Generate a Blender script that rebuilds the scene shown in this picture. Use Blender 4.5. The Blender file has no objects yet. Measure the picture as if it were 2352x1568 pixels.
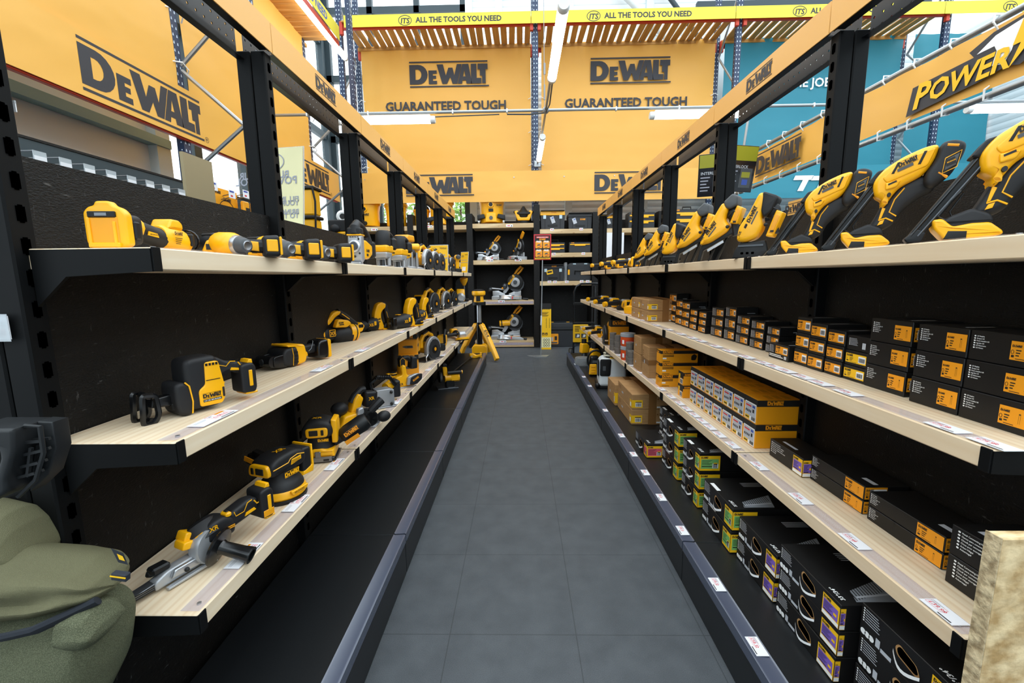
import bpy, bmesh, math, random
from mathutils import Vector, Matrix
from mathutils.geometry import tessellate_polygon
R = random.Random(7)
PI = math.pi
C = bpy.context.scene.collection
S = bpy.context.scene
V = Vector
# ---------------------------------------------------------------- camera
F, PIT, YAW, ROL, EYE = 996.18, .1469, .0199, -.0115, 1.4004
fw = V((-math.sin(YAW)*math.cos(PIT), math.cos(YAW)*math.cos(PIT), -math.sin(PIT)))
rt = V((math.cos(YAW), math.sin(YAW), 0))
up = rt.cross(fw)
r2 = rt*math.cos(ROL)+up*math.sin(ROL)
u2 = up*math.cos(ROL)-rt*math.sin(ROL)
cd = bpy.data.cameras.new('camera'); co = bpy.data.objects.new('camera', cd); C.objects.link(co)
cd.sensor_width = 36; cd.lens = F/2352*36; cd.clip_start = .02; cd.clip_end = 200
co.matrix_world = Matrix(((r2.x, u2.x, -fw.x, 0), (r2.y, u2.y, -fw.y, 0), (r2.z, u2.z, -fw.z, EYE), (0, 0, 0, 1)))
S.camera = co
def ray(u, v): return fw+r2*((u-1176)/F)+u2*((784-v)/F)
def on(u, v, z):                      # point of the horizontal plane z seen at a place of the photo
    d = ray(u, v); t = (z-EYE)/d.z
    return V((d.x*t, d.y*t, z))
def onx(u, v, x):
    d = ray(u, v); t = x/d.x
    return V((x, d.y*t, EYE+d.z*t))
def ony(u, v, y):
    d = ray(u, v); t = y/d.y
    return V((d.x*t, y, EYE+d.z*t))
# ---------------------------------------------------------------- light
S.view_settings.view_transform = 'Standard'; S.view_settings.look = 'None'
S.view_settings.gamma = 1; S.view_settings.use_curve_mapping = False
S.view_settings.exposure = 0.0
W = bpy.data.worlds.new('sky'); S.world = W; W.use_nodes = True
bg = W.node_tree.nodes['Background']; bg.inputs[0].default_value = (.82, .93, 1, 1); bg.inputs[1].default_value = 3.0
# ---------------------------------------------------------------- materials
def lin(h):
    h = h.lstrip('#'); c = [int(h[i:i+2], 16)/255 for i in (0, 2, 4)]
    return tuple(x/12.92 if x <= .04045 else ((x+.055)/1.055)**2.4 for x in c)+(1,)
MT = {}
def mat(n, col, rough=.5, metal=0, spec=.5, **k):
    m = bpy.data.materials.new(n); m.use_nodes = True; nt = m.node_tree; b = nt.nodes['Principled BSDF']
    b.inputs['Base Color'].default_value = lin(col); b.inputs['Roughness'].default_value = rough
    b.inputs['Metallic'].default_value = metal; b.inputs['Specular IOR Level'].default_value = spec
    if 'emit' in k: b.inputs['Emission Color'].default_value = lin(k['ecol'] if 'ecol' in k else col); b.inputs['Emission Strength'].default_value = k['emit']
    if 'alpha' in k: b.inputs['Alpha'].default_value = k['alpha']
    if 'trans' in k: b.inputs['Transmission Weight'].default_value = k['trans']
    if 'coat' in k: b.inputs['Coat Weight'].default_value = k['coat']
    MT[n] = m; return m, nt, b
def nd(nt, t, **k):
    n = nt.nodes.new(t)
    for a, v in k.items():
        if a in n.inputs: n.inputs[a].default_value = v
        else: setattr(n, a, v)
    return n
def noise_mix(m, scale, c1, c2, lo=.4, hi=.6, stretch=(1, 1, 1), detail=4, bump=0, coord='Object', rough=None, bscale=None):
    _, nt, b = m; L = nt.links
    tc = nd(nt, 'ShaderNodeTexCoord'); mp = nd(nt, 'ShaderNodeMapping'); mp.inputs['Scale'].default_value = stretch
    L.new(tc.outputs[coord], mp.inputs[0])
    no = nd(nt, 'ShaderNodeTexNoise', Scale=scale, Detail=detail); L.new(mp.outputs[0], no.inputs['Vector'])
    rp = nd(nt, 'ShaderNodeValToRGB'); e = rp.color_ramp.elements
    e[0].position = lo; e[1].position = hi; e[0].color = lin(c1); e[1].color = lin(c2)
    L.new(no.outputs[0], rp.inputs[0]); L.new(rp.outputs[0], b.inputs['Base Color'])
    if bump:
        bp = nd(nt, 'ShaderNodeBump', Strength=bump, Distance=.01)
        if bscale:
            n2 = nd(nt, 'ShaderNodeTexNoise', Scale=bscale, Detail=3); L.new(mp.outputs[0], n2.inputs['Vector']); L.new(n2.outputs[0], bp.inputs['Height'])
        else: L.new(no.outputs[0], bp.inputs['Height'])
        L.new(bp.outputs[0], b.inputs['Normal'])
    return mp, no, rp, L, nt, b
mat('yellow', '#FBB40E', .34); mat('amber', '#F0A012', .45); mat('rubber', '#1B1B1D', .55, spec=.4); mat('black', '#0F1011', .45, spec=.4)
mat('gloss_black', '#0E0F11', .22); mat('grey_plastic', '#4A4D50', .5); mat('clear_grey', '#9EA3A8', .25)
mat('metal', '#BFC1C4', .32, .85); mat('cast', '#B4B6B9', .42, .55); mat('steel', '#8A8C90', .35, .9); mat('dark_steel', '#55585C', .4, .8)
mat('white', '#F2F2F0', .5); mat('paper', '#EDEDF0', .55); mat('red', '#C8202C', .45); mat('print_black', '#2F2E33', .55); mat('ink', '#171614', .6)
mat('orange_print', '#F09A10', .5); mat('print_yellow', '#F5BE12', .5); mat('purple', '#7A5DB8', .5); mat('green', '#79B565', .5); mat('pink', '#D9566B', .5)
mat('grey_print', '#B9BCC2', .5); mat('blue_print', '#3A55A8', .5); mat('red_print', '#D8303A', .5); mat('box_black', '#121111', .45, spec=.4); mat('teal_tool', '#0F7C86', .5)
mat('post_black', '#090A0B', .6, spec=.16); mat('beam_black', '#101116', .4); mat('slot', '#000000', 1, spec=0)
mat('rack_blue', '#22324F', .45); mat('rack_orange', '#C23A1E', .45); mat('galv', '#A9ACAE', .38, .75); mat('banner_red', '#B93014', .5)
mat('its_yellow', '#E6D338', .5); mat('header', '#E8AE5C', .42); mat('frame_dark', '#2B3A40', .5); mat('frame_green', '#8FA8A4', .5)
mat('tube', '#FFFFFF', .4, emit=12.0); mat('white_metal', '#E4E6E6', .4); mat('column_white', '#C9D2D4', .5)
mat('screen', '#15161C', .15); mat('tan_board', '#9A8A68', .7); mat('cream', '#E6DFAE', .6); mat('grey_text', '#9A9CA8', .6)
mat('jacket_dark', '#22262E', .8); mat('lip_clear', '#474D5E', .22, spec=.7); mat('concrete', '#8F9399', .8)
mat('translucent', '#DDE2E4', .35); mat('tub_orange', '#E0531B', .4); mat('tub_clear', '#77706A', .2); mat('cream_hose', '#CFC9B4', .6)
mat('window_sky', '#E9F4FF', .1, trans=.0)
noise_mix(mat('cardboard', '#A97F50', .75), 18, '#A07748', '#B08656', .3, .7, (1, 1, 6))
mat('tape', '#8A6238', .25)
noise_mix(mat('floor', '#43474C', .55, spec=.35), 9, '#43474B', '#4F5357', .3, .72, detail=9, bump=.12, bscale=500)
def floor_fix():
    m = MT['floor']; nt = m.node_tree; L = nt.links; b = nt.nodes['Principled BSDF']
    br = nd(nt, 'ShaderNodeTexBrick', Scale=1.0); br.inputs['Mortar Size'].default_value = .0022; br.inputs['Brick Width'].default_value = .5; br.inputs['Row Height'].default_value = .5; br.offset = 0
    br.inputs['Color1'].default_value = br.inputs['Color2'].default_value = (1, 1, 1, 1); br.inputs['Mortar'].default_value = (.62, .62, .62, 1)
    tc = nd(nt, 'ShaderNodeTexCoord'); mp = nd(nt, 'ShaderNodeMapping'); mp.inputs['Location'].default_value = (-.21, -.03, 0); L.new(tc.outputs['Object'], mp.inputs[0]); L.new(mp.outputs[0], br.inputs['Vector'])
    n2 = nd(nt, 'ShaderNodeTexNoise', Scale=420, Detail=2); L.new(tc.outputs['Object'], n2.inputs['Vector'])
    rp = nd(nt, 'ShaderNodeValToRGB'); rp.color_ramp.elements[0].position = .3; rp.color_ramp.elements[1].position = .7; rp.color_ramp.elements[0].color = (.7, .7, .7, 1); rp.color_ramp.elements[1].color = (1.25, 1.25, 1.25, 1)
    L.new(n2.outputs[0], rp.inputs[0])
    src = b.inputs['Base Color'].links[0].from_socket
    for o in (br.outputs[0], rp.outputs[0]):
        mx = nd(nt, 'ShaderNodeMix', data_type='RGBA', blend_type='MULTIPLY'); mx.inputs[0].default_value = 1
        L.new(src, mx.inputs[6]); L.new(o, mx.inputs[7]); src = mx.outputs[2]
    L.new(src, b.inputs['Base Color'])
floor_fix()
noise_mix(mat('osb_black', '#16130F', .55, spec=.3), 20, '#080706', '#110E0C', .35, .75, (1, 1, 2), 6, .28, bscale=150)
def flecks():
    m = MT['osb_black']; nt = m.node_tree; L = nt.links; b = nt.nodes['Principled BSDF']; tc = nt.nodes['Texture Coordinate']; src = b.inputs['Base Color'].links[0].from_socket
    for k, (st, rz) in enumerate((((30, 30, 150), .5), ((150, 150, 26), .9))):
        mp = nd(nt, 'ShaderNodeMapping'); mp.inputs['Scale'].default_value = st; mp.inputs['Rotation'].default_value = (rz, rz*.4, rz); L.new(tc.outputs['Object'], mp.inputs[0])
        no = nd(nt, 'ShaderNodeTexNoise', Scale=1.0, Detail=3); L.new(mp.outputs[0], no.inputs['Vector']); r = nd(nt, 'ShaderNodeValToRGB'); r.color_ramp.elements[0].position = .68; r.color_ramp.elements[1].position = .84; L.new(no.outputs[0], r.inputs[0])
        mx = nd(nt, 'ShaderNodeMix', data_type='RGBA'); mx.inputs[7].default_value = (.13, .125, .12, 1); L.new(r.outputs[0], mx.inputs[0]); L.new(src, mx.inputs[6]); src = mx.outputs[2]
    L.new(src, b.inputs['Base Color'])
flecks()
noise_mix(mat('osb_raw', '#D2B284', .75), 22, '#B08E5C', '#E6CC9E', .38, .62, (1, 2.5, 1), 6, .4, bscale=40)
noise_mix(mat('osb_edge', '#C8AE86', .8), 60, '#947E5C', '#DAC49C', .35, .65, (1, 1, 1), 5, .6)
def wood(n, c1, c2, c3, axis=1, rough=.6):
    m = mat(n, c1, rough, spec=.3); st = [14, 14, 14]; st[axis] = .9
    mp, no, rp, L, nt, b = noise_mix(m, 2.2, c1, c2, .35, .68, tuple(st), 3)
    w = nd(nt, 'ShaderNodeTexWave', Scale=1.6, Distortion=5.0, Detail=2); w.bands_direction = 'X' if axis != 0 else 'Y'; w.inputs['Detail Scale'].default_value = 1.2
    m2 = nd(nt, 'ShaderNodeMapping'); st2 = [9, 9, 9]; st2[axis] = .55; m2.inputs['Scale'].default_value = st2
    tc = nt.nodes['Texture Coordinate']; L.new(tc.outputs['Object'], m2.inputs[0]); L.new(m2.outputs[0], w.inputs['Vector'])
    r2_ = nd(nt, 'ShaderNodeValToRGB'); r2_.color_ramp.elements[0].position = .0; r2_.color_ramp.elements[1].position = .55
    r2_.color_ramp.elements[0].color = lin(c3); r2_.color_ramp.elements[1].color = (1, 1, 1, 1); L.new(w.outputs[0], r2_.inputs[0])
    mx = nd(nt, 'ShaderNodeMix', data_type='RGBA', blend_type='MULTIPLY'); mx.inputs[0].default_value = .3
    L.new(rp.outputs[0], mx.inputs[6]); L.new(r2_.outputs[0], mx.inputs[7])
    vo = nd(nt, 'ShaderNodeTexVoronoi', Scale=1.0); m3 = nd(nt, 'ShaderNodeMapping'); st3 = [7, 7, 7]; st3[axis] = 3.2; m3.inputs['Scale'].default_value = st3
    L.new(tc.outputs['Object'], m3.inputs[0]); L.new(m3.outputs[0], vo.inputs['Vector'])
    r3 = nd(nt, 'ShaderNodeValToRGB'); r3.color_ramp.elements[0].position = .02; r3.color_ramp.elements[1].position = .1
    r3.color_ramp.elements[0].color = lin('#B08A5C'); r3.color_ramp.elements[1].color = (1, 1, 1, 1); L.new(vo.outputs['Distance'], r3.inputs[0])
    my = nd(nt, 'ShaderNodeMix', data_type='RGBA', blend_type='MULTIPLY'); my.inputs[0].default_value = .8
    L.new(mx.outputs[2], my.inputs[6]); L.new(r3.outputs[0], my.inputs[7]); L.new(my.outputs[2], b.inputs['Base Color'])
wood('pine', '#E2CBAA', '#EAD8BC', '#DDBF98', 1)
wood('pine_x', '#C9AE84', '#DCC39A', '#A9824E', 0)
wood('slat', '#C08A44', '#D9A75E', '#8A5A22', 0)
wood('slat_y', '#C08A44', '#D9A75E', '#8A5A22', 1)
def banner(n, c1, c2):
    m = mat(n, c1, .45, spec=.4)
    mp, no, rp, L, nt, b = noise_mix(m, 1.1, c1, c2, .3, .7, (1, 1, 2), 2)
    bp = nd(nt, 'ShaderNodeBump', Strength=.35, Distance=.06); L.new(no.outputs[0], bp.inputs['Height']); L.new(bp.outputs[0], b.inputs['Normal'])
banner('banner_orange', '#E8AC4C', '#EBB052'); banner('banner_teal', '#2C8497', '#30889B')
def perf():
    m, nt, b = mat('perforated', '#17181D', .4); L = nt.links
    tc = nd(nt, 'ShaderNodeTexCoord'); sp = nd(nt, 'ShaderNodeSeparateXYZ'); L.new(tc.outputs['Object'], sp.inputs[0])
    def saw(o, pitch, off=0):
        a = nd(nt, 'ShaderNodeMath', operation='ADD'); a.inputs[1].default_value = 100+off; L.new(o, a.inputs[0])
        k = nd(nt, 'ShaderNodeMath', operation='MODULO'); k.inputs[1].default_value = pitch; L.new(a.outputs[0], k.inputs[0])
        s = nd(nt, 'ShaderNodeMath', operation='SUBTRACT'); s.inputs[1].default_value = pitch/2; L.new(k.outputs[0], s.inputs[0])
        q = nd(nt, 'ShaderNodeMath', operation='MULTIPLY'); L.new(s.outputs[0], q.inputs[0]); L.new(s.outputs[0], q.inputs[1]); return q.outputs[0]
    ad = nd(nt, 'ShaderNodeMath', operation='ADD'); L.new(saw(sp.outputs[1], .04), ad.inputs[0]); L.new(saw(sp.outputs[2], .04), ad.inputs[1])
    gt = nd(nt, 'ShaderNodeMath', operation='GREATER_THAN'); gt.inputs[1].default_value = .0045**2; L.new(ad.outputs[0], gt.inputs[0]); L.new(gt.outputs[0], b.inputs['Alpha'])
perf()
def cladding():
    m, nt, b = mat('cladding', '#C3CACC', .5); L = nt.links
    tc = nd(nt, 'ShaderNodeTexCoord'); w = nd(nt, 'ShaderNodeTexWave', Scale=2.4); w.bands_direction = 'Z'; L.new(tc.outputs['Object'], w.inputs['Vector'])
    bp = nd(nt, 'ShaderNodeBump', Strength=.35, Distance=.02); L.new(w.outputs[0], bp.inputs['Height']); L.new(bp.outputs[0], b.inputs['Normal'])
    rp = nd(nt, 'ShaderNodeValToRGB'); rp.color_ramp.elements[0].color = lin('#C3CCCF'); rp.color_ramp.elements[1].position = .12; rp.color_ramp.elements[1].color = lin('#E6ECEE')
    L.new(w.outputs[0], rp.inputs[0]); L.new(rp.outputs[0], b.inputs['Base Color'])
cladding()
def fabric(n, c1, c2, cell):
    m, nt, b = mat(n, c1, .85, spec=.2); L = nt.links
    tc = nd(nt, 'ShaderNodeTexCoord'); vo = nd(nt, 'ShaderNodeTexVoronoi', Scale=cell); L.new(tc.outputs['Object'], vo.inputs['Vector'])
    rp = nd(nt, 'ShaderNodeValToRGB'); rp.color_ramp.elements[0].color = lin(c2); rp.color_ramp.elements[1].color = lin(c1); rp.color_ramp.elements[0].position = .1; rp.color_ramp.elements[1].position = .6
    L.new(vo.outputs['Distance'], rp.inputs[0]); L.new(rp.outputs[0], b.inputs['Base Color'])
    bp = nd(nt, 'ShaderNodeBump', Strength=.4, Distance=.003); L.new(vo.outputs['Distance'], bp.inputs['Height']); L.new(bp.outputs[0], b.inputs['Normal'])
fabric('olive', '#6B684E', '#625F47', 700); fabric('olive_mesh', '#565944', '#77785F', 520)
mat('bark', '#5A4630', .9); mat('leaf', '#6FA03A', .6); mat('leaf_light', '#A9CF58', .6)
mat('plinth_black', '#131517', .38, spec=.45)
mat('rack_hole', '#C9D6E2', .6)
mat('olive_screen', '#8C8A22', .3, emit=.12)
mat('print_faint', '#D08C0C', .5)
mat('nail_print', '#8B8F95', .35)
mat('grey_box', '#222428', .5); mat('latch', '#B8CDD6', .35)
mat('grey_case', '#16181A', .5)
# clear plastic strips: thin film, light goes through
for n, a in (('strip_clear', .34), ('bag_clear', .3), ('acrylic', .5)):
    mat(n, '#B9B3CC' if n == 'strip_clear' else '#D8DEE2', .12, alpha=a, spec=.7)
# ---------------------------------------------------------------- mesh kit
def rp(pts, r, n=3):                  # round the corners of a polygon
    out = []; N = len(pts)
    for i, p in enumerate(pts):
        rr = r
        if len(p) > 2: rr = p[2]
        p = V(p[:2]); a = V(pts[i-1][:2]); b = V(pts[(i+1) % N][:2])
        da, db = (a-p), (b-p); ra = min(rr, da.length*.45); rb = min(rr, db.length*.45)
        if rr <= 0: out.append(tuple(p)); continue
        s, e = p+da.normalized()*ra, p+db.normalized()*rb
        for k in range(n+1):
            t = k/n; q = s*(1-t)**2+p*2*t*(1-t)+e*t*t; out.append(tuple(q))
    return out
def frame_to(a, b):
    z = (b-a); l = z.length; z = z/l if l else V((0, 0, 1))
    x = V((0, 0, 1)).cross(z)
    if x.length < 1e-4: x = V((1, 0, 0))
    x.normalize(); y = z.cross(x)
    m = Matrix((x, y, z)).transposed().to_4x4(); m.translation = a
    return m, l
class M:
    def __init__(s): s.v = []; s.f = []; s.mi = []; s.ms = []; s.T = Matrix.Identity(4)
    def slot(s, m):
        if m not in s.ms: s.ms.append(m)
        return s.ms.index(m)
    def add(s, vs, fs, m):
        o = len(s.v); k = s.slot(m)
        s.v += [tuple(s.T @ V(p)) for p in vs]; s.f += [[i+o for i in q] for q in fs]; s.mi += [k]*len(fs); return s
    def bm(s, b, m):
        b.verts.ensure_lookup_table(); b.verts.index_update()
        s.add([v.co[:] for v in b.verts], [[v.index for v in q.verts] for q in b.faces], m); b.free(); return s
    def box(s, c, d, m, bev=0, seg=1, rz=0, rot=None):
        if not bev and rot is None and not rz:
            x, y, z = c; a, b, e = d[0]/2, d[1]/2, d[2]/2
            return s.add([(x+i*a, y+j*b, z+k*e) for i in (-1, 1) for j in (-1, 1) for k in (-1, 1)],
                         [[0, 1, 3, 2], [4, 6, 7, 5], [0, 4, 5, 1], [2, 3, 7, 6], [0, 2, 6, 4], [1, 5, 7, 3]], m)
        b = bmesh.new(); bmesh.ops.create_cube(b, size=1)
        bmesh.ops.scale(b, vec=d, verts=b.verts)
        if bev: bmesh.ops.bevel(b, geom=b.edges[:], offset=bev, segments=seg, affect='EDGES', clamp_overlap=True)
        mm = Matrix.Translation(c)
        if rot: mm = mm @ rot.to_4x4()
        if rz: mm = mm @ Matrix.Rotation(rz, 4, 'Z')
        bmesh.ops.transform(b, matrix=mm, verts=b.verts); return s.bm(b, m)
    def prism(s, pts, lo, hi, m, ax='y', bev=0, seg=3, r=0):   # polygon swept along ax; the other two axes keep their order (x,z)/(y,z)/(x,y)
        if lo > hi: lo, hi = hi, lo
        pts = [V(p[:2]) for p in pts]; n = len(pts); A = sum(pts[i-1].x*pts[i].y-pts[i].x*pts[i-1].y for i in range(n))/2
        per = sum((pts[i]-pts[i-1]).length for i in range(n)); b = min(bev, .7*abs(A)/per, .45*(hi-lo))
        if r or b > .003: pts = [V(p) for p in rp(pts, max(r, b*1.1), 4 if max(r, b) > .006 else 2)]; n = len(pts)
        sg = 1 if A > 0 else -1; nr = []
        for i in range(n):
            e1, e2 = pts[i]-pts[i-1], pts[(i+1) % n]-pts[i]; e1 = e1.normalized() if e1.length > 1e-9 else e2.normalized(); e2 = e2.normalized() if e2.length > 1e-9 else e1
            q = V((-e1.y-e2.y, e1.x+e2.x))*sg; l = q.length; q = q/l if l > 1e-6 else V((-e1.y, e1.x))*sg; nr.append(q*min(1.6, 2/max(l, .4)))
        rings = [(0, lo), (0, hi)] if b <= 0 else [(b*(1-math.cos(k/seg*PI/2)), lo+b*(1-math.sin(k/seg*PI/2))) for k in range(seg, -1, -1)]+[(b*(1-math.cos(k/seg*PI/2)), hi-b*(1-math.sin(k/seg*PI/2))) for k in range(seg+1)]
        vs = []
        for d, t in rings:
            for p, q in zip(pts, nr):
                w = p+q*d; vs.append({'y': (w.x, t, w.y), 'x': (t, w.x, w.y), 'z': (w.x, w.y, t)}[ax])
        k = len(rings); fs = [[a_*n+i, a_*n+(i+1) % n, (a_+1)*n+(i+1) % n, (a_+1)*n+i] for a_ in range(k-1) for i in range(n)]
        tr = [list(q) for q in tessellate_polygon([[V((p.x, p.y, 0)) for p in pts]])]
        tr = [q if ((pts[q[1]]-pts[q[0]]).cross(pts[q[2]]-pts[q[0]]) > 0) == (sg > 0) else q[::-1] for q in tr]
        fs += [q[::-1] for q in tr]+[[(k-1)*n+i for i in q] for q in tr]
        if (sg > 0) == (ax == 'y'): fs = [f[::-1] for f in fs]
        return s.add(vs, fs, m)
    def cyl(s, a, b_, r0, m, r1=None, n=16, cap=True):
        r1 = r0 if r1 is None else r1; fr, l = frame_to(V(a), V(b_)); vs = []; fs = []
        for k, (r, z) in enumerate(((r0, 0), (r1, l))): vs += [fr @ V((r*math.cos(2*PI*i/n), r*math.sin(2*PI*i/n), z)) for i in range(n)]
        fs = [[i, (i+1) % n, n+(i+1) % n, n+i] for i in range(n)]
        if cap: fs += [list(range(n))[::-1], list(range(n, 2*n))]
        return s.add(vs, fs, m)
    def lathe(s, prof, m, a=(0, 0, 0), b=(0, 0, 1), n=20, sx=1, sy=1):    # profile (r, t) along a->b direction, t in metres
        fr, _ = frame_to(V(a), V(b)); vs = []; fs = []; k = len(prof)
        for r, t in prof: vs += [fr @ V((r*sx*math.cos(2*PI*i/n), r*sy*math.sin(2*PI*i/n), t)) for i in range(n)]
        for j in range(k-1): fs += [[j*n+i, j*n+(i+1) % n, (j+1)*n+(i+1) % n, (j+1)*n+i] for i in range(n)]
        if prof[0][0] > 1e-5: fs.append(list(range(n))[::-1])
        if prof[-1][0] > 1e-5: fs.append(list(range((k-1)*n, k*n)))
        return s.add(vs, fs, m)
    def tube(s, pts, r, m, n=8, closed=False, flat=None):
        pts = [V(p) for p in pts]; N = len(pts); vs = []; fs = []; pr = None
        for i, p in enumerate(pts):
            if closed: t = pts[(i+1) % N]-pts[i-1]
            else: t = pts[min(i+1, N-1)]-pts[max(i-1, 0)]
            t.normalize()
            if pr is None: pr = t.orthogonal().normalized()
            x = (pr-t*pr.dot(t)).normalized(); y = t.cross(x); pr = x
            rr = r[i] if isinstance(r, (list, tuple)) else r
            vs += [p+x*rr*math.cos(2*PI*k/n)+y*rr*(flat or 1)*math.sin(2*PI*k/n) for k in range(n)]
        for i in range(N if closed else N-1):
            j = (i+1) % N; fs += [[i*n+k, i*n+(k+1) % n, j*n+(k+1) % n, j*n+k] for k in range(n)]
        if not closed: fs += [list(range(n))[::-1], list(range((N-1)*n, N*n))]
        return s.add(vs, fs, m)
    def ball(s, c, r, m, n=12, rot=None):
        if not isinstance(r, (tuple, list)): r = (r, r, r)
        b = bmesh.new(); bmesh.ops.create_uvsphere(b, u_segments=n, v_segments=max(6, n*2//3), radius=1)
        mm = Matrix.Translation(c) @ (rot.to_4x4() if rot else Matrix.Identity(4)) @ Matrix.Diagonal((*r, 1))
        bmesh.ops.transform(b, matrix=mm, verts=b.verts); return s.bm(b, m)
    def face(s, pts, m): return s.add(pts, [list(range(len(pts)))], m)
    def shapes(s, polys, o, x, y, sc, m):         # flat printed shapes laid on a surface
        o, x, y = V(o), V(x), V(y)
        for vs, fs in polys: s.add([o+x*(p[0]*sc)+y*(p[1]*sc) for p in vs], fs, m)
        return s
    def rect(s, o, x, y, a, b, w, h, m):
        o, x, y = V(o), V(x), V(y)
        return s.add([o+x*a+y*b, o+x*(a+w)+y*b, o+x*(a+w)+y*(b+h), o+x*a+y*(b+h)], [[0, 1, 2, 3]], m)
    def text(s, t, o, x, y, size, m, bold=.02, align='LEFT', shear=0):
        return s.shapes([txt(t, bold, align, shear)], o, x, y, size, m)
    def mesh(s, name):
        me = bpy.data.meshes.new(name); me.from_pydata(s.v, [], s.f)
        for k in s.ms: me.materials.append(MT[k])
        me.polygons.foreach_set('material_index', s.mi); me.polygons.foreach_set('use_smooth', [True]*len(s.f))
        me.update(); me.set_sharp_from_angle(angle=.6); return me
    def obj(s, name, parent=None):
        o = bpy.data.objects.new(name, s.mesh(name)); C.objects.link(o); o.parent = parent; return o
def rot(**k):
    m = Matrix.Identity(3)
    for a, v in k.items(): m = m @ Matrix.Rotation(v, 3, a.upper())
    return m
_tc = {}
def txt(t, bold=.02, align='LEFT', shear=0):
    key = (t, bold, align, shear)
    if key not in _tc:
        c = bpy.data.curves.new('t', 'FONT'); c.body = t; c.size = 1; c.offset = bold; c.align_x = align; c.shear = shear; c.resolution_u = 2
        o = bpy.data.objects.new('t', c); C.objects.link(o); dg = bpy.context.evaluated_depsgraph_get()
        me = bpy.data.meshes.new_from_object(o.evaluated_get(dg))
        _tc[key] = ([v.co[:2] for v in me.vertices], [list(p.vertices) for p in me.polygons])
        bpy.data.objects.remove(o); bpy.data.curves.remove(c); bpy.data.meshes.remove(me)
    return _tc[key]
def arc(cx, cy, rx, ry, a0, a1, n): return [(cx+rx*math.cos(a0+(a1-a0)*i/n), cy+ry*math.sin(a0+(a1-a0)*i/n)) for i in range(n+1)]
def poly2(*loops):                    # filled 2D polygon, further loops are holes
    b = bmesh.new(); es = []
    for lp in loops:
        vs = [b.verts.new((x, y, 0)) for x, y in lp]
        es += [b.edges.new((vs[i], vs[(i+1) % len(vs)])) for i in range(len(vs))]
    bmesh.ops.triangle_fill(b, edges=es, use_beauty=True, normal=(0, 0, 1)); b.verts.index_update()
    r = ([v.co[:2] for v in b.verts], [[v.index for v in f.verts] for f in b.faces]); b.free(); return r
# wordmark, width 1
LOGO = [poly2(l) for l in (
    [(0, .285), (.985, .285), (.985, .302), (0, .302)], [(0, 0), (1, 0), (1, .017), (0, .017)],
    [(.24, .036), (.345, .036), (.345, .075), (.295, .075), (.295, .1), (.335, .1), (.335, .136), (.295, .136), (.295, .158), (.345, .158), (.345, .197), (.24, .197)],
    [(.345, .265), (.425, .265), (.458, .135), (.492, .225), (.545, .225), (.565, .135), (.6, .265), (.66, .265), (.6, .036), (.54, .036), (.513, .12), (.47, .036), (.412, .036)],
    [(.775, .265), (.845, .265), (.845, .1), (.905, .1), (.905, .036), (.775, .036)],
    [(.86, .265), (.985, .265), (.985, .2), (.958, .2), (.958, .036), (.915, .036), (.915, .125), (.887, .125), (.887, .2), (.86, .2)])]
LOGO.append(poly2([(0, .036), (.11, .036)]+arc(.11, .15, .118, .115, -PI/2, PI/2, 10)[1:]+[(0, .265)], [(.075, .09), (.075, .212)]+arc(.1, .151, .05, .061, PI/2, -PI/2, 8)))
LOGO.append(poly2([(.605, .036), (.66, .036), (.667, .075), (.71, .075), (.716, .036), (.785, .036), (.745, .265), (.665, .265)], [(.675, .12), (.705, .12), (.69, .2)]))
def ringp(cx, cy, rx, ry, w, n=24): return poly2(arc(cx, cy, rx, ry, 0, 2*PI, n)[:-1], arc(cx, cy, rx-w, ry-w, 2*PI, 0, n)[:-1])
# ---------------------------------------------------------------- things
def tag(o, label, cat, group=None):
    o['label'] = label; o['category'] = cat
    if group: o['group'] = group
    return o
def thing(name, label, cat, loc=(0, 0, 0), rz=0, group=None, sc=1):
    o = bpy.data.objects.new(name, None); C.objects.link(o); o.location = loc; o.rotation_euler = (0, 0, rz); o.scale = (sc, sc, sc); o.empty_display_size = .05
    return tag(o, label, cat, group)
def struct(o): o['kind'] = 'structure'; return o
def dup(r, loc, label=None, rz=None, group=None):
    n = r.copy(); C.objects.link(n); n.location = loc
    if rz is not None: n.rotation_euler = (0, 0, rz)
    if label: n['label'] = label
    if group: n['group'] = group
    for c in list(r.children):
        k = c.copy(); C.objects.link(k); k.parent = n
        for g in list(c.children): q = g.copy(); C.objects.link(q); q.parent = k
    return n
NTH = ['first', 'second', 'third', 'fourth', 'fifth', 'sixth', 'seventh', 'eighth', 'ninth', 'tenth', 'eleventh', 'twelfth', 'thirteenth', 'fourteenth', 'fifteenth', 'sixteenth']
# ================================================================ SETTING
m = M(); m.box((1.5, 4.5, -.05), (16, 16, .1), 'floor'); struct(m.obj('floor'))
m = M(); m.box((6.0, 10.65, 3.5), (14.3, .1, 8.2), 'cladding')
for x in (-1.08, -.42, 1.15, 2.9, 4.5): m.box((x, 10.56, 3.5), (.16, .12, 8.2), 'column_white')
struct(m.obj('wall_back'))
m = M()
for x in (-4.3, -3.3, -2.25, -1.22): m.box((x, 10.6, 3.8), (.12, .12, 8.6), 'frame_dark')
for z in (2.45, 3.4, 4.6, 5.9, 7.3): m.box((-2.75, 10.6, z), (3.2, .12, .14), 'frame_dark')
m.box((-2.75, 10.6, 1.1), (3.1, .1, 2.2), 'frame_dark'); struct(m.obj('window_1'))
MT['glass'] = mat('glass', '#E8F3F5', .05, alpha=.08, spec=.6)[0]
m = M(); m.box((-2.75, 10.62, 5.1), (3.0, .01, 5.8), 'glass'); struct(m.obj('window_2'))
m = M(); m.box((-4.45, 2.6, 3.6), (.1, 6.2, 7.6), 'white_metal')
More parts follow.
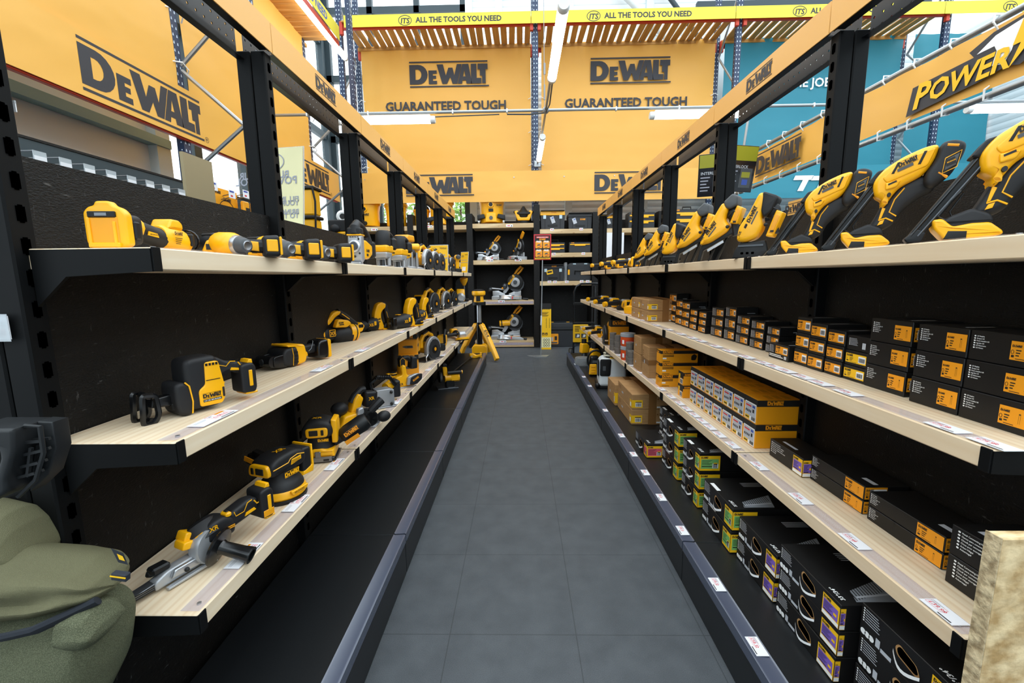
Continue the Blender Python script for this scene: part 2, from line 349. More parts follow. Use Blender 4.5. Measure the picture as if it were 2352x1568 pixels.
for y, w, c in ((2.1, .16, 'frame_green'), (3.05, .22, 'frame_green'), (3.35, .12, 'frame_dark'), (3.55, .1, 'frame_green'), (5.45, .2, 'column_white')): m.box((-4.35, y, 3.5), (.12, w, 7.4), c)
for z in (3.05, 3.75): m.box((-4.33, 2.9, z), (.12, 5.3, .1), 'frame_green')
struct(m.obj('wall_left'))
m = M()
for y in (6.1, 7.2, 8.3, 9.4, 10.4): m.box((-4.4, y, 3.8), (.14, .14, 8.6), 'frame_dark')
for z in (2.0, 4.6, 6.6): m.box((-4.4, 8.1, z), (.1, 5.0, .14), 'frame_dark')
m.box((-4.36, 8.9, 3.8), (.2, .3, 8), 'column_white'); struct(m.obj('window_3'))
m = M(); m.box((-4.42, 8.1, 4.6), (.01, 5.0, 7.0), 'glass'); struct(m.obj('window_4'))
m = M(); m.box((1.5, -3.5, 1.9), (16, .1, 4.0), 'cladding'); struct(m.obj('wall_front_added'))  # unseen wall, added to block sky light from behind, low enough to pass some
m = M(); m.box((9.6, 4.5, 3.2), (.1, 16, 6.6), 'cladding'); struct(m.obj('wall_right_added'))  # wall added on the open right side to cut sideways sky light
# steel bracing on the gable wall
m = M(); m.cyl((1.2, 10.4, 8.4), (3.4, 10.4, 6.4), .07, 'column_white'); m.cyl((4.2, 10.4, 6.2), (2.4, 10.4, 8.4), .05, 'frame_dark'); m.box((2.6, 10.45, 7.7), (3.4, .1, .12), 'frame_dark'); m.box((6.4, 10.5, 7.2), (5, .1, .14), 'frame_dark')
struct(m.obj('trim_1'))
# trees seen through the back window
def foliage(name, label, x, y, z, w, h):
    rr = random.Random(int(x*10)); t = thing(name, label, 'tree', (x, y, 0))
    k = M(); k.tube([(0, 0, 0), (.05, 0, z*.5), (0, .02, z+h*.3)], [.09, .07, .03], 'bark'); k.obj('trunk', t)
    k = M()
    for i in range(700):
        a = rr.uniform(0, 2*PI); r = math.sqrt(rr.random())*w; p = V((r*math.cos(a), r*math.sin(a)*.7, z+rr.uniform(-.5, .6)*h*(1.2-r/w*.6)))
        d = V((rr.uniform(-1, 1), rr.uniform(-1, 1), rr.uniform(-.6, .6))).normalized()*.09; e = d.orthogonal().normalized()*.045
        k.face([p-d, p+e, p+d, p-e], 'leaf' if rr.random() < .6 else 'leaf_light')
    k.obj('foliage', t)
foliage('tree', 'leafy green tree outside the back window, behind the left vacuums', -3.7, 12.6, 2.9, .9, 1.6)
foliage('tree', 'leafy green tree outside the back window, nearer the middle of the shop', -1.7, 12.9, 3.0, .75, 1.4)
# ================================================================ GONDOLAS
Y0 = {'L': .893, 'R': .836}; SG = {'L': -1, 'R': 1}; XF = {'L': .762, 'R': .942}; XP = {'L': 1.014, 'R': 1.212}; XB = {'L': .5567, 'R': .7346}; XH = {'L': .997, 'R': 1.192}
Z1, Z2, Z3, ZP = 1.447, 1.0254, .6031, .196; TH = .046
ZT = {1: Z1+TH/2, 2: Z2+TH/2, 3: Z3+TH/2, 0: ZP}
SIDE = {'L': 'left', 'R': 'right'}; LEV = {1: 'top', 2: 'middle', 3: 'lowest'}
def gondola(s):
    g = SG[s]; y0 = Y0[s]; nm = SIDE[s]
    for k in range(7):                                   # uprights
        y = y0+k; m = M(); xp = XP[s]; H = 2.31
        for j in (0, 1): m.box((g*(xp+.031+j*.06), y, H/2+.0), (.056, .05, H), 'post_black', .004)
        for i in range(32):
            z = .22+i*.065
            m.box((g*(xp+.0024), y+.002, z+.02), (.0012, .017, .03), 'slot'); m.box((g*(xp+.0022), y+.002, z+.02), (.0012, .008, .036), 'slot')
        tag(m.obj('gondola_upright'), 'slotted black steel upright of the %s gondola, %s from the camera' % (nm, NTH[k]), 'shelving upright', 'uprights of the %s gondola' % nm)
    for k in range(6):
        y = y0+k; yc = y+.5; nth = NTH[k]
        m = M(); m.box((g*(XP[s]+.05), yc, .837), (.016, .945, 1.66), 'osb_black'); tag(m.obj('back_panel'), 'black painted chipboard back panel, %s bay of the %s gondola from the camera' % (nth, nm), 'back panel', 'back panels of the %s gondola' % nm)
        t = thing('header_board', 'orange header board with black wordmark over the %s bay of the %s gondola' % (nth, nm), 'header sign', (g*XH[s], yc, 2.366), 0, 'header boards of the %s gondola' % nm)
        m = M(); m.box((0, 0, 0), (.004, .994, .114), 'header'); m.obj('board', t)
        m = M(); w = .235; m.shapes(LOGO, (-g*.0035, g*w/2 if s == 'R' else -w/2, -.036), (0, -g, 0), (0, 0, 1), w, 'print_black'); m.obj('wordmark', t)
        t = thing('perforated_beam', 'black perforated steel beam behind the header of the %s bay of the %s gondola' % (nth, nm), 'beam', (g*(XP[s]+.05), yc, 2.36), 0, 'perforated beams of the %s gondola' % nm)
        m = M(); m.box((g*.065, 0, -.005), (.003, .95, .15), 'perforated'); m.obj('perforated_plate', t)
        m = M(); m.box((-g*.045, 0, -.048), (.03, .95, .004), 'beam_black'); m.box((g*.05, 0, -.08), (.03, .95, .003), 'beam_black'); m.box((-g*.061, 0, .0), (.003, .98, .1), 'beam_black'); m.obj('flange', t)
        for lv in (1, 2, 3):                             # shelf boards
            zt = ZT[lv]; a = g*XF[s]; b = g*(XP[s]+.04); y1 = y
            t = thing('shelf_board', '%s pine shelf board of the %s gondola, %s bay from the camera' % (LEV[lv], nm, nth), 'shelf', ((a+b)/2, yc, zt), 0, 'pine shelf boards of the %s gondola' % nm)
            m = M(); ext = .14 if (s == 'R' and lv == 1 and k == 0) else 0
            m.box((0, -ext/2, -TH/2), (abs(a-b), .993+ext, TH), 'pine', .0025); m.obj('board', t)
            m = M(); rr = random.Random(k*7+lv); ys = [-.485+.97*i/14 for i in range(15)]; hs = [.0012+rr.random()*.0022 for _ in ys]
            x0, x1 = a-(a+b)/2, a-g*-.0-(a+b)/2; xo = x0-g*-.004; xi = x0+g*.05
            for i in range(14): m.face([(xo, ys[i], hs[i]), (xi, ys[i], .0015), (xi, ys[i+1], .0015), (xo, ys[i+1], hs[i+1])], 'strip_clear')
            m.obj('ticket_strip', t)
            for yy in (-.46, .46): m = M(); m.cyl((x0+g*.022, yy, .001), (x0+g*.022, yy, .004), .005, 'metal', n=10); m.obj('screw', t)
            for e in (-1, 1):
                if ext and e < 0: continue
                yb = e*.494; m = M(); xb = g*(XP[s])-(a+b)/2
                pts = [(xb, -.002), (x0-g*.002, -.002), (x0-g*.002, -TH-.003), (xb-g*.07, -TH-.012), (xb, -.12)]
                m.prism(pts, yb-.004, yb+.004, 'post_black'); m.box((x0-g*.0035, yb-e*.009, -TH/2-.001), (.004, .022, TH+.004), 'post_black', .001); m.obj('bracket', t)
        t = thing('plinth', 'black base plinth under the %s gondola, %s bay from the camera' % (nm, nth), 'plinth', (g*XB[s], yc, 0), 0, 'plinths of the %s gondola' % nm)
        wd = XP[s]-XB[s]; m = M(); m.box((g*wd/2, 0, ZP/2), (wd, .997, ZP), 'plinth_black', .003); m.obj('base', t)
        m = M(); m.prism([(g*.0, ZP+.0005), (g*.052, ZP+.0005), (g*.052, ZP+.006), (g*.046, ZP+.003), (g*.004, ZP+.006), (g*-.004, ZP+.004), (g*-.004, ZP-.035), (0, ZP-.035)], -.495, .495, 'lip_clear'); m.obj('ticket_strip', t)
gondola('L'); gondola('R')
m = M(); m.box((-1.4, .905, .83), (.52, .02, 1.66), 'osb_black'); tag(m.obj('end_panel'), 'black chipboard end panel left of the first left upright', 'back panel')

# ================================================================ BACK SHELVING
YB = 8.6
pxs = [-3.3, -2.12, -.97, .33, 1.465, 2.72, 3.95, 5.2]
pn = ['far left, beside the corner', 'second from the left, behind the left gondola', 'just left of the mitre saws', 'right of the mitre saws', 'right of the toolboxes', 'behind the right gondola, next to the big toolboxes', 'behind the right gondola, under the teal banner', 'far right behind the nailers']
for i, x in enumerate(pxs):
    tag_h = 2.77 if i in (3,) else 2.62
    m = M(); m.box((x, YB+.28, tag_h/2), (.115, .56, tag_h), 'osb_black'); tag(m.obj('shelf_divider'), 'black chipboard divider of the back shelves, '+pn[i], 'shelf divider', 'black dividers of the back shelves')
m = M(); m.box((.98, YB+.57, 1.27), (8.7, .02, 2.54), 'osb_black'); tag(m.obj('back_panel'), 'long black chipboard panel closing the back shelves behind the mitre saws and toolboxes', 'back panel')
bays = [(-3.24, -2.18, (2.40, 1.7), 'far left bay'), (-2.06, -1.03, (2.41, 1.7), 'bay behind the left gondola'), (-.91, .27, (2.43, 1.735, .947, .147), 'mitre saw bay'), (.39, 1.40, (2.31, 1.86, 1.315), 'toolbox bay'), (1.53, 2.66, (2.31, 1.8), 'bay behind the right gondola'), (2.78, 3.89, (2.31, 1.8), 'second bay behind the right gondola')]
on_ = ['topmost', 'second highest', 'third highest', 'lowest']
BS = {}
for a, b, zs, nm in bays:
    for j, z in enumerate(zs):
        t = thing('shelf_board', '%s pine shelf board of the back wall, %s' % (on_[j] if len(zs) > 2 else ('upper' if j == 0 else 'lower'), nm), 'shelf', ((a+b)/2, YB, z), 0, 'pine shelf boards of the back wall')
        th = .085 if z > .2 else .13; m = M(); m.box((0, .27, -th/2), (b-a, .54, th), 'pine_x', .003); m.obj('board', t)
        if z < 1: m = M(); m.box((0, -.002, -th/2), (b-a-.02, .003, .05), 'strip_clear'); m.obj('ticket_strip', t)
# ================================================================ PALLET RACKING
def rack_upright(x, y, z0, z1, label, turn=0, grp='blue rack uprights'):
    t = thing('rack_upright', label, 'rack upright', (x, y, 0), turn, grp)
    m = M()
    for sx in (-1, 1):
        m.box((sx*.045, .0, (z0+z1)/2), (.012, .07, z1-z0), 'rack_blue'); 
    m.box((0, -.035, (z0+z1)/2), (.1, .006, z1-z0), 'rack_blue'); m.obj('upright_section', t)
    m = M(); n = int((z1-z0)/.075)
    for i in range(n):
        z = z0+.04+i*.075
        for sx in (-.025, .025): m.prism([(sx-.009, z-.012), (sx+.009, z-.012), (sx+.004, z+.014), (sx-.004, z+.014)], -.0392, -.0384, 'rack_hole')
        m.box((.0515, -.012, z), (.001, .012, .012), 'rack_hole'); m.box((-.0515, -.012, z), (.001, .012, .012), 'rack_hole')
    o = m.obj('perforation', t); o['kind'] = 'stuff'
    return t
UX = [-3.31, .32, 4.03, 7.75]; Y1, Y2 = 8.65, 9.55
un = ['at the left corner', 'in the middle of the back wall', 'between the orange and teal banners', 'at the far right']
for i, x in enumerate(UX):
    rack_upright(x, Y1+.1, 2.5, 8.2, 'blue perforated front rack upright '+un[i]); rack_upright(x, Y2+.12, 2.5, 8.2, 'blue perforated rear rack upright '+un[i])
    t = thing('rack_bracing', 'grey steel zigzag bracing of the rack frame '+un[i], 'bracing', (x, Y1, 0), 0, 'rack bracing'); zz = [3.3, 4.1, 4.9, 5.7, 6.5]
    for j in range(4):
        m = M(); a, b = (.12, .88) if j % 2 == 0 else (.88, .12); m.cyl((0, a, zz[j]), (0, b, zz[j+1]), .02, 'galv', n=8); m.obj('brace', t)
for i in range(3):
    a, b = UX[i]+.06, UX[i+1]-.06; w = b-a; c = (a+b)/2; bay = ['left', 'middle', 'right'][i]
    for nm, y, z in (('front', Y1+.04, 5.985), ('rear', Y2+.06, 5.97)):
        t = thing('rack_beam', 'orange steel %s beam of the %s bay of the back rack' % (nm, bay), 'rack beam', (c, y, z), 0, 'orange rack beams')
        m = M(); m.box((0, 0, 0), (w, .05, .1), 'rack_orange', .006); m.obj('beam', t)
        for e in (-1, 1): m = M(); m.box((e*(w/2-.01), -.02, -.03), (.06, .06, .22), 'rack_orange', .004); m.obj('end_connector', t)
    t = thing('timber_deck', 'slatted timber deck on top of the %s bay of the back rack' % bay, 'deck', (c, (Y1+Y2)/2, 6.05), 0, 'slatted timber decks'); n = 23; rr = random.Random(i)
    for j in range(n):
        m = M(); m.box((-w/2+(j+.5)*w/n+rr.uniform(-.012, .012), 0, 0), (w/n*.72+rr.uniform(-.01, .01), .98, .022), 'slat_y', rot=rot(z=rr.uniform(-.03, .03))); m.obj('slat', t)
    m = M(); m.box((0, .44, -.04), (w, .05, .06), 'slat'); m.obj('batten', t)
bx = [-3.17, .24, 3.9, 7.57, 9.5]
def its(m, o, x, y, s, c='print_black'):
    o, x, y = V(o), V(x), V(y)
    m.shapes([ringp(.62*s, .22*s, .62*s, .44*s, .06*s)], o, x, y, 1, c); m.text('ITS', o+x*.2*s+y*(-.02*s), x, y, .62*s, c, .03, shear=.15)
for i in range(4):
    a, b = bx[i], bx[i+1]; w = b-a; t = thing('fascia_board', 'yellow ITS fascia board on the back rack, %s from the left' % NTH[i], 'sign', (a, Y1-.05, 5.935), 0, 'yellow fascia boards')
    m = M(); m.box((w/2, 0, .1), (w-.01, .006, .2), 'its_yellow'); m.obj('board', t)
    m = M(); its(m, (1.0, -.0045, .05), (1, 0, 0), (0, 0, 1), .2); m.text('ALL THE TOOLS YOU NEED', (1.32, -.0045, .055), (1, 0, 0), (0, 0, 1), .125, 'print_black', .035); m.obj('lettering', t)
def sheet(w, h, m_, amp=.012, nx=24, nz=14, seed=1, axis='x'):
    rr = random.Random(seed); m = M(); vs = []; ph = [rr.uniform(0, 6) for _ in range(6)]
    for j in range(nz+1):
        for i in range(nx+1):
            x = w*i/nx; z = h*j/nz; d = amp*(math.sin(x*2.1+ph[0]+z*1.1)+.6*math.sin(z*5+ph[1]+x*.6)+.5*math.sin(x*13+ph[2])*(z/h)**6*1.6)
            vs.append((x, d, z) if axis == 'x' else (d, x, z))
    fs = [[j*(nx+1)+i, j*(nx+1)+i+1, (j+1)*(nx+1)+i+1, (j+1)*(nx+1)+i] for j in range(nz) for i in range(nx)]
    m.add(vs, fs, m_); return m
def wavelogo(m, o, w): m.shapes(LOGO, o, (1, 0, 0), (0, 0, 1), w, 'print_black')
def eyelets(t, w, h, y, rows):
    for z in rows:
        for i in range(8): m = M(); m.cyl((.06+i*(w-.12)/7, y, z), (.06+i*(w-.12)/7, y-.004, z), .012, 'galv', n=8); m.obj('eyelet', t)
for a, b, nm in ((-3.2, .25, 'left of the middle upright'), (.47, 3.95, 'right of the middle upright')):
    w = b-a; z0, z1 = 3.2, 6.06; h = z1-z0
    t = thing('orange_banner', 'large orange banner with slogan on the back rack, '+nm, 'banner', (a, Y2-.02, z0), 0, 'large orange banners')
    sheet(w, h, 'banner_orange', .009, 60, 30, int(b*10)).obj('sheet', t)
    m = M(); wavelogo(m, (w*.285, -.027, 2.02+.04), 1.62); m.text('GUARANTEED TOUGH', (w*.5-.02, -.027, 1.62), (1, 0, 0), (0, 0, 1), .24, 'print_black', .03, 'CENTER'); m.obj('lettering', t); eyelets(t, w, h, -.03, (h-.03,))
    for e in (0, 1):
        for z in (.5, 1.15, 1.8): m = M(); x = -.02 if e == 0 else w+.02; m.tube([(x-.07, -.02, z), (x, -.05, z+.03), (x+.07, -.03, z+.005)], .006, 'white', 6); m.obj('cable_tie', t)
t = thing('orange_strip_banner', 'long low orange strip banner with two wordmarks above the back shelves', 'banner', (-3.0, YB-.02, 2.83))
m = sheet(6.75, .56, 'banner_orange', .005, 50, 6, 4); m.obj('sheet', t)
m = M(); 
for x in (.84, 4.42): wavelogo(m, (x, -.018, .12), 1.3)
m.obj('lettering', t); eyelets(t, 6.75, .56, -.012, (.44,))
for a, b, nm, sl in ((4.15, 7.65, 'nearest the orange banners', 'THE JOB'), (7.87, 9.5, 'at the far right', '')):
    w = b-a; t = thing('teal_banner', 'large teal banner on the back rack, '+nm, 'banner', (a, Y2-.02, 3.2), 0, 'large teal banners')
    sheet(w, 2.86, 'banner_teal', .014, 50, 24, int(b*3)).obj('sheet', t)
    if sl:
        m = M(); p = ony(1806, 200, Y2-.07); m.text(sl, (p.x-a, -.05, p.z-3.2), (1, 0, 0), (0, 0, 1), .235, 'white', .022); q = ony(1838, 157, Y2-.07); m.text('ta', (q.x-a, -.05, q.z-3.2), (1, 0, 0), (0, 0, 1), .6, 'white', .03, shear=.25); m.obj('lettering', t)
t = thing('teal_strip_banner', 'low teal strip banner with white lettering above the far right back shelves', 'banner', (4.0, YB-.01, 2.82)); sheet(5, .58, 'banner_teal', .005, 30, 6, 9).obj('sheet', t)
p = ony(1828, 443, YB); m = M(); x0 = p.x-4.0
for k in (0, .33): m.shapes([poly2([(0, 0), (.12, 0), (.22, .22), (.1, .22)]), poly2([(-.1, .22), (.28, .22), (.32, .31), (-.06, .31)])], (x0+k, -.024, .12-.03*k), (1, 0, 0), (0, 0, 1), .9, 'white')
m.obj('lettering', t)
# left rack along the window wall
for y, n_ in ((1.9, 'nearest the camera'), (4.79, 'beside the large wordmark'), (7.67, 'by the left corner')):
    rack_upright(-3.55, y, 2.2, 7.4, 'blue perforated rack upright on the left wall, '+n_, PI/2, 'blue uprights of the left rack')
    if y > 4: rack_upright(-2.74, y, 2.2, 7.4, 'blue perforated front rack upright of the left rack, '+n_, PI/2, 'blue uprights of the left rack')
    t = thing('rack_bracing', 'grey steel bracing of the left rack frame, '+n_, 'bracing', (-3.5, y, 0), 0, 'rack bracing')
    for j, (a, b, z0, z1) in enumerate(((.02, .74, 3.55, 2.9), (.02, .74, 3.6, 4.25), (.02, .74, 2.55, 3.1))): m = M(); m.cyl((a, 0, z0), (b, 0, z1), .02, 'galv', n=8); m.obj('brace', t)
for a, b, nm in ((1.95, 4.72, 'nearest the camera'), (4.86, 7.6, 'farther from the camera')):
    t = thing('orange_banner', 'large plain orange banner on the left rack, '+nm, 'banner', (-3.5, a, 3.3), 0, 'orange banners of the left rack'); sheet(b-a, 2.1, 'banner_orange', .012, 24, 14, int(a), 'y').obj('sheet', t)
    for z in (.28, .78):
        m = M(); m.tube([(.0, b-a-.04, z+.02), (.07, b-a+.02, z+.03), (.07, b-a+.1, z-.01), (.02, b-a+.14, z-.04)], .007, 'white', 6); m.obj('cable_tie', t)
for a, b, nm, lx in ((1.8, 5.9, 'nearer the camera', 1.84), (5.9, 8.62, 'at the far end', .95)):
    t = thing('orange_strip_board', 'orange strip board with black wordmark on the left rack, '+nm, 'banner', (-3.46, a, 2.87), 0, 'orange strip boards of the left rack')
    m = M(); m.box((0, (b-a)/2, .25), (.006, b-a-.01, .5), 'banner_orange'); m.obj('board', t)
    m = M(); m.shapes(LOGO, (.0045, lx, .045), (0, 1, 0), (0, 0, 1), 1.34, 'print_black'); m.text('R', (.0045, lx+1.37, .06), (0, 1, 0), (0, 0, 1), .04, 'print_black'); m.shapes([ringp(0, 0, .03, .03, .004)], (.0045, lx+1.383, .073), (0, 1, 0), (0, 0, 1), 1, 'print_black'); m.obj('wordmark', t)
    t = thing('rack_beam', 'orange steel beam under the left strip board, '+nm, 'rack beam', (-3.5, (a+b)/2, 2.89), 0, 'orange beams of the left rack'); m = M(); m.box((0, 0, 0), (.05, b-a-.12, .07), 'rack_orange', .006); m.obj('beam', t)
t = thing('timber_deck', 'slatted timber deck on top of the left rack', 'deck', (-3.28, 6.2, 5.3)); rr = random.Random(3)
for j in range(22): m = M(); m.box((0, -1.5+j*.142, rr.uniform(0, .004)), (.6, .115+rr.uniform(-.01, .01), .02), 'slat'); m.obj('slat', t)
m = M(); m.box((-.28, .05, -.03), (.05, 3.2, .05), 'slat_y'); m.obj('batten', t)
t = thing('fascia_board', 'yellow fascia board with blue lettering on the left rack, seen end on', 'sign', (-2.96, 6.2, 5.32)); m = M(); m.box((0, 0, .1), (.006, 3.2, .22), 'its_yellow'); m.obj('board', t); m = M(); m.text('YOU NEED', (.0045, .35, .05), (0, 1, 0), (0, 0, 1), .16, 'blue_print', .03); m.obj('lettering', t)
t = thing('rack_beam', 'orange steel beam carrying the deck of the left rack', 'rack beam', (-2.99, 6.2, 5.26)); m = M(); m.box((0, 0, 0), (.04, 3.2, .08), 'rack_orange'); m.obj('beam', t)
# ================================================================ LAMPS
LX = .35; LZ = 3.5
def tube_lamp(x, y, z, along, label, ln=1.28):
    t = thing('tube_lamp', label, 'lamp', (x, y, z), 0 if along == 'y' else PI/2, 'white tube lamps')
    m = M(); prof = [(.0, -ln/2+.05), (.043, -ln/2+.05), (.045, -ln/2+.06), (.045, ln/2-.06), (.043, ln/2-.05), (0, ln/2-.05)]
    m.lathe(prof, 'tube', (0, 0, 0), (0, 1, 0), 16); m.obj('diffuser', t)
    for e in (-1, 1): m = M(); m.lathe([(.0, 0), (.04, 0), (.047, .012), (.047, .06), (0, .06)], 'white_metal', (0, e*ln/2, 0), (0, 0 if False else -e, 0), 14); m.obj('end_cap', t)
    m = M(); m.box((0, 0, .043), (.07, ln-.12, .03), 'white_metal', .006); m.obj('housing', t)
    return t
for y, n_ in ((.6, 'over the camera end of the aisle'), (2.4, 'second over the aisle'), (4.26, 'hanging lengthwise over the middle of the aisle, the longest in view'), (7.4, 'hanging lengthwise near the back wall'), (-1.3, 'behind the camera')):
    tube_lamp(LX, y, LZ-.06, 'y', 'white tube lamp '+n_)
for x, n_ in ((-1.72, 'hanging crosswise left of the aisle in front of the orange banner'), (2.32, 'hanging crosswise right of the aisle in front of the orange banner'), (6.3, 'hanging crosswise at the far right before the teal banners'), (-4.0, 'hanging crosswise by the left wall')):
    if x > -4: tube_lamp(x, 5.96, LZ-.07, 'x', 'white tube lamp '+n_)
t = tube_lamp(-3.02, 6.9, 5.22, 'y', 'white tube lamp under the timber deck of the left rack', 2.6)
t = thing('lamp_conduit', 'galvanised conduit grid carrying the tube lamps above the aisle', 'conduit', (LX, 5.96, LZ+.02))
m = M(); m.cyl((0, -8, 0), (0, 2.62, 0), .016, 'galv', n=10); m.obj('long_pipe', t)
m = M(); m.cyl((-4.6, 0, .0), (7.2, 0, .0), .018, 'galv', n=10); m.obj('cross_pipe', t)
m = M(); m.tube([(-.5, .03, -.03), (-.2, .02, -.04), (.0, .0, -.03), (.03, -.3, -.04), (.02, -.9, -.03)], .009, 'grey_plastic', 6); m.tube([(-1.9, .02, -.02), (-1.5, .02, -.05), (-.6, .03, -.03)], .007, 'grey_plastic', 6); m.obj('cable', t)
m = M(); m.box((0, 2.64, -.01), (.12, .04, .12), 'galv', .01); m.ball((0, 0, 0), .045, 'galv', 10); m.obj('junction_bracket', t)
for x in (-4, -3.1, -2.3, -1.2, -.5, .9, 1.7, 2.6, 3.4, 5): m = M(); m.box((x, 0, .0), (.02, .045, .05), 'white_metal', .005); m.obj('clip', t)
t = thing('hanging_wire', 'thin twisted steel wire with turnbuckle hanging beside the long tube lamp', 'wire', (LX-.02, 5.9, LZ)); m = M(); m.cyl((0, 0, 0), (-.03, -.1, 3.2), .004, 'steel', n=6); m.cyl((0, 0, .12), (0, 0, .3), .011, 'steel', n=8); m.cyl((0, 0, .42), (0, 0, .55), .014, 'steel', n=8); m.obj('wire', t)
# ================================================================ RIGHT-HAND HANGING BANNERS
XR = 3.4
for z, n_ in ((3.16, 'upper'), (2.66, 'lower')):
    t = thing('scaffold_pole', '%s galvanised pole holding the orange hanging banners on the right' % n_, 'pole', (XR, 0, z), 0, 'banner poles'); m = M(); m.cyl((0, 1, 0), (0, 7.2, 0), .024, 'galv', n=12); m.obj('pole', t)
    m = M(); m.ball((0, 7.15, 0), .045, 'galv', 10); m.cyl((0, 6.9, 0), (0, 7.0, 0), .034, 'galv', n=12); m.obj('coupler', t)
def hang(a, b, label, nm):
    t = thing('hanging_banner', label, 'banner', (XR-.01, b, 2.7), 0, 'hanging orange banners'); m = sheet(b-a, .42, 'banner_orange', .012, 40, 6, int(a*5), 'y')
    m.v = [(x, -y, z) for x, y, z in m.v]; m.obj('sheet', t); n = int((b-a)/.33)
    for e in (0, 1):
        for i in range(n+1):
            y = -.06-i*(b-a-.12)/n; m = M(); m.tube([(.01, y, .03 if e == 0 else .39), (-.032, y, -.0 if e == 0 else .44), (-.02, y+.01, -.07 if e == 0 else .495), (.03, y, -.06 if e == 0 else .49)], .007, 'white', 6); m.obj('cable_tie', t)
    return t
t = hang(4.78, 7.05, 'orange hanging banner with black wordmark, behind the screens on the right', 'far')
m = M(); p = onx(1735, 395, XR-.04); q = onx(1841, 330, XR-.04); w = p.y-q.y; m.shapes(LOGO, (-.03, p.y-7.05, .06), (0, -1, 0), (0, 0, 1), w, 'print_black'); m.obj('wordmark', t)
t = hang(2.1, 4.74, 'orange hanging banner with yellow POWER lettering and a lightning bolt', 'near')
m = M(); p = onx(2096, 240, XR-.05); b_ = p.y-4.74
def pz(x, z): return (-.04, b_-x, z)
K = lambda pts, c, d=0: m.shapes([poly2(pts)], (-.036-d, b_, .07), (0, -1, 0), (0, 0, 1), 1, c)
ow = [(-.06, -.04), (.56, .0), (.72, .03), (.8, .0), (.86, .03), (.9, .1), (1.5, .1), (1.6, .32), (1.2, .32), (.86, .32), (.6, .3), (.44, .24), (.48, .19), (-.02, .18)]
K(ow, 'print_black'); m.text('P', (-.044, b_, .07), (0, -1, 0), (0, 0, 1), .26, 'print_yellow', .03, shear=.2); m.text('OWER', (-.044, b_-.14, .085), (0, -1, 0), (0, 0, 1), .2, 'print_yellow', .03, shear=.2)
K([(.5, .2), (.62, .27), (.84, .3), (.76, .2), (.74, .12), (.7, .05), (.62, .07), (.64, .16), (.62, .2)], 'white', .002); K([(.84, .12), (1.2, .12), (1.2, .28), (.9, .3)], 'white', .002)
m.text('ZONE', (-.043, b_-.93, .08), (0, -1, 0), (0, 0, 1), .28, 'white', .03, shear=.2)
K([(.8, .3), (.94, .3), (.88, .2), (.93, .2), (.74, -.0), (.8, .14), (.75, .14)], 'print_yellow', .011); m.obj('lettering', t)
t = thing('header_board', 'short orange board with black wordmark showing between the nailers', 'header sign', (2.4, 3.35, 1.975)); m = M(); m.box((0, 0, 0), (.006, 1.4, .12), 'header'); m.obj('board', t); m = M(); m.box((.03, -.5, -.96), (.04, .04, 2.03), 'post_black'); m.obj('post', t); p = onx(1800, 490, 2.396); m = M(); m.shapes(LOGO, (-.0045, p.y-3.35-.02, -.045), (0, -1, 0), (0, 0, 1), .28, 'print_black'); m.obj('wordmark', t)
def screen(u, v, y, w, h, label, rzz, tilt):
    p = ony(u, v, y); t = thing('hanging_screen', label, 'screen', p, rzz, 'hanging screens'); t.rotation_euler = (tilt, 0, rzz)
    m = M(); m.box((0, .015, 0), (w, .03, h), 'gloss_black', .004); m.obj('housing', t)
    m = M(); m.box((0, -.002, 0), (w-.02, .004, h-.02), 'screen'); z = -.006; X, Zx = (1, 0, 0), (0, 0, 1); o = (-w/2+.01, -.0045, -h/2+.01)
    m.rect(o, X, Zx, 0, h*.66, w-.02, h*.34-.02, 'olive_screen'); m.text("INTERLOCK", V(o)+V((.02, -.001, h*.5)), X, Zx, .05, 'grey_print', .01)
    for i in range(5): m.rect(V(o)+V((0, -.001, 0)), X, Zx, .02, h*.42-i*.04, w*.3-(i % 3)*.02, .014, 'grey_text')
    m.rect(V(o)+V((0, -.001, 0)), X, Zx, w*.45, h*.08, w*.42, h*.42, 'grey_plastic'); m.rect(V(o)+V((0, -.002, 0)), X, Zx, w*.5, h*.3, w*.3, h*.12, 'olive_screen'); m.rect(V(o)+V((0, -.002, 0)), X, Zx, w*.55, h*.14, w*.2, h*.12, 'blue_print'); m.obj('display', t)
    m = M(); m.cyl((0, .03, h/2-.05), (0, .05, 3.51-p.z), .014, 'galv', n=8); m.obj('hanger_pole', t)
screen(1703, 388, 5.91, .42, .56, 'black hanging screen right of the gondola post, showing a yellow and grey picture', .25, .18)
screen(1640, 402, 5.91, .38, .52, 'black hanging screen left of the gondola post, mostly hidden behind it', -.35, .18)
# ================================================================ LEFT SECOND AISLE
t = thing('wall_bay_header', 'dark header of the tall shelving against the left rack', 'shelving', (-2.42, 3.1, 0)); m = M(); m.box((0, 0, 2.0), (.05, 2.8, .2), 'frame_dark'); m.obj('header', t); m = M(); m.box((-.35, 0, 1.0), (.03, 2.8, 2.0), 'osb_black'); m.obj('panel', t); m = M(); m.box((-.05, 0, 2.1), (.16, 2.8, .012), 'osb_black'); m.obj('top_edge', t)
tk = None
for i, (u, v) in enumerate(((92, 361), (151, 376), (206, 390), (256, 403), (303, 415), (345, 425), (382, 435), (418, 444), (451, 453))):
    p = onx(u, v, -1.95); t = thing('hook_ticket', 'small clear ticket holder on a hook above the left back panel, %s from the camera' % NTH[i], 'ticket', p, 0, 'hook tickets above the left panel')
    m = M(); m.box((0, 0, 0), (.003, .05, .045), 'acrylic'); m.box((.002, 0, -.008), (.001, .046, .022), 'paper'); m.obj('holder', t); m = M(); m.cyl((-.81, -.02, .02), (0, -.02, .02), .003, 'steel', n=6); m.obj('hook', t)
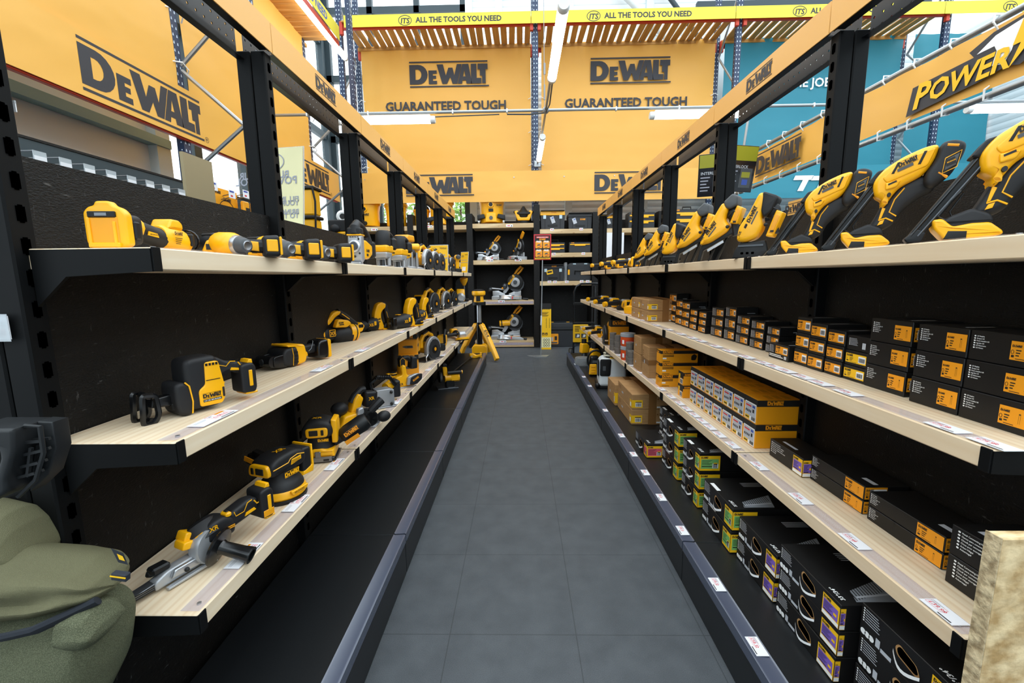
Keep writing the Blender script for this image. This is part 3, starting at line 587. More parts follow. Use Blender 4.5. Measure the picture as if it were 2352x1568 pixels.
p = onx(457, 420, -1.95); t = thing('tan_board', 'tan fibreboard panel end standing above the left gondola panel', 'board', p); m = M(); m.box((0, 0, (.15-p.z)/2), (.02, .24, .15+p.z), 'tan_board'); m.obj('panel', t)
t = thing('peg_panel', 'black peg panel with hooks behind the left gondola', 'peg panel', (-2.5, 5.6, 0)); m = M(); m.box((0, 0, 1.0), (.03, 1.9, 2.0), 'osb_black'); m.obj('panel', t)
for i, (u, v) in enumerate(((491, 427), (533, 446), (565, 446))):
    p = onx(u, v, -2.2); t = thing('hook_ticket', 'price ticket on a long hook by the peg panel, %s from the camera' % NTH[i], 'ticket', p, 0, 'hook tickets by the peg panel')
    m = M(); m.box((0, 0, 0), (.003, .075, .06), 'paper'); m.rect((.0025, 0, 0), (0, 1, 0), (0, 0, 1), -.03, .012, .05, .012, 'blue_print'); m.rect((.0025, 0, 0), (0, 1, 0), (0, 0, 1), -.02, -.02, .025, .012, 'red_print'); m.obj('card', t); m = M(); m.cyl((0, .02, .01), (-.28, .06, -.03), .004, 'steel', n=6); m.cyl((0, 0, -.02), (-.28, .04, -.06), .004, 'steel', n=6); m.obj('hook', t)
p = onx(519, 472, -2.3); t = thing('blade_pack', 'yellow saw blade pack hanging by the peg panel', 'blade pack', p); m = M(); m.box((0, 0, -.01), (.01, .28, .26), 'amber'); m.obj('card', t); m = M(); m.cyl((-.2, 0, .1), (0, 0, .1), .003, 'steel', n=6); m.obj('hook', t)
m = M(); m.shapes([ringp(0, -.06, .1, .1, .006, 32)], (.0062, 0, 0), (0, 1, 0), (0, 0, 1), 1, 'ink'); m.shapes(LOGO, (.0062, -.13, .075), (0, 1, 0), (0, 0, 1), .075, 'ink'); m.shapes(LOGO, (.0062, -.03, .03), (0, 1, 0), (0, 0, 1), .09, 'ink'); m.obj('print', t)
for i, (u, v) in enumerate(((563, 476), (584, 480))):
    p = onx(u, v, -2.25); t = thing('small_pack', 'small %s pack hanging low by the peg panel' % ('yellow and black', 'blue and orange')[i], 'pack', p, 0, 'small packs by the peg panel'); m = M(); m.box((0, 0, 0), (.03, .08, .09), 'amber', .008); m.obj('pack', t); m = M(); m.box((.016, .01, -.02), (.002, .05, .03), ('ink', 'blue_print')[i]); m.obj('print', t); m = M(); m.cyl((-.245, 0, .03), (0, 0, .03), .003, 'steel', n=6); m.obj('hook', t)
def standee(u0, v0, u1, v1, y, label):
    p = ony((u0+u1)/2, v1, y); p.z = 1.69; q = ony((u0+u1)/2, v0, y); w = (ony(u1, v1, y)-ony(u0, v1, y)).length; h = q.z-p.z
    t = thing('sign_holder', label, 'sign', p); t.rotation_euler = (-.12, 0, -.15)
    m = M(); m.box((0, 0, h/2), (w, .004, h), 'cream'); m.obj('card', t); m = M(); m.box((0, .005, h/2), (w+.012, .004, h+.01), 'acrylic'); m.box((0, -.04, .003), (w+.012, .08, .006), 'acrylic'); m.obj('holder', t)
    m = M(); o = (w*.42, -.0045, 0); X, Z = (-1, 0, 0), (0, 0, 1); m.shapes([ringp(.16, h*.83, .07, .05, .006)], o, X, Z, 1, 'grey_text')
    for s_, a, z_, sz in (('IT', .13, .8, .07), ('BUILD YOUR', .06, .63, .055), ('POWER TOOL', .01, .55, .06), ('FILL IN', .0, .33, .04), ('YOUR FORM', .0, .28, .04), ('BRING IT', .0, .17, .04), ('TO THE TILL', .0, .12, .04)): m.text(s_, V(o)+V((-a, 0, h*z_)), X, Z, sz, 'grey_text', .02)
    m.obj('lettering', t)
m = M(); m.box((-1.5, 3.9, 1.675), (.6, 6.0, .03), 'osb_black'); tag(m.obj('shelf_board'), 'black top shelf on the far side of the left gondola, behind its panel', 'shelf')
standee(590, 332, 700, 515, 2.5, 'cream acrylic sign holder with mirrored lettering behind the second left post')
# ================================================================ TOOLS
XZ = ((1, 0, 0), (0, 0, 1))
def logo(m, x, z, w, c='ink', y=-.05, sl=0): m.shapes(LOGO, (x, y, z), (math.cos(sl), 0, math.sin(sl)), (-math.sin(sl), 0, math.cos(sl)), w, c)
def line(m, pts, r, c, y): m.tube([(p[0], y, p[1]) for p in pts], r, c, 6)
def battery_dock(t, x0, x1, z0, z1, w, name='battery_dock'):
    m = M(); m.prism([(x0, z0), (x1-.008, z0-.004), (x1, z0+.01), (x1, z1-.012), (x1-.012, z1), (x0, z1-.004)], -w, w, 'rubber', bev=.007, r=.01)
    d = m.obj(name, t); m = M(); m.box(((x0+x1)/2+.006, 0, z0-.003), ((x1-x0)*.8, w*1.85, .008), 'yellow', .003); m.box((x1+.002, 0, (z0+z1)/2), (.005, w*1.2, (z1-z0)*.55), 'black', .002); m.box(((x0+x1)/2+.004, -w-.001, (z0+z1)/2-.002), (.011, .004, (z1-z0)*.55), 'yellow', .0015)
    m.prism([(x1-.022, z1-.004), (x1-.004, z1-.004), (x1-.006, z1+.009), (x1-.016, z1+.009)], -w*.7, w*.7, 'yellow', bev=.003); m.obj('yellow_trim', d); return d
# ---- compact reciprocating saw
def compact_saw(label, loc, rz, sc):
    t = thing('reciprocating_saw', label, 'saw', loc, rz, None, sc)
    m = M(); o = rp([(0, .0), (.03, .0), (.045, .02), (.04, .075), (.004, .08)], .01); m.tube([(p[0]*.8, -.028, p[1]) for p in o], .0075, 'gloss_black', 6, True); m.tube([(p[0]*.8, .028, p[1]) for p in o], .0075, 'gloss_black', 6, True)
    m.tube([(.02, -.028, .008), (.016, 0, .004), (.02, .028, .008)], .008, 'gloss_black'); m.tube([(.02, -.028, .074), (.014, 0, .078), (.02, .028, .074)], .008, 'gloss_black'); m.obj('shoe', t)
    m = M(); m.prism([(.025, .038), (.1, .03), (.1, .068), (.03, .062)], -.015, .015, 'gloss_black', bev=.004); m.box((.085, 0, .03), (.03, .05, .025), 'black', .005); m.obj('shoe_post', t)
    m = M(); m.prism([(.072, .03), (.082, .002), (.112, .0), (.118, .03), (.112, .085), (.095, .1), (.072, .095)], -.044, .044, 'rubber', bev=.012, r=.02); b = m.obj('nose_bumper', t)
    m = M(); line(m, [(.098, .097), (.108, .085), (.113, .04), (.109, .006)], .0022, 'yellow', -.0425); m.obj('yellow_line', b)
    m = M(); m.prism([(.1, .012), (.19, .01), (.202, .035), (.2, .08), (.192, .15), (.18, .164), (.115, .162), (.1, .15), (.1, .095)], -.042, .042, 'rubber', bev=.014, r=.02); h = m.obj('motor_housing', t)
    m = M(); m.prism([(.13, .018), (.19, .016), (.2, .035), (.2, .075), (.19, .14), (.184, .146), (.152, .145), (.149, .08), (.13, .066)], -.0455, -.038, 'yellow', bev=.003, r=.008)
    for i in range(4): m.box((.156+i*.009, -.0455, .138), (.0055, .003, .007), 'black')
    m.box((.17, -.0456, .092), (.038, .002, .002), 'black'); m.box((.195, -.046, .05), (.006, .004, .03), 'rubber', .002); m.obj('side_panel', h)
    m = M(); logo(m, .138, .04, .05, y=-.0462); m.rect((.138, -.0462, .03), *XZ, 0, 0, .05, .007, 'ink'); m.text('12V XR BRUSHLESS', (.1395, -.0466, .0315), *XZ, .0055, 'white', .01); m.obj('wordmark', h)
    m = M(); m.prism([(.185, .07), (.2, .066), (.212, .09), (.225, .1), (.255, .095), (.27, .075), (.285, .09), (.282, .115), (.262, .128), (.225, .134), (.2, .152), (.185, .155)], -.02, .02, 'rubber', bev=.01, r=.016); hd = m.obj('handle', t)
    m = M(); line(m, [(.198, .14), (.202, .126), (.222, .119), (.235, .132), (.25, .13)], .0015, 'yellow', -.0195); line(m, [(.258, .126), (.266, .113), (.278, .112)], .002, 'yellow', -.0195); m.prism([(.232, .105), (.262, .1), (.258, .108), (.236, .113)], -.0215, -.018, 'yellow'); m.obj('yellow_line', hd)
    m = M(); m.prism([(.2, .05), (.212, .052), (.216, .068), (.205, .078)], -.008, .008, 'rubber', bev=.003); m.prism([(.198, .074), (.216, .066), (.218, .07), (.2, .08)], -.014, .014, 'yellow', bev=.002); m.obj('trigger', t)
    battery_dock(t, .258, .306, .026, .12, .032); return t
compact_saw('compact saw with a tall motor housing, nearest the camera on the left middle shelf', on(318, 968, ZT[2])+V((.02, -.02, .0)), math.radians(62), .93)
# ---- slim reciprocating saw lying down
def slim_saw(label, loc, rz, sc):
    t = thing('reciprocating_saw', label, 'saw', loc, rz, None, sc)
    m = M(); m.prism(rp([(0, .012), (.06, .004), (.07, .03), (.06, .062), (.0, .056)], .012), -.05, -.036, 'gloss_black', bev=.004); m.prism(rp([(0, .012), (.06, .004), (.07, .03), (.06, .062), (.0, .056)], .012), .03, .044, 'gloss_black', bev=.004); m.cyl((.005, -.045, .035), (.005, .04, .035), .024, 'gloss_black'); m.cyl((-.02, 0, .035), (.02, 0, .035), .013, 'dark_steel'); m.obj('shoe', t)
    m = M(); m.prism([(.04, .01), (.11, .002), (.12, .04), (.11, .085), (.055, .082), (.04, .06)], -.055, .055, 'rubber', bev=.012, r=.015); b = m.obj('nose_bumper', t)
    m = M()
    for i in range(4): m.box((.098+.0*i, -.056, .02+i*.014), (.02, .003, .005), 'black')
    line(m, [(.083, .083), (.088, .05), (.083, .008)], .0014, 'yellow', -.0555); m.obj('vents', b)
    m = M(); m.prism([(.105, .004), (.15, .01), (.16, .04), (.15, .09), (.06, .098), (.07, .085), (.105, .086)], -.052, .052, 'yellow', bev=.01, r=.012); m.obj('motor_housing', t)
    m = M(); m.prism([(.15, .035), (.235, .038), (.235, .078), (.15, .075)], -.02, .02, 'rubber', bev=.01); h = m.obj('handle', t); m = M(); m.prism([(.15, .03), (.185, .03), (.18, .05), (.15, .055)], -.026, .026, 'yellow', bev=.005); m.tube([(.19, -.022, .05), (.205, -.022, .06), (.215, -.024, .09), (.216, -.02, .093)], .0015, 'steel', 5); m.obj('trigger_guard', h)
    m = M(); m.prism([(.225, .012), (.285, .006), (.29, .05), (.285, .095), (.235, .09), (.225, .06)], -.042, .042, 'gloss_black', bev=.012, r=.012); b = m.obj('battery_dock', t); m = M(); m.prism([(.282, .006), (.3, .01), (.3, .09), (.282, .094)], -.042, .042, 'yellow', bev=.005); m.box((.303, 0, .065), (.012, .03, .03), 'yellow', .004); m.obj('yellow_trim', b); return t
slim_saw('slim black reciprocating saw lying with its shoe towards the camera, left middle shelf', on(612, 850, ZT[2]), math.radians(66), .97)
# ---- reciprocating saws standing on their battery foot
def recip_saw(label, loc, rz, sc, barrel='rubber'):
    t = thing('reciprocating_saw', label, 'saw', loc, rz, None, sc)
    m = M(); o = [(-.03, .0), (.03, .0), (.036, .03), (.032, .085), (-.032, .085), (-.036, .03)]; m.prism(rp(o, .012), -.012, .022, 'gloss_black', ax='x', bev=.005); m.box((-.013, 0, .045), (.003, .026, .05), 'black', .001); m.cyl((-.02, 0, .045), (.0, 0, .045), .008, 'steel'); m.obj('shoe', t)
    m = M(); m.lathe([(.0, -.005), (.036, 0), (.043, .03), (.047, .07), (.052, .11), (.05, .15), (.0, .155)], barrel, (.015, 0, .045), (.99, 0, .1), 18, 1, 1.0); b = m.obj('barrel', t)
    m = M(); m.text('XR', (.08, -.05, .04), *XZ, .03, 'yellow', .02); m.box((.13, -.052, .06), (.02, .006, .03), 'yellow', .003); m.box((.07, 0, .099), (.03, .03, .004), 'yellow', .001); m.obj('badge', b)
    m = M(); m.prism([(.135, .04), (.19, .0), (.235, .012), (.22, .05), (.205, .09), (.206, .13), (.228, .158), (.25, .17), (.254, .2), (.215, .216), (.175, .2), (.15, .14)], -.025, .025, 'yellow', bev=.01, r=.014); h = m.obj('motor_housing', t); m = M(); logo(m, .155, .075, .045, y=-.0257, sl=.15); m.rect((.158, -.0257, .062), *XZ, 0, 0, .035, .007, 'ink'); m.obj('wordmark', h)
    m = M(); m.prism([(.205, .214), (.25, .212), (.27, .19), (.298, .05), (.262, .04), (.247, .12), (.24, .175)], -.02, .02, 'rubber', bev=.009, r=.012); h = m.obj('handle', t); m = M(); line(m, [(.255, .14), (.268, .09), (.272, .065)], .002, 'yellow', -.0198); m.obj('yellow_line', h)
    m = M(); m.prism([(.215, .018), (.27, .01), (.315, .015), (.315, .032), (.29, .055), (.235, .05)], -.033, .033, 'rubber', bev=.008, r=.01); f = m.obj('battery_dock', t); m = M(); m.box((.265, 0, .006), (.1, .06, .012), 'yellow', .004); m.box((.29, -.034, .03), (.03, .003, .006), 'yellow'); m.obj('yellow_trim', f); return t
recip_saw('reciprocating saw with upright yellow handle, next to the lying one, left middle shelf', on(817, 762, ZT[2])+V((.02, -.04, 0)), math.radians(52), .9)
recip_saw('black reciprocating saw with a square shoe turned to the camera, left middle shelf', on(900, 757, ZT[2])+V((.0, 0, 0)), math.radians(64), 1.0)
recip_saw('reciprocating saw tucked right behind the square-shoed one, before the circular saws', V((-.9, 3.55, ZT[2])), math.radians(66), .9)
def big_saw(label, loc, rz, sc):
    t = thing('reciprocating_saw', label, 'saw', loc, rz, None, sc)
    m = M(); m.lathe([(0, 0), (.04, .002), (.045, .02), (.042, .05), (.034, .09)], 'rubber', (0, 0, .05), (.95, .0, -.02), 18); m.lathe([(.034, .09), (.05, .11), (.052, .13), (.054, .2)], 'rubber', (0, 0, .05), (.98, 0, -.05), 18); b = m.obj('barrel', t)
    m = M(); m.lathe([(.0545, .0), (.056, .02), (.056, .045), (.05, .055), (0, .056)], 'yellow', (.19, 0, .042), (.98, 0, -.05), 18); m.lathe([(.0565, .03), (.0568, .034), (.0565, .038)], 'ink', (.19, 0, .042), (.98, 0, -.05), 18); m.obj('end_cap', t)
    m = M(); m.lathe([(.05, -.012), (.053, -.004), (.047, .008)], 'yellow', (.01, 0, .05), (.95, 0, .0), 18); m.prism([(-.02, -.0), (.02, .008), (.018, .035), (-.015, .03)], -.05, -.046, 'amber'); logo(m, -.012, .012, .025, y=-.051); m.obj('tag_card', b)
    m = M(); m.text('XR', (.05, -.047, .045), *XZ, .028, 'yellow', .02); m.shapes([poly2([(0, 0), (1, 0), (1, 1), (0, 1)], [(.08, .08), (.08, .92), (.92, .92), (.92, .08)])], (.045, -.0475, .037), *XZ, .038, 'yellow'); m.obj('badge', b)
    m = M(); m.prism([(.08, .085), (.16, .08), (.19, .1), (.17, .12), (.12, .13), (.1, .13)], -.055, -.02, 'yellow', bev=.008, r=.01); logo(m, .102, .105, .032, y=-.056); m.rect((.105, -.0558, .096), *XZ, 0, 0, .03, .006, 'ink'); m.obj('side_panel', b)
    m = M(); m.prism([(.02, .09), (.06, .13), (.1, .17), (.145, .178), (.15, .16), (.11, .14), (.07, .1)], -.02, .035, 'yellow', bev=.01, r=.012); m.obj('motor_housing', t)
    m = M(); m.tube([(.13, .0, .17), (.18, .0, .14), (.23, .0, .1), (.26, 0, .07)], [.02, .021, .02, .022], 'rubber', 10); h = m.obj('handle', t); m = M(); line(m, [(.15, .158), (.2, .122)], .003, 'yellow', -.019); m.obj('yellow_line', h)
    m = M(); m.prism([(.22, .04), (.28, .04), (.3, .075), (.275, .1), (.24, .075)], -.03, .03, 'yellow', bev=.008, r=.01); m.box((.27, -.03, .075), (.035, .006, .02), 'black', .004); m.obj('battery_dock', t); return t
big_saw('large reciprocating saw lying down with an orange tag, left middle shelf', on(722, 792, ZT[2])+V((.02, 0, .005)), math.radians(58), .98)
# ---- circular saw: blade on the aisle side (-y), nose to +x
def circ_saw(label, loc, rz, sc, guard='cast', motor=True, grp=None):
    t = thing('circular_saw', label, 'saw', loc, rz, grp, sc)
    m = M(); m.box((.0, .02, .003), (.27, .15, .006), 'steel', .002); m.box((.05, -.055, .008), (.1, .012, .01), 'steel', .002); m.cyl((.1, .06, .008), (.1, .06, .05), .006, 'dark_steel'); m.obj('base_plate', t)
    m = M(); m.prism([(-.1, .05)]+[(.1*math.cos(a), .09+.1*math.sin(a)) for a in [PI-.3-i*(PI-.3)/14 for i in range(15)]]+[(.1, .05)], -.05, -.015, guard, bev=.01); g = m.obj('upper_guard', t); m = M(); m.box((.0, -.0505, .16), (.05, .002, .014), 'grey_plastic'); m.obj('vents', g)
    m = M(); n = 30; m.prism([(.08*math.cos(2*PI*i/n)*(1 if i % 2 else .96), .088+.08*math.sin(2*PI*i/n)*(1 if i % 2 else .96)) for i in range(n)], -.0555, -.0525, 'dark_steel'); m.cyl((0, -.062, .088), (0, -.05, .088), .014, 'amber'); m.cyl((0, -.059, .088), (0, -.05, .088), .034, 'black'); m.obj('blade', t)
    m = M(); m.prism([(.094*math.cos(a), .085+.094*math.sin(a)) for a in [PI+.3+i*(PI-.25)/12 for i in range(13)]]+[(.05*math.cos(a), .085+.05*math.sin(a)) for a in [2*PI+.05-i*(PI-.25)/12 for i in range(13)]], -.052, -.044, 'dark_steel', bev=.002); m.tube([(-.1, -.055, .06), (-.125, -.055, .04), (-.12, -.055, .01)], .005, 'metal', 6); m.obj('lower_guard', t)
    m = M(); m.cyl((0, -.015, .095), (0, .075, .095), .05, 'yellow', .046, 18); m.cyl((0, .075, .095), (0, .085, .095), .04, 'rubber', .034, 18); m.obj('motor_housing', t)
    m = M(); m.tube([(.06, .01, .15), (.05, .01, .19), (.0, .01, .215), (-.06, .01, .2), (-.1, .01, .16), (-.1, .01, .11)], [.02, .019, .017, .017, .02, .022], 'yellow', 10); h = m.obj('handle', t); m = M(); m.tube([(.03, .01, .213), (-.02, .01, .224), (-.07, .01, .205)], .013, 'rubber', 8); m.obj('grip', h); m = M(); m.tube([(.06, .02, .15), (.09, .03, .17), (.1, .03, .19)], .014, 'rubber', 8); m.obj('front_handle', t)
    m = M(); x = -.13; m.box((x, .045, .13), (.04, .09, .085), 'yellow', .01); d = m.obj('battery_dock', t); m = M(); m.box((x-.0185, .045, .13), (.008, .06, .06), 'black', .003); m.obj('dock_opening', d); return t
cs = [(V((-.9, 4.35, ZT[2])), 'circular saw with a dark guard, nearest of three on the left middle shelf', 'dark_steel', 1.12), (V((-.88, 4.95, ZT[2])), 'circular saw with a pale metal guard, second on the left middle shelf', 'cast', 1.1), (V((-.86, 5.45, ZT[2])), 'circular saw with a black guard, farthest on the left middle shelf', 'black', 1.0)]
for p, l, g, sc in cs: circ_saw(l, p, math.radians(76), sc, g)
for i, (y, sc) in enumerate(((3.95, .9), (4.28, .9), (4.6, .88), (4.95, .86), (5.35, .86))):
    circ_saw('circular saw in the row on the left top shelf, %s from the camera' % NTH[i], V((-.86, y, ZT[1])), math.radians(79), sc*1.12, 'cast' if i < 2 else 'steel', grp='circular saws on the left top shelf')
circ_saw('big circular saw with a silver guard in front of the yellow boxes, left lowest shelf', V((-.88, 4.1, ZT[3])), math.radians(68), 1.2, 'cast')
# ---- jigsaw with body handle
def jigsaw(label, loc, rz, sc, top_handle=True):
    t = thing('jigsaw', label, 'jigsaw', loc, rz, None, sc)
    m = M(); m.box((.0, 0, .004), (.15, .075, .008), 'metal', .003); m.box((.05, 0, .012), (.05, .05, .012), 'cast', .004); m.obj('base_plate', t)
    m = M(); m.prism([(.02, .03), (.05, .012), (.068, .03), (.074, .1), (.07, .15), (.02, .155)], -.034, .034, 'cast', bev=.01, r=.01); g = m.obj('gear_housing', t)
    m = M(); m.lathe([(0, 0), (.024, 0), (.03, .004), (.03, .01)], 'metal', (.085, 0, .095), (-1, 0, 0), 20)
    m.lathe([(.018, .0), (.022, .003), (.018, .006)], 'dark_steel', (.088, 0, .095), (-1, 0, 0), 20); m.ball((.074, .022, .13), .005, 'ink', 8); m.ball((.074, .024, .06), .005, 'ink', 8); m.ball((.074, 0, .045), .006, 'ink', 8)
    for i in range(4): m.box((.0725, -.018+i*.012, .14), (.003, .008, .003), 'ink')
    m.obj('front_plate', g)
    m = M(); m.prism([(-.11, .06), (-.05, .035), (.03, .03), (.03, .13), (-.02, .13), (-.11, .11)], -.035, .035, 'yellow', bev=.012, r=.015); b = m.obj('motor_housing', t); m = M(); logo(m, -.05, .07, .05, y=-.0358); m.rect((-.05, -.0358, .055), *XZ, 0, 0, .03, .012, 'ink'); m.shapes(LOGO, (.0, .0358, .07), (-1, 0, 0), (0, 0, 1), .05, 'ink'); m.rect((-.0, .0358, .05), (-1, 0, 0), (0, 0, 1), 0, 0, .03, .012, 'ink'); m.obj('wordmark', b)
    m = M(); m.tube([(.05, 0, .158), (.05, 0, .185), (.02, 0, .21), (-.05, 0, .2), (-.12, 0, .165), (-.13, 0, .12)], [.03, .028, .02, .018, .02, .03], 'rubber', 12); m.prism([(.02, .15), (.075, .148), (.074, .185), (.025, .185)], -.034, .034, 'rubber', bev=.01); m.obj('handle', t); m = M(); m.box((.045, 0, .15), (.062, .072, .008), 'yellow', .003); m.obj('yellow_trim', t)
    m = M(); m.box((-.15, 0, .09), (.05, .07, .09), 'rubber', .012); d = m.obj('battery_dock', t); m = M(); m.box((-.176, 0, .09), (.008, .06, .075), 'yellow', .003); m.obj('yellow_trim', d)
    m = M(); m.box((.04, 0, -.012+.03), (.012, .002, .03), 'steel'); m.obj('blade', t); return t
jigsaw('jigsaw with a large silver front and looped black handle, left top shelf', V((-.86, 2.36, ZT[1])), math.radians(-88), 1.05)
def barrel_jig(label, loc, rz, sc):
    t = thing('barrel_jigsaw', label, 'jigsaw', loc, rz, 'barrel jigsaws', sc)
    m = M(); m.box((0, 0, .004), (.12, .08, .008), 'metal', .003); m.tube([(.04, -.025, .008), (.045, -.025, .045), (.045, .025, .045), (.04, .025, .008)], .004, 'metal', 6); m.cyl((.02, 0, .006), (.02, 0, .06), .012, 'dark_steel'); m.obj('base_plate', t)
    m = M(); m.prism([(-.03, .05), (.045, .05), (.05, .085), (-.035, .085)], -.04, .04, 'cast', bev=.01, r=.01); m.cyl((.0, .03, .01), (0, .03, .06), .012, 'cast'); m.cyl((.0, -.03, .01), (0, -.03, .06), .012, 'cast'); m.obj('gear_housing', t)
    m = M(); m.prism([(-.05, .08), (.048, .084), (.05, .12), (.04, .125), (-.055, .125)], -.042, .042, 'yellow', bev=.012, r=.012); m.prism([(-.13, .075), (-.04, .06), (-.04, .1), (-.13, .105)], -.03, .03, 'yellow', bev=.01); m.ball((.0, -.041, .1), (.014, .004, .018), 'cast', 10); b = m.obj('motor_housing', t); m = M(); logo(m, -.1, .088, .04, y=-.031); m.shapes(LOGO, (-.055, .0312, .08), (-1, 0, 0), (0, 0, 1), .04, 'ink'); m.obj('wordmark', b)
    m = M(); m.lathe([(.042, .12), (.043, .15), (.041, .19), (.03, .208), (0, .21)], 'rubber', (0, 0, 0), (0, 0, 1), 18); m.obj('top_grip', t)
    m = M(); m.box((-.115, 0, .14), (.055, .07, .075), 'rubber', .014); m.tube([(-.05, 0, .17), (-.08, 0, .2), (-.12, 0, .185)], .016, 'rubber', 8); d = m.obj('battery_dock', t); m = M(); m.box((-.144, 0, .14), (.006, .05, .06), 'yellow', .002); m.obj('yellow_trim', d); return t
barrel_jig('barrel-grip jigsaw with black rubber top, directly right of the silver-fronted jigsaw', V((-.83, 2.68, ZT[1])), math.radians(-95), 1.05)
barrel_jig('barrel-grip jigsaw with a plain black dome, left of the tall router', V((-.83, 3.03, ZT[1])), math.radians(-100), 1.05)
def router(label, loc, rz, sc, tall=True):
    t = thing('router', label, 'router', loc, rz, None, sc); h = .25 if tall else .2
    m = M(); m.lathe([(0, 0), (.085, 0), (.085, .012), (.05, .022), (.03, .024), (0, .024)], 'cast', n=24); m.box((.07, 0, .01), (.06, .1, .012), 'metal', .003); m.obj('base', t)
    m = M(); m.cyl((-.05, .03, .02), (-.05, .03, .13), .01, 'metal'); m.cyl((.05, .03, .02), (.05, .03, .13), .01, 'metal'); m.cyl((.0, 0, .02), (.0, 0, .09), .03, 'cast', .034); m.obj('columns', t)
    m = M(); m.cyl((0, 0, .09), (0, 0, h-.05), .042, 'yellow', .045, 18); b = m.obj('motor_housing', t); m = M(); m.prism([(-.07, h-.05), (.07, h-.05), (.075, h-.02), (.05, h), (-.06, h)], -.055, .055, 'amber' if tall else 'yellow', bev=.012, r=.012)
    for i in range(4): m.box((-.03+i*.02, -.056, h-.03), (.012, .003, .01), 'ink')
    m.obj('top_cap', b); m = M(); m.ball((-.085, .0, .12), (.03, .028, .035), 'rubber'); m.ball((.085, 0, .12), (.03, .028, .035), 'rubber'); m.obj('side_handles', t); return t
router('tall plunge router with orange top and silver columns, left top shelf', V((-.86, 3.3, ZT[1])), math.radians(-100), 1.0)
router('shorter black and yellow router behind the tall one, left top shelf', V((-.88, 3.62, ZT[1])), math.radians(-80), 1.05, False)
# ---- drill drivers lying on their backs
def lying_drill(label, loc, rz, sc):
    t = thing('drill_driver', label, 'drill', loc, rz, 'drill drivers lying on the left top shelf', sc); A = V((-.06, .05, .037)); D = V((.62, -.78, -.02)).normalized()
    m = M(); m.lathe([(0, -.012), (.024, -.008), (.034, .01), (.037, .03), (.036, .07)], 'rubber', A, D, 18, 1.05, .95); m.box((-.045, .02, .062), (.05, .04, .012), 'rubber', .005, rz=-.9); m.obj('motor_housing', t)
    m = M(); m.lathe([(.0365, .05), (.039, .056), (.039, .1), (.033, .112), (.028, .118)], 'yellow', A, D, 18, 1.05, .95); m.prism([(-.075, .012), (-.03, .004), (.0, .012), (.0, .04), (-.06, .046)], -.018, .0, 'yellow', bev=.005); m.box((-.055, -.019, .026), (.016, .003, .016), 'ink'); m.obj('yellow_shell', t)
    m = M(); m.lathe([(.028, .112), (.03, .118), (.027, .13)], 'metal', A, D, 18); m.lathe([(.024, .125), (.024, .14), (.02, .152), (.014, .155), (.012, .15), (.0, .148)], 'grey_plastic', A, D, 18); m.lathe([(.009, .1555), (.012, .157), (.014, .155)], 'steel', A, D, 14); m.obj('chuck', t)
    m = M(); m.tube([(.0, .0, .034), (.04, .005, .034), (.09, .0, .032)], [.022, .02, .022], 'rubber', 10); h = m.obj('handle', t); m = M(); m.prism([(.03, .02), (.07, .016), (.07, .044), (.03, .048)], -.022, -.012, 'yellow', bev=.003); m.obj('yellow_line', h)
    m = M(); m.prism([(.08, .0), (.125, .0), (.13, .03), (.125, .066), (.08, .062)], -.04, .045, 'rubber', bev=.01, r=.01); d = m.obj('battery_dock', t); m = M(); m.box((.1285, .0, .033), (.007, .078, .056), 'yellow', .002); m.box((.105, -.0405, .033), (.03, .004, .036), 'yellow', .003); m.obj('yellow_trim', d); return t
for i, (u, v, s_) in enumerate(((536, 602, .95), (634, 600, 1.0), (716, 606, 1.02))):
    p = onx(u, v, -.845); p.z = ZT[1]; lying_drill('drill driver lying on the left top shelf, %s after the cut-out tool' % NTH[i], p, math.radians((34, 34, 36)[i]), (.98, 1.12, 1.2)[i])
# ---- cut-out tool with an open battery slot facing the camera
t = thing('cut_out_tool', 'yellow cut-out tool lying with its empty battery slot facing the camera, left top shelf', 'rotary tool', V((-.905, .965, ZT[1]+.0)), math.radians(96), None, .8); LT = t
m = M(); m.prism(rp([(-.058, .012), (-.03, -.0), (.03, .0), (.05, .018), (.05, .1), (.036, .115), (.02, .118), (.016, .13), (-.02, .13), (-.026, .118), (-.045, .112), (-.058, .096)], .008), -.015, .012, 'yellow', ax='x', bev=.006); b = m.obj('battery_dock', t)
m = M(); m.box((-.0155, .0, .05), (.006, .075, .075), 'amber', .003); m.box((-.017, .0, .094), (.008, .07, .016), 'black', .002); m.box((-.0185, .0, .094), (.006, .03, .008), 'steel'); m.box((-.018, -.03, .04), (.01, .008, .07), 'yellow', .002); m.box((-.018, .034, .045), (.01, .008, .08), 'yellow', .002); m.box((-.018, .0, .012), (.012, .08, .014), 'yellow', .003); m.obj('battery_slot', b)
m = M(); m.prism(rp([(-.05, .015), (.05, .015), (.052, .1), (-.052, .1)], .02), .012, .06, 'rubber', ax='x', bev=.012); m.box((.03, -.05, .055), (.022, .012, .05), 'black', .004); m.obj('dock_rear', t)
m = M(); m.lathe([(.03, -.02), (.03, .02), (.03, .1), (.034, .12)], 'rubber', (.07, 0, .07), (1, 0, -.1), 18); m.obj('handle', t)
m = M(); m.prism([(.1, .05), (.145, .046), (.14, .058), (.105, .062)], -.0325, -.03, 'yellow'); m.text('BRUSHLESS', (.108, -.0331, .0515), *XZ, .0065, 'ink', .01); m.lathe([(.029, 0), (.034, .006), (.034, .014), (.029, .02)], 'yellow', (.075, 0, .07), (1, 0, -.1), 12); m.obj('badge', t)
m = M(); m.lathe([(.032, 0), (.04, .015), (.043, .05), (.045, .09), (.04, .115), (.03, .12), (0, .12)], 'yellow', (.18, 0, .055), (1, 0, -.06), 20); m.prism([(.195, .08), (.27, .08), (.27, .1), (.255, .112), (.215, .112)], -.03, .03, 'yellow', bev=.008); b = m.obj('motor_housing', t)
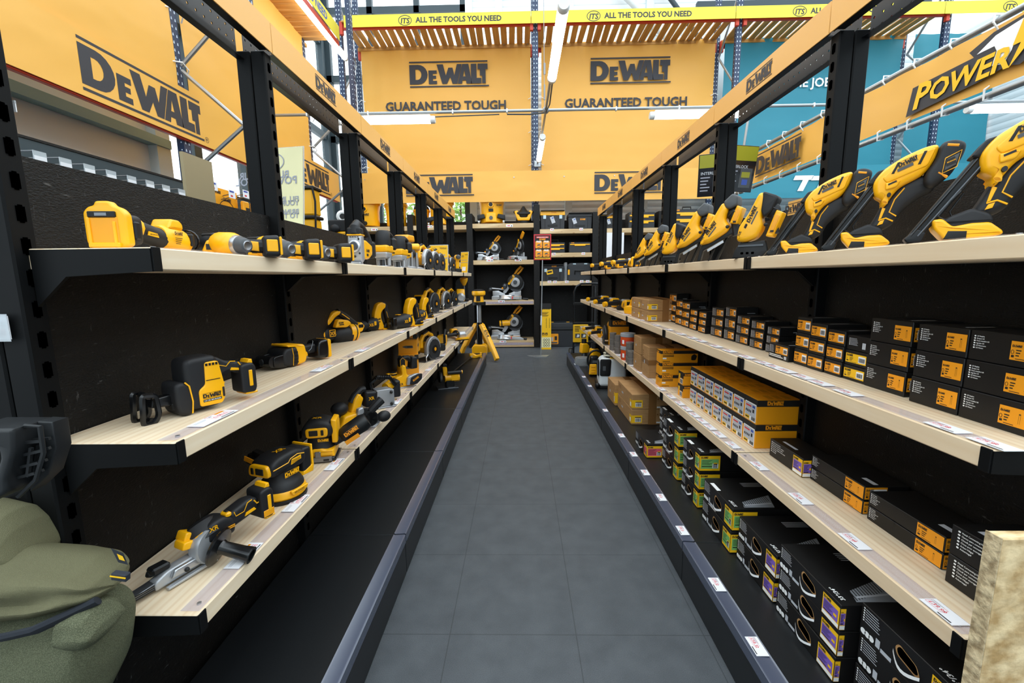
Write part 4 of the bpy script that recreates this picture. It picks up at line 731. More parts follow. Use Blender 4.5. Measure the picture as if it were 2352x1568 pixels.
m = M(); logo(m, .2, .06, .04, y=-.0445); m.box((.283, -.035, .05), (.016, .03, .04), 'black', .004)
for i in range(4): m.rect((.2, -.0447, .05-i*.006), *XZ, 0, 0, .035-i*.004, .002, 'ink')
m.obj('rating_print', b)
m = M(); m.lathe([(.026, 0), (.026, .03), (.018, .035), (.0, .035)], 'rubber', (.295, 0, .05), (1, 0, -.05), 16); m.tube([(.335+.0*math.cos(a), .036*math.cos(a), .05+.036*math.sin(a)) for a in [i*PI/9-1.2 for i in range(16)]], .0045, 'gloss_black', 6); m.obj('nose_guard', t)
# ---- band file
t = thing('band_file', 'long silver band file with a thick black side handle, front of the left lowest shelf', 'sander', on(290, 1394, ZT[3])+V((.0, -.01, 0)), math.radians(67), None, 1.02)
m = M(); m.prism([(0, .012), (.07, .012), (.07, .03), (.0, .022)], -.014, .014, 'steel', bev=.003); m.prism([(.06, .008), (.19, .012), (.19, .05), (.09, .044), (.06, .03)], -.018, .012, 'cast', bev=.005, r=.006); m.prism([(.08, .003), (.2, .008), (.2, .016), (.08, .009)], -.034, -.02, 'cast', bev=.002); m.prism([(.09, .024), (.165, .022), (.165, .045), (.1, .044)], -.03, -.018, 'metal', bev=.004, r=.005)
for i in range(3): m.box((.035+.0*i, -.0145, .014+i*.005), (.06, .002, .0022), 'ink')
m.obj('file_arm', t); m = M(); m.box((.082, .004, .053), (.04, .03, .018), 'black', .004); m.ball((.07, .012, .045), (.014, .01, .01), 'black', 8); m.ball((.125, -.032, .03), .006, 'ink', 8); m.obj('belt_clamp', t)
m = M(); m.lathe([(.0, .0), (.045, .0), (.048, .006), (.046, .03), (0, .03)], 'cast', (.195, -.028, .055), (0, 1, 0), 24); m.lathe([(.049, .0), (.05, .01), (.047, .024)], 'yellow', (.2, -.018, .057), (0, 1, 0), 24); m.obj('gear_housing', t)
m = M(); m.lathe([(.046, 0), (.047, .02), (.043, .045), (.025, .055), (0, .056)], 'rubber', (.2, -.0, .06), (.1, .65, .76), 20); m.prism([(.175, .06), (.26, .055), (.26, .1), (.23, .118), (.19, .112)], -.03, .035, 'rubber', bev=.012, r=.015); b = m.obj('motor_housing', t)
m = M(); m.text('XR', (.188, -.031, .094), *XZ, .018, 'yellow', .02); m.box((.246, -.012, .114), (.016, .03, .014), 'yellow', .004); m.box((.246, -.012, .118), (.007, .016, .012), 'ink', .002); m.box((.24, -.0315, .078), (.03, .002, .002), 'amber'); m.box((.24, -.0315, .083), (.03, .002, .002), 'amber'); m.obj('speed_switch', b)
m = M(); m.prism([(.14, .085), (.17, .075), (.18, .095), (.15, .108)], -.0, .04, 'yellow', bev=.005); m.prism([(.13, .07), (.165, .062), (.165, .085), (.135, .09)], -.012, .03, 'yellow', bev=.005); m.obj('dust_port', t)
m = M(); m.prism([(.25, .065), (.3, .075), (.335, .085), (.338, .122), (.305, .128), (.25, .112)], -.022, .022, 'rubber', bev=.011, r=.012); h = m.obj('handle', t); m = M(); line(m, [(.262, .112), (.266, .098), (.29, .1), (.302, .12), (.316, .123)], .0014, 'yellow', -.0215); line(m, [(.322, .118), (.33, .105), (.338, .107)], .002, 'yellow', -.0215); m.prism([(.29, .085), (.325, .09), (.32, .098), (.295, .094)], -.024, -.02, 'yellow'); m.obj('yellow_line', h)
d = battery_dock(t, .335, .378, .052, .142, .034); m = M(); m.box((.356, -.0352, .066), (.034, .002, .02), 'amber', .001); m.obj('warning_label', d)
m = M(); m.lathe([(.0, .0), (.047, .0), (.05, .004), (.046, .008), (.02, .012), (.017, .02), (.019, .07), (.022, .09), (.022, .094), (.015, .094), (.014, .07), (0, .07)], 'gloss_black', (.2, -.036, .05), (.55, -.8, -.22), 24); h = m.obj('side_handle', t)
# ---- random orbital sander
def orbital(label, loc, rz, sc):
    t = thing('orbital_sander', label, 'sander', loc, rz, None, sc)
    m = M(); m.lathe([(0, 0), (.078, 0), (.08, .006), (.078, .014), (0, .014)], 'black', n=32); m.obj('sanding_pad', t)
    m = M(); m.lathe([(.074, .014), (.078, .02), (.077, .034), (.072, .042)], 'yellow', n=32); m.obj('skirt', t)
    m = M(); m.lathe([(.072, .04), (.07, .052), (.062, .066), (.054, .076), (.051, .1), (.053, .112)], 'rubber', n=28); b = m.obj('neck', t)
    m = M(); m.prism(rp([(-.03, .03), (.03, .03), (.036, .044), (-.036, .044)], .003), -.084, -.072, 'yellow', bev=.003); m.text('BRUSHLESS', (-.026, -.0845, .034), *XZ, .0085, 'ink', .01); logo(m, -.032, .086, .062, 'yellow', y=-.0548); m.obj('badge', b)
    m = M(); m.prism([(-.078, .115), (-.07, .1), (.06, .1), (.075, .12), (.07, .15), (.03, .166), (-.04, .162), (-.074, .148)], -.05, .05, 'rubber', bev=.016, r=.02); h = m.obj('top_grip', t)
    m = M(); m.text('XR', (-.02, -.012, .1665), (1, 0, 0), (0, 1, 0), .03, 'yellow', .02); line(m, [(-.07, .128), (-.01, .132), (.0, .142), (.03, .148), (.06, .14)], .0018, 'yellow', -.0495); m.prism([(.0, .12), (.045, .126), (.045, .14), (.005, .138)], -.0515, -.047, 'yellow', bev=.001)
    for i in range(3): m.rect((.004, -.0519, .1245+i*.004), *XZ, 0, 0, .036, .0015, 'ink')
    m.obj('trim', h)
    m = M(); m.prism(rp([(-.042, .106), (.042, .106), (.044, .125), (.036, .146), (-.036, .146), (-.044, .125)], .01), -.086, -.07, 'yellow', ax='x', bev=.005); m.box((-.087, -.008, .126), (.004, .034, .022), 'ink', .002); m.box((-.088, .022, .126), (.004, .012, .022), 'black', .002); m.obj('switch_face', h)
    m = M(); m.prism([(.06, .06), (.095, .06), (.1, .08), (.1, .15), (.06, .152)], -.042, .042, 'rubber', bev=.008, r=.008); d = m.obj('battery_dock', t); m = M(); m.prism([(.055, .056), (.102, .054), (.108, .075), (.106, .155), (.098, .155), (.1, .08), (.06, .068)], -.044, .044, 'yellow', bev=.003); m.obj('yellow_trim', d)
    m = M(); m.box((.03, .12, .1), (.06, .11, .06), 'black', .02, 2, rot=rot(x=.25)); m.box((-.0, .12, .105), (.003, .09, .018), 'orange_print', rot=rot(x=.25)); m.box((-.001, .1, .1), (.003, .03, .006), 'red_print', rot=rot(x=.25)); m.obj('dust_bag', t); return t
orbital('round black orbital sander with a yellow skirt and switch, left lowest shelf', V((-.868, 1.46, ZT[3])), math.radians(72), 1.04)
def palm(label, loc, rz, sc):
    t = thing('palm_sander', label, 'sander', loc, rz, None, sc)
    m = M(); m.box((0, 0, .006), (.125, .12, .012), 'black', .003); m.box((0, 0, .015), (.115, .11, .008), 'grey_plastic', .002); m.obj('sanding_plate', t)
    m = M(); m.box((0, -.064, .016), (.1, .008, .02), 'steel', .002); m.box((0, -.066, .036), (.022, .006, .026), 'steel', .003); m.box((-.03, -.069, .014), (.02, .003, .006), 'ink'); m.box((.03, -.069, .014), (.02, .003, .006), 'ink'); m.tube([(.066, -.05, .012), (.07, 0, .02), (.066, .05, .012)], .003, 'steel', 6); m.obj('paper_clamp', t)
    m = M(); m.prism(rp([(-.06, .02), (.06, .02), (.056, .048), (.03, .05), (.012, .056), (-.012, .056), (-.03, .05), (-.056, .048)], .004), -.056, .056, 'yellow', bev=.008); m.obj('skirt', t)
    m = M(); m.lathe([(.055, .045), (.05, .06), (.045, .085), (.047, .1)], 'rubber', n=22); b = m.obj('neck', t); m = M(); logo(m, .0, .08, .04, 'yellow', y=-.046); m.obj('wordmark', b)
    m = M(); m.prism([(-.055, .1), (.05, .095), (.06, .12), (.05, .155), (.0, .17), (-.04, .158), (-.06, .13)], -.05, .05, 'rubber', bev=.018, r=.02); h = m.obj('top_grip', t); m = M(); m.prism(rp([(-.04, .1), (.038, .1), (.04, .138), (-.042, .138)], .012), -.056, -.046, 'yellow', bev=.005); m.box((-.012, -.0565, .12), (.032, .004, .022), 'ink', .002); m.box((.02, -.0565, .12), (.01, .005, .022), 'ink', .002); m.text('XR', (-.02, -.025, .169), (1, 0, 0), (0, 1, 0), .028, 'yellow', .02); m.obj('switch_face', h)
    m = M(); m.prism([(.05, .07), (.07, .07), (.07, .16), (.05, .165)], -.04, .04, 'yellow', bev=.004); m.obj('battery_dock', t)
    m = M(); m.lathe([(.018, 0), (.02, .03), (.03, .04), (.034, .06), (.036, .13), (.03, .15), (0, .152)], 'black', (.05, .0, .06), (.75, .15, .45), 14); d = m.obj('dust_bag', t); m = M(); p = V((.1, -.026, .082)); m.shapes(LOGO, p, V((.75, .15, .45)).normalized(), (-.5, 0, .85), .06, 'orange_print'); m.box((.125, -.03, .075), (.06, .004, .016), 'orange_print', rot=rot(y=-.54)); m.obj('print', d); return t
palm('square palm sander with a chrome paper clamp and black dust bag, left lowest shelf', V((-.88, 1.8, ZT[3])), math.radians(14), 1.1)
# ---- belt sander
t = thing('belt_sander', 'yellow belt sander with silver side cover and large black front knob, left lowest shelf', 'sander', V((-.93, 2.12, ZT[3])), math.radians(48), None, .98)
m = M(); m.prism([(-.02, .012), (.2, .0), (.22, .02), (.2, .045), (.12, .05), (.02, .05), (-.03, .028)], -.045, .06, 'cast', bev=.01, r=.012); m.obj('belt_frame', t)
m = M(); m.prism([(-.03, .03), (.08, .035), (.1, .06), (.1, .1), (-.0, .092), (-.015, .055)], -.06, .055, 'yellow', bev=.012, r=.012); m.prism([(.05, .09), (.1, .09), (.13, .16), (.1, .19), (.075, .16)], -.03, .03, 'yellow', bev=.01, r=.01); b = m.obj('motor_housing', t)
m = M(); m.prism([(.055, .03), (.09, .02), (.105, .1), (.1, .125), (.07, .12)], -.075, -.045, 'cast', bev=.008, r=.01); m.obj('side_cover', t)
m = M(); m.ball((.0, -.01, .125), (.045, .04, .036), 'rubber', 16); m.cyl((.0, 0, .08), (.0, 0, .12), .02, 'rubber'); m.obj('front_knob', t)
m = M(); m.tube([(.07, .0, .14), (.095, 0, .175), (.13, 0, .2), (.15, 0, .2)], [.02, .02, .02, .018], 'rubber', 10); m.box((.105, -.02, .172), (.024, .006, .02), 'yellow', .003); m.box((.105, -.024, .172), (.012, .003, .008), 'ink'); m.prism([(.14, .1), (.2, .1), (.21, .18), (.14, .19)], -.03, .03, 'rubber', bev=.012); h = m.obj('handle', t); m = M(); m.text('XR', (.155, -.031, .14), *XZ, .025, 'yellow', .02); m.obj('badge', h)
m = M(); m.lathe([(.0, .0), (.034, .0), (.04, .01), (.04, .08), (0, .08)], 'gloss_black', (.12, -.11, .065), (.2, .98, 0), 18); m.tube([(.13, -.09, .1), (.16, -.1, .13), (.19, -.1, .15)], [.02, .022, .024], 'rubber', 10); m.ball((.21, -.08, .05), (.04, .03, .03), 'rubber', 12)
for i in range(7): m.lathe([(.0405, 0), (.042, .003), (.0405, .006)], 'black', (.12+.2*.006*i, -.11+.011*i, .065), (.2, .98, 0), 18)
m.obj('motor_cover', t); m = M(); m.ball((.1, -.085, .02), (.014, .012, .01), 'ink', 8); m.obj('tracking_knob', t)
# ---- biscuit jointer
t = thing('biscuit_jointer', 'silver-fronted biscuit jointer with a ribbed black loop handle, left lowest shelf', 'jointer', V((-.865, 2.6, ZT[3])), math.radians(35), None, 1.1)
m = M(); m.box((.0, -.02, .004), (.11, .13, .008), 'steel', .002); m.prism([(-.05, .008), (.04, .008), (.04, .1), (-.045, .1)], -.075, -.066, 'cast', bev=.002); m.box((.045, -.03, .05), (.008, .08, .09), 'cast', .002); m.box((-.01, -.04, .1), (.08, .07, .006), 'cast', .002); m.obj('fence', t)
m = M(); m.cyl((0, -.064, .05), (0, .06, .05), .034, 'metal', n=18); m.lathe([(.035, 0), (.037, .01), (.035, .02)], 'dark_steel', (0, -.04, .05), (0, 1, 0), 18); m.obj('cutter_housing', t); m = M()
for x, z in ((.03, .02), (.03, .085)): m.ball((x, -.08, z), .009, 'ink', 8)
m.obj('knob', t)
m = M(); m.tube([(-.05, .0, .08), (-.06, .0, .13), (-.02, 0, .16), (.05, 0, .15), (.085, .01, .1)], .012, 'gloss_black', 8); 
for i in range(9): m.lathe([(.0125, 0), (.0145, .003), (.0125, .006)], 'gloss_black', (-.035+i*.01, 0, .158-abs(i-4)*.001), (1, 0, 0), 8)
m.obj('loop_handle', t); m = M(); m.tube([(.03, .02, .09), (.08, .05, .1)], [.026, .03], 'yellow', 12); m.prism([(.06, .02), (.12, .02), (.12, .12), (.06, .12)], .02, .09, 'rubber', bev=.012); m.obj('motor_housing', t)
# ---- planer
t = thing('planer', 'yellow planer with a round front knob and black side cover, left lowest shelf', 'planer', V((-.91, 3.0, ZT[3])), math.radians(40), None, 1.05)
m = M(); m.box((.03, 0, .004), (.24, .085, .008), 'cast', .002); m.obj('sole', t)
m = M(); m.prism([(.0, .008), (.14, .008), (.15, .05), (.1, .08), (.085, .09), (.08, .15), (.06, .16), (.045, .14), (.05, .09), (.0, .08)], -.042, .042, 'yellow', bev=.01, r=.012); b = m.obj('body', t); m = M(); m.text('XR', (.02, -.043, .02), *XZ, .025, 'ink', .02); m.obj('badge', b)
m = M(); m.cyl((-.045, 0, .09), (.01, 0, .085), .02, 'yellow'); m.cyl((.0, 0, .07), (.0, 0, .085), .018, 'rubber'); m.ball((0, 0, .1), (.03, .03, .014), 'rubber', 14); m.lathe([(.026, .1), (.03, .104), (.026, .108)], 'yellow', n=14); m.obj('front_knob', t)
m = M(); m.prism([(.05, .11), (.085, .11), (.09, .2), (.07, .215), (.045, .2)], -.024, .024, 'rubber', bev=.009, r=.01); m.tube([(.08, 0, .2), (.11, 0, .2), (.14, 0, .17)], .016, 'rubber', 8); h = m.obj('handle', t); m = M(); m.tube([(.047, -.0245, .125), (.047, -.0245, .19), (.065, -.0245, .205), (.083, -.0245, .19), (.083, -.0245, .125)], .0016, 'yellow', 5); m.obj('yellow_line', h)
m = M(); m.prism([(.12, .12), (.17, .12), (.17, .2), (.13, .205)], -.035, .035, 'rubber', bev=.01); m.obj('battery_dock', t)
m = M(); m.prism([(.07, .02), (.13, .02), (.165, .05), (.17, .09), (.13, .09), (.08, .075)], -.065, -.04, 'cast', bev=.006, r=.01); m.prism([(.09, .02), (.14, .02), (.18, .05), (.185, .088), (.15, .09), (.1, .07)], -.072, -.06, 'rubber', bev=.004, r=.01); h = m.obj('belt_cover', t); m = M(); logo(m, .115, .04, .05, 'orange_print', y=-.0725, sl=.5); m.obj('wordmark', h)
# ---- cut-off saw, angle grinder with round guard, tool on the left end
t = thing('cut_off_saw', 'black hooped cut-off saw on the left lowest shelf, behind the big circular saw', 'saw', V((-.87, 4.75, ZT[3])), math.radians(95), None, 1.25)
m = M(); m.prism([(-.08, .03), (.06, .03), (.08, .08), (.05, .12), (-.06, .12)], -.04, .04, 'yellow', bev=.012, r=.012); m.obj('body', t); m = M(); m.tube([(.08, -.03, .05), (.1, -.03, .11), (.05, -.03, .16), (-.06, -.03, .165), (-.1, -.03, .13), (-.09, -.03, .06)], .011, 'rubber', 8); m.obj('hoop_handle', t); m = M(); m.lathe([(0, 0), (.07, 0), (.075, .01), (.07, .03), (0, .03)], 'black', (.09, .02, .075), (0, 1, 0), 20); m.obj('blade_guard', t); m = M(); m.prism([(-.13, .0), (-.07, .0), (-.07, .06), (-.13, .06)], -.035, .035, 'rubber', bev=.01); m.obj('battery_dock', t)
def grinder(label, loc, rz, sc, grp=None, disc=True, sd=-1):
    t = thing('angle_grinder', label, 'grinder', loc, rz, grp, sc)
    m = M(); m.lathe([(0, -.0), (.024, .0), (.028, .02), (.026, .1), (.034, .13), (.036, .17)], 'yellow', (.0, 0, .05), (1, 0, 0), 16); m.obj('body', t)
    m = M(); m.lathe([(.026, .02), (.031, .03), (.028, .09), (.026, .1)], 'rubber', (.0, 0, .05), (1, 0, 0), 16); m.obj('grip', t)
    m = M(); m.prism([(.165, .02), (.21, .02), (.215, .06), (.2, .08), (.165, .085)], -.032, .032, 'cast', bev=.008, r=.01); m.obj('gear_head', t)
    m = M(); m.lathe([(.0, .0), (.062, .0), (.065, .004), (.065, .018), (.05, .022), (0, .022)], 'yellow' if disc else 'black', (.195, 0, .004), (0, 0, 1), 22); m.lathe([(.0, 0), (.06, 0), (.06, .004), (0, .004)], 'black', (.195, 0, .0), (0, 0, 1), 22); m.obj('disc_guard', t)
    hd = (-.35 if sd > 0 else .1, sd, -.02); m = M(); m.lathe([(.0, 0), (.01, 0), (.012, .01), (.024, .014), (.018, .02), (.016, .14), (.02, .15), (.0, .154)], 'rubber', (.17, .03*sd, .06), hd, 12); h = m.obj('side_handle', t); m = M(); m.lathe([(.0, .158), (.019, .157), (.02, .14), (.018, .132)], 'yellow', (.17, .03*sd, .06), hd, 12); m.obj('end_ring', h)
    m = M(); m.box((-.03, 0, .05), (.06, .07, .075), 'yellow', .01); d = m.obj('battery_dock', t); m = M(); m.box((-.06, 0, .05), (.006, .045, .05), 'black', .002); m.obj('dock_opening', d); return t
grinder('yellow grinder with a flat round guard at the far end of the left lowest shelf', V((-.86, 5.6, ZT[3])), math.radians(-60), 1.35)
# ---- far end of the left shelves
t = thing('cordless_drill', 'small yellow and black drill standing at the far end of the left top shelf', 'drill', V((-.83, 5.85, ZT[1])), math.radians(-70), None, 1.2)
m = M(); m.lathe([(0, 0), (.024, 0), (.03, .01), (.03, .09), (.026, .1)], 'yellow', (-.06, 0, .17), (1, 0, .0), 14); m.obj('motor_housing', t); m = M(); m.lathe([(.026, 0), (.022, .03), (.014, .045), (0, .045)], 'grey_plastic', (.04, 0, .17), (1, 0, 0), 14); m.obj('chuck', t); m = M(); m.prism([(-.03, .04), (.01, .04), (.02, .15), (-.03, .15)], -.018, .018, 'yellow', bev=.008); m.obj('handle', t); m = M(); m.box((0, 0, .022), (.11, .07, .044), 'black', .008); m.obj('battery', t)
t = thing('circular_saw', 'yellow handheld saw standing at the far end of the left middle shelf', 'saw', V((-.85, 6.2, ZT[2])), math.radians(-80), None, 1.3)
m = M(); m.box((0, 0, .004), (.2, .14, .008), 'metal', .002); m.obj('base_plate', t); m = M(); m.prism([(-.05, .02), (.05, .02), (.055, .1), (.03, .15), (-.04, .15)], -.045, .045, 'yellow', bev=.012, r=.012); m.box((0, -.046, .1), (.05, .008, .05), 'black', .006); m.obj('body', t); m = M(); m.lathe([(.045, 0), (.05, .02), (.03, .05), (.0, .05)], 'cast', (.03, 0, .06), (1, 0, 0), 16); m.obj('gear_head', t); m = M(); m.ball((-.06, .0, .1), (.03, .03, .035), 'rubber'); m.ball((.0, -.06, .1), .03, 'rubber'); m.obj('side_handle', t)
t = thing('work_light', 'yellow cone-headed work light standing on the end of the left middle shelf', 'work light', V((-.84, 6.55, ZT[2])), 0, None, 1.1)
m = M(); m.box((0, 0, .02), (.12, .1, .04), 'black', .01); m.obj('base', t); m = M(); m.cyl((0, 0, .04), (0, 0, .24), .012, 'steel'); m.obj('stem', t); m = M(); m.lathe([(.0, 0), (.02, 0), (.05, .06), (.055, .09), (.05, .1), (0, .1)], 'yellow', (0, 0, .22), (0, -.2, 1), 18); m.obj('head', t)
def sign_card(u, v, y, x, label, w, h, tilt, rzz):
    p = onx(u, v, x); p.z = ZT[1]; t = thing('sign_holder', label, 'sign', p); t.rotation_euler = (tilt, 0, rzz)
    m = M(); m.box((0, 0, h/2), (w, .004, h), 'print_yellow'); m.obj('card', t); m = M(); m.box((0, .003, h/2), (w+.014, .004, h+.014), 'acrylic'); m.box((0, .03, .003), (w+.014, .07, .006), 'acrylic'); m.obj('holder', t)
    m = M(); o = V((-w/2, -.003, 0)); its(m, o+V((w*.08, 0, h*.78)), (1, 0, 0), (0, 0, 1), w*.28); m.text('TOOLS', o+V((w*.55, 0, h*.86)), *XZ, w*.12, 'ink', .03); m.text('BUILD YOUR', o+V((w*.5, 0, h*.6)), *XZ, w*.13, 'grey_text', .03, 'CENTER'); m.text('POWER TOOL ORDER', o+V((w*.5, 0, h*.49)), *XZ, w*.1, 'grey_text', .03, 'CENTER')
    m.box((0, -.002, h*.2), (w*.5, .003, h*.2), 'paper'); m.obj('lettering', t)
sign_card(1008, 617, 4, -.9, 'yellow sign card behind the circular saws on the left top shelf', .2, .29, -.1, -.1)
sign_card(1065, 622, 6, -.82, 'yellow sign card leaning at the far end of the left top shelf', .13, .3, -.12, -.55)
# speaker-like fixture and black case glimpsed behind the left panel
p = onx(787, 497, -1.3); t = thing('round_fixture', 'small white round fixture with a dark centre behind the left gondola panel', 'fixture', p); m = M(); m.lathe([(.0, -.03), (.03, -.03), (.045, -.01), (.045, .0), (.03, .012), (.018, .008)], 'white', (0, 0, 0), (.3, -1, 0), 20); m.lathe([(.0, .004), (.02, .004), (.02, .012)], 'ink', (0, 0, 0), (.3, -1, 0), 16); m.obj('ring', t); m = M(); m.cyl((0, 0, -.04), (0, .02, 1.69-p.z), .012, 'black'); m.obj('stem', t)
p = onx(784, 540, -1.25); t = thing('battery_tool', 'black tool top with a yellow band standing behind the left gondola panel', 'tool', p); m = M(); m.prism([(-.07, .02), (.07, .02), (.07, .09), (.06, .1), (-.06, .1), (-.07, .09)], -.05, .05, 'rubber', bev=.008); m.ball((-.02, -.05, .04), (.035, .02, .03), 'rubber', 10); m.obj('battery', t); m = M(); m.box((0, 0, (.02+1.69-p.z)/2), (.15, .11, .02-1.69+p.z), 'yellow', .01); m.obj('body', t)
# ---- boxes, plinth items
def tool_box_card(label, loc, rz, w, d, h):
    t = thing('tool_carton', label, 'box', loc, rz, 'yellow router cartons'); m = M(); m.box((0, 0, h/2), (w, d, h), 'amber', .002); m.box((0, 0, h*.86), (w+.001, d+.001, h*.24), 'ink'); m.obj('carton', t)
    m = M(); logo(m, -w*.38, h*.78, w*.7, 'orange_print', y=-d/2-.0015); m.rect((-w/2, -d/2-.001, 0), *XZ, 0, h*.7, w, .003, 'ink'); m.obj('wordmark', t)
    m = M(); y = -d/2-.001; m.shapes([poly2(rp([(0, .05), (.12, .0), (.3, -.06), (.8, -.06), (.85, 0), (.8, .14), (.3, .14), (.12, .1)], .05))], (-w*.3, y, h*.33), *XZ, w*.7, 'grey_plastic'); m.shapes([poly2(rp([(0, 0), (.5, 0), (.5, .12), (0, .12)], .02))], (-w*.02, y-.0006, h*.335), *XZ, w*.5, 'ink'); m.shapes([poly2(rp([(0, .05), (.12, .0), (.3, -.06), (.8, -.06), (.85, 0), (.8, .14), (.3, .14), (.12, .1)], .05))], (w/2+.001, -d*.3, h*.33), (0, 1, 0), (0, 0, 1), d*.7, 'grey_plastic'); m.obj('picture', t)
b0 = V((-.93, 3.52, ZT[3]))
tool_box_card('yellow tool carton, upper of two stacked on the left lowest shelf', b0+V((-.0, .03, .165)), math.radians(8), .15, .17, .165)
tool_box_card('yellow tool carton, lower of two stacked on the left lowest shelf', b0, math.radians(14), .16, .17, .165)
t = thing('metal_saw', 'yellow metal-cutting saw standing on the left plinth', 'saw', on(1030, 893, ZP)+V((-.02, .05, 0)), math.radians(20), None, 1.35)
m = M(); m.box((.0, 0, .004), (.17, .1, .008), 'dark_steel', .002); m.box((.03, -.03, .009), (.06, .02, .006), 'grey_plastic'); m.obj('base_plate', t); m = M(); m.box((.02, 0, .04), (.07, .06, .075), 'black', .006); m.cyl((-.02, 0, .085), (.1, 0, .085), .036, 'yellow', n=16); m.box((.06, 0, .085), (.08, .07, .06), 'yellow', .012); m.obj('motor_housing', t); m = M(); m.prism([(.0, .05)]+[(.075*math.cos(a), .07+.075*math.sin(a)) for a in [i*PI/10 for i in range(11)]], -.07, -.045, 'black', bev=.006); m.v = [(y-.0-.0, -x, z) for x, y, z in m.v]; m.obj('blade_guard', t)
m = M(); m.prism([(-.03, .1), (.0, .1), (.0, .17), (-.015, .2), (-.04, .19)], -.02, .02, 'yellow', bev=.008, r=.01); m.box((-.02, 0, .19), (.04, .045, .03), 'rubber', .008); m.obj('handle', t); m = M(); m.cyl((.0, -.03, .13), (.12, -.03, .13), .014, 'rubber'); m.cyl((.115, -.03, .13), (.122, -.03, .13), .015, 'yellow'); m.obj('front_handle', t)
a = on(1098, 812, ZP); b_ = on(1062, 850, ZP); t = thing('string_trimmer', 'yellow-headed pole tool with a black shaft lying on the left plinth', 'trimmer', on(1085, 822, ZP), 0)
m = M(); dd = (onx(1045, 860, -.84)-on(1085, 822, ZP)); m.cyl((0, 0, .03), V((-.13, -1.15, .03)), .012, 'black', n=10); m.cyl((-.0, 0, .03), (-.015, -.12, .03), .018, 'metal', n=10); m.obj('shaft', t); m = M(); m.prism([(-.04, .0), (.06, .0), (.14, .03), (.15, .06), (.12, .06), (.06, .045), (.02, .07), (-.04, .07)], -.03, .03, 'yellow', bev=.01, r=.01); m.box((.13, 0, .045), (.03, .05, .08), 'yellow', .006); m.box((.148, 0, .05), (.006, .03, .04), 'ink'); m.obj('head', t)

p = onx(716, 488, -1.6); p.z = max(p.z, 1.69+.29); t = thing('strapped_pack', 'yellow and black strapped pack hanging behind the cream sign holder', 'pack', p); m = M(); m.box((0, 0, 0), (.1, .12, .2), 'yellow', .015); m.box((0, 0, -.2), (.1, .12, .16), 'yellow', .015); m.obj('pack', t)
for z in (.105, -.11, -.29): m = M(); m.box((0, 0, z), (.12, .15, .025), 'black', .006); m.obj('strap', t)
m = M(); m.tube([(.05, -.07, .1), (.07, -.08, .0), (.05, -.07, -.28)], .008, 'black', 6); m.obj('harness', t)
# ================================================================ RIGHT GONDOLA STOCK
def bars(m, o, X, Z, a, b, w, h, n=14, seed=1):
    rr = random.Random(seed); x = a
    while x < a+w-.001:
        ww = w/n*rr.uniform(.3, .8); m.rect(o, X, Z, x, b, min(ww, a+w-x), h, 'ink'); x += ww+w/n*rr.uniform(.25, .6)
def lab_orange(m, o, X, Z, w, h, bar=.32, bg='orange_print', seed=1, fig=False, n=12):
    o, X, Z = V(o), V(X), V(Z); N = X.cross(Z).normalized()*.0004
    m.rect(o, X, Z, 0, 0, w, h, bg); o1 = o+N; s = h
    m.shapes(LOGO, o1+X*(w*.05)+Z*(h*.68), X, Z, min(w*.34, h*.9), 'ink'); m.shapes([ringp(w*.08, h*.42, s*.08, s*.12, s*.025, 10)], o1, X, Z, 1, 'ink'); m.rect(o1, X, Z, w*.05, h*.14, w*.1, h*.12, 'ink')
    for i in range(3): m.rect(o1, X, Z, w*.2, h*(.5-.14*i), w*(.18-.03*i), h*.06, 'ink')
    m.rect(o1, X, Z, w*.2, h*.06, w*.36, h*.035, 'ink')
    if bar: m.rect(o1, X, Z, w*(1-bar)-w*.03, h*.14, w*bar, h*.7, 'white'); bars(m, o1+N, X, Z, w*(1-bar), h*.22, w*bar*.85, h*.45, n, seed)
    if fig: m.shapes([poly2([(0, 0), (.01, 0), (.01, .48), (.08, .48), (.08, 0), (.09, 0), (.09, .54), (0, .54)])], o1+X*(w*.7)+Z*(h*.2), X, Z, h, 'ink')
def langs(m, o, X, Z, w, h, words=None, n=6):
    o, X, Z = V(o), V(X), V(Z); rr = random.Random(5)
    for i in range(n):
        z = h*(n-1-i)/n; m.shapes([poly2(arc(h/n*.42, z+h/n*.35, h/n*.4, h/n*.3, 0, 2*PI, 10)[:-1])], o, X, Z, 1, 'white')
        if words: m.text(words[i], o+X*(h/n*1.15)+Z*(z+h/n*.12), X, Z, h/n*.72, 'white', .015)
        else: m.rect(o, X, Z, h/n*1.1, z+h/n*.2, w*rr.uniform(.45, .9), h/n*.3, 'grey_print')
STAPLES = ['US Staples', 'Grapas US', 'Punti metallici US', 'Agrafes US', 'US Klammern', 'US Nieten']
NAILS = ['Metal Connecting Nails', 'Clavos para conectores metálicos', 'Chiodi per connettori metallici', 'Clous pour ancrages en bandes papier', 'Anker-Nägel', 'Ankernagel']
_nb = {}
def box_body(t, d, L, h, m_='box_black'):
    m = M(); m.box((0, 0, h/2), (d, L, h-.0015), m_, .0015); m.obj('carton', t)
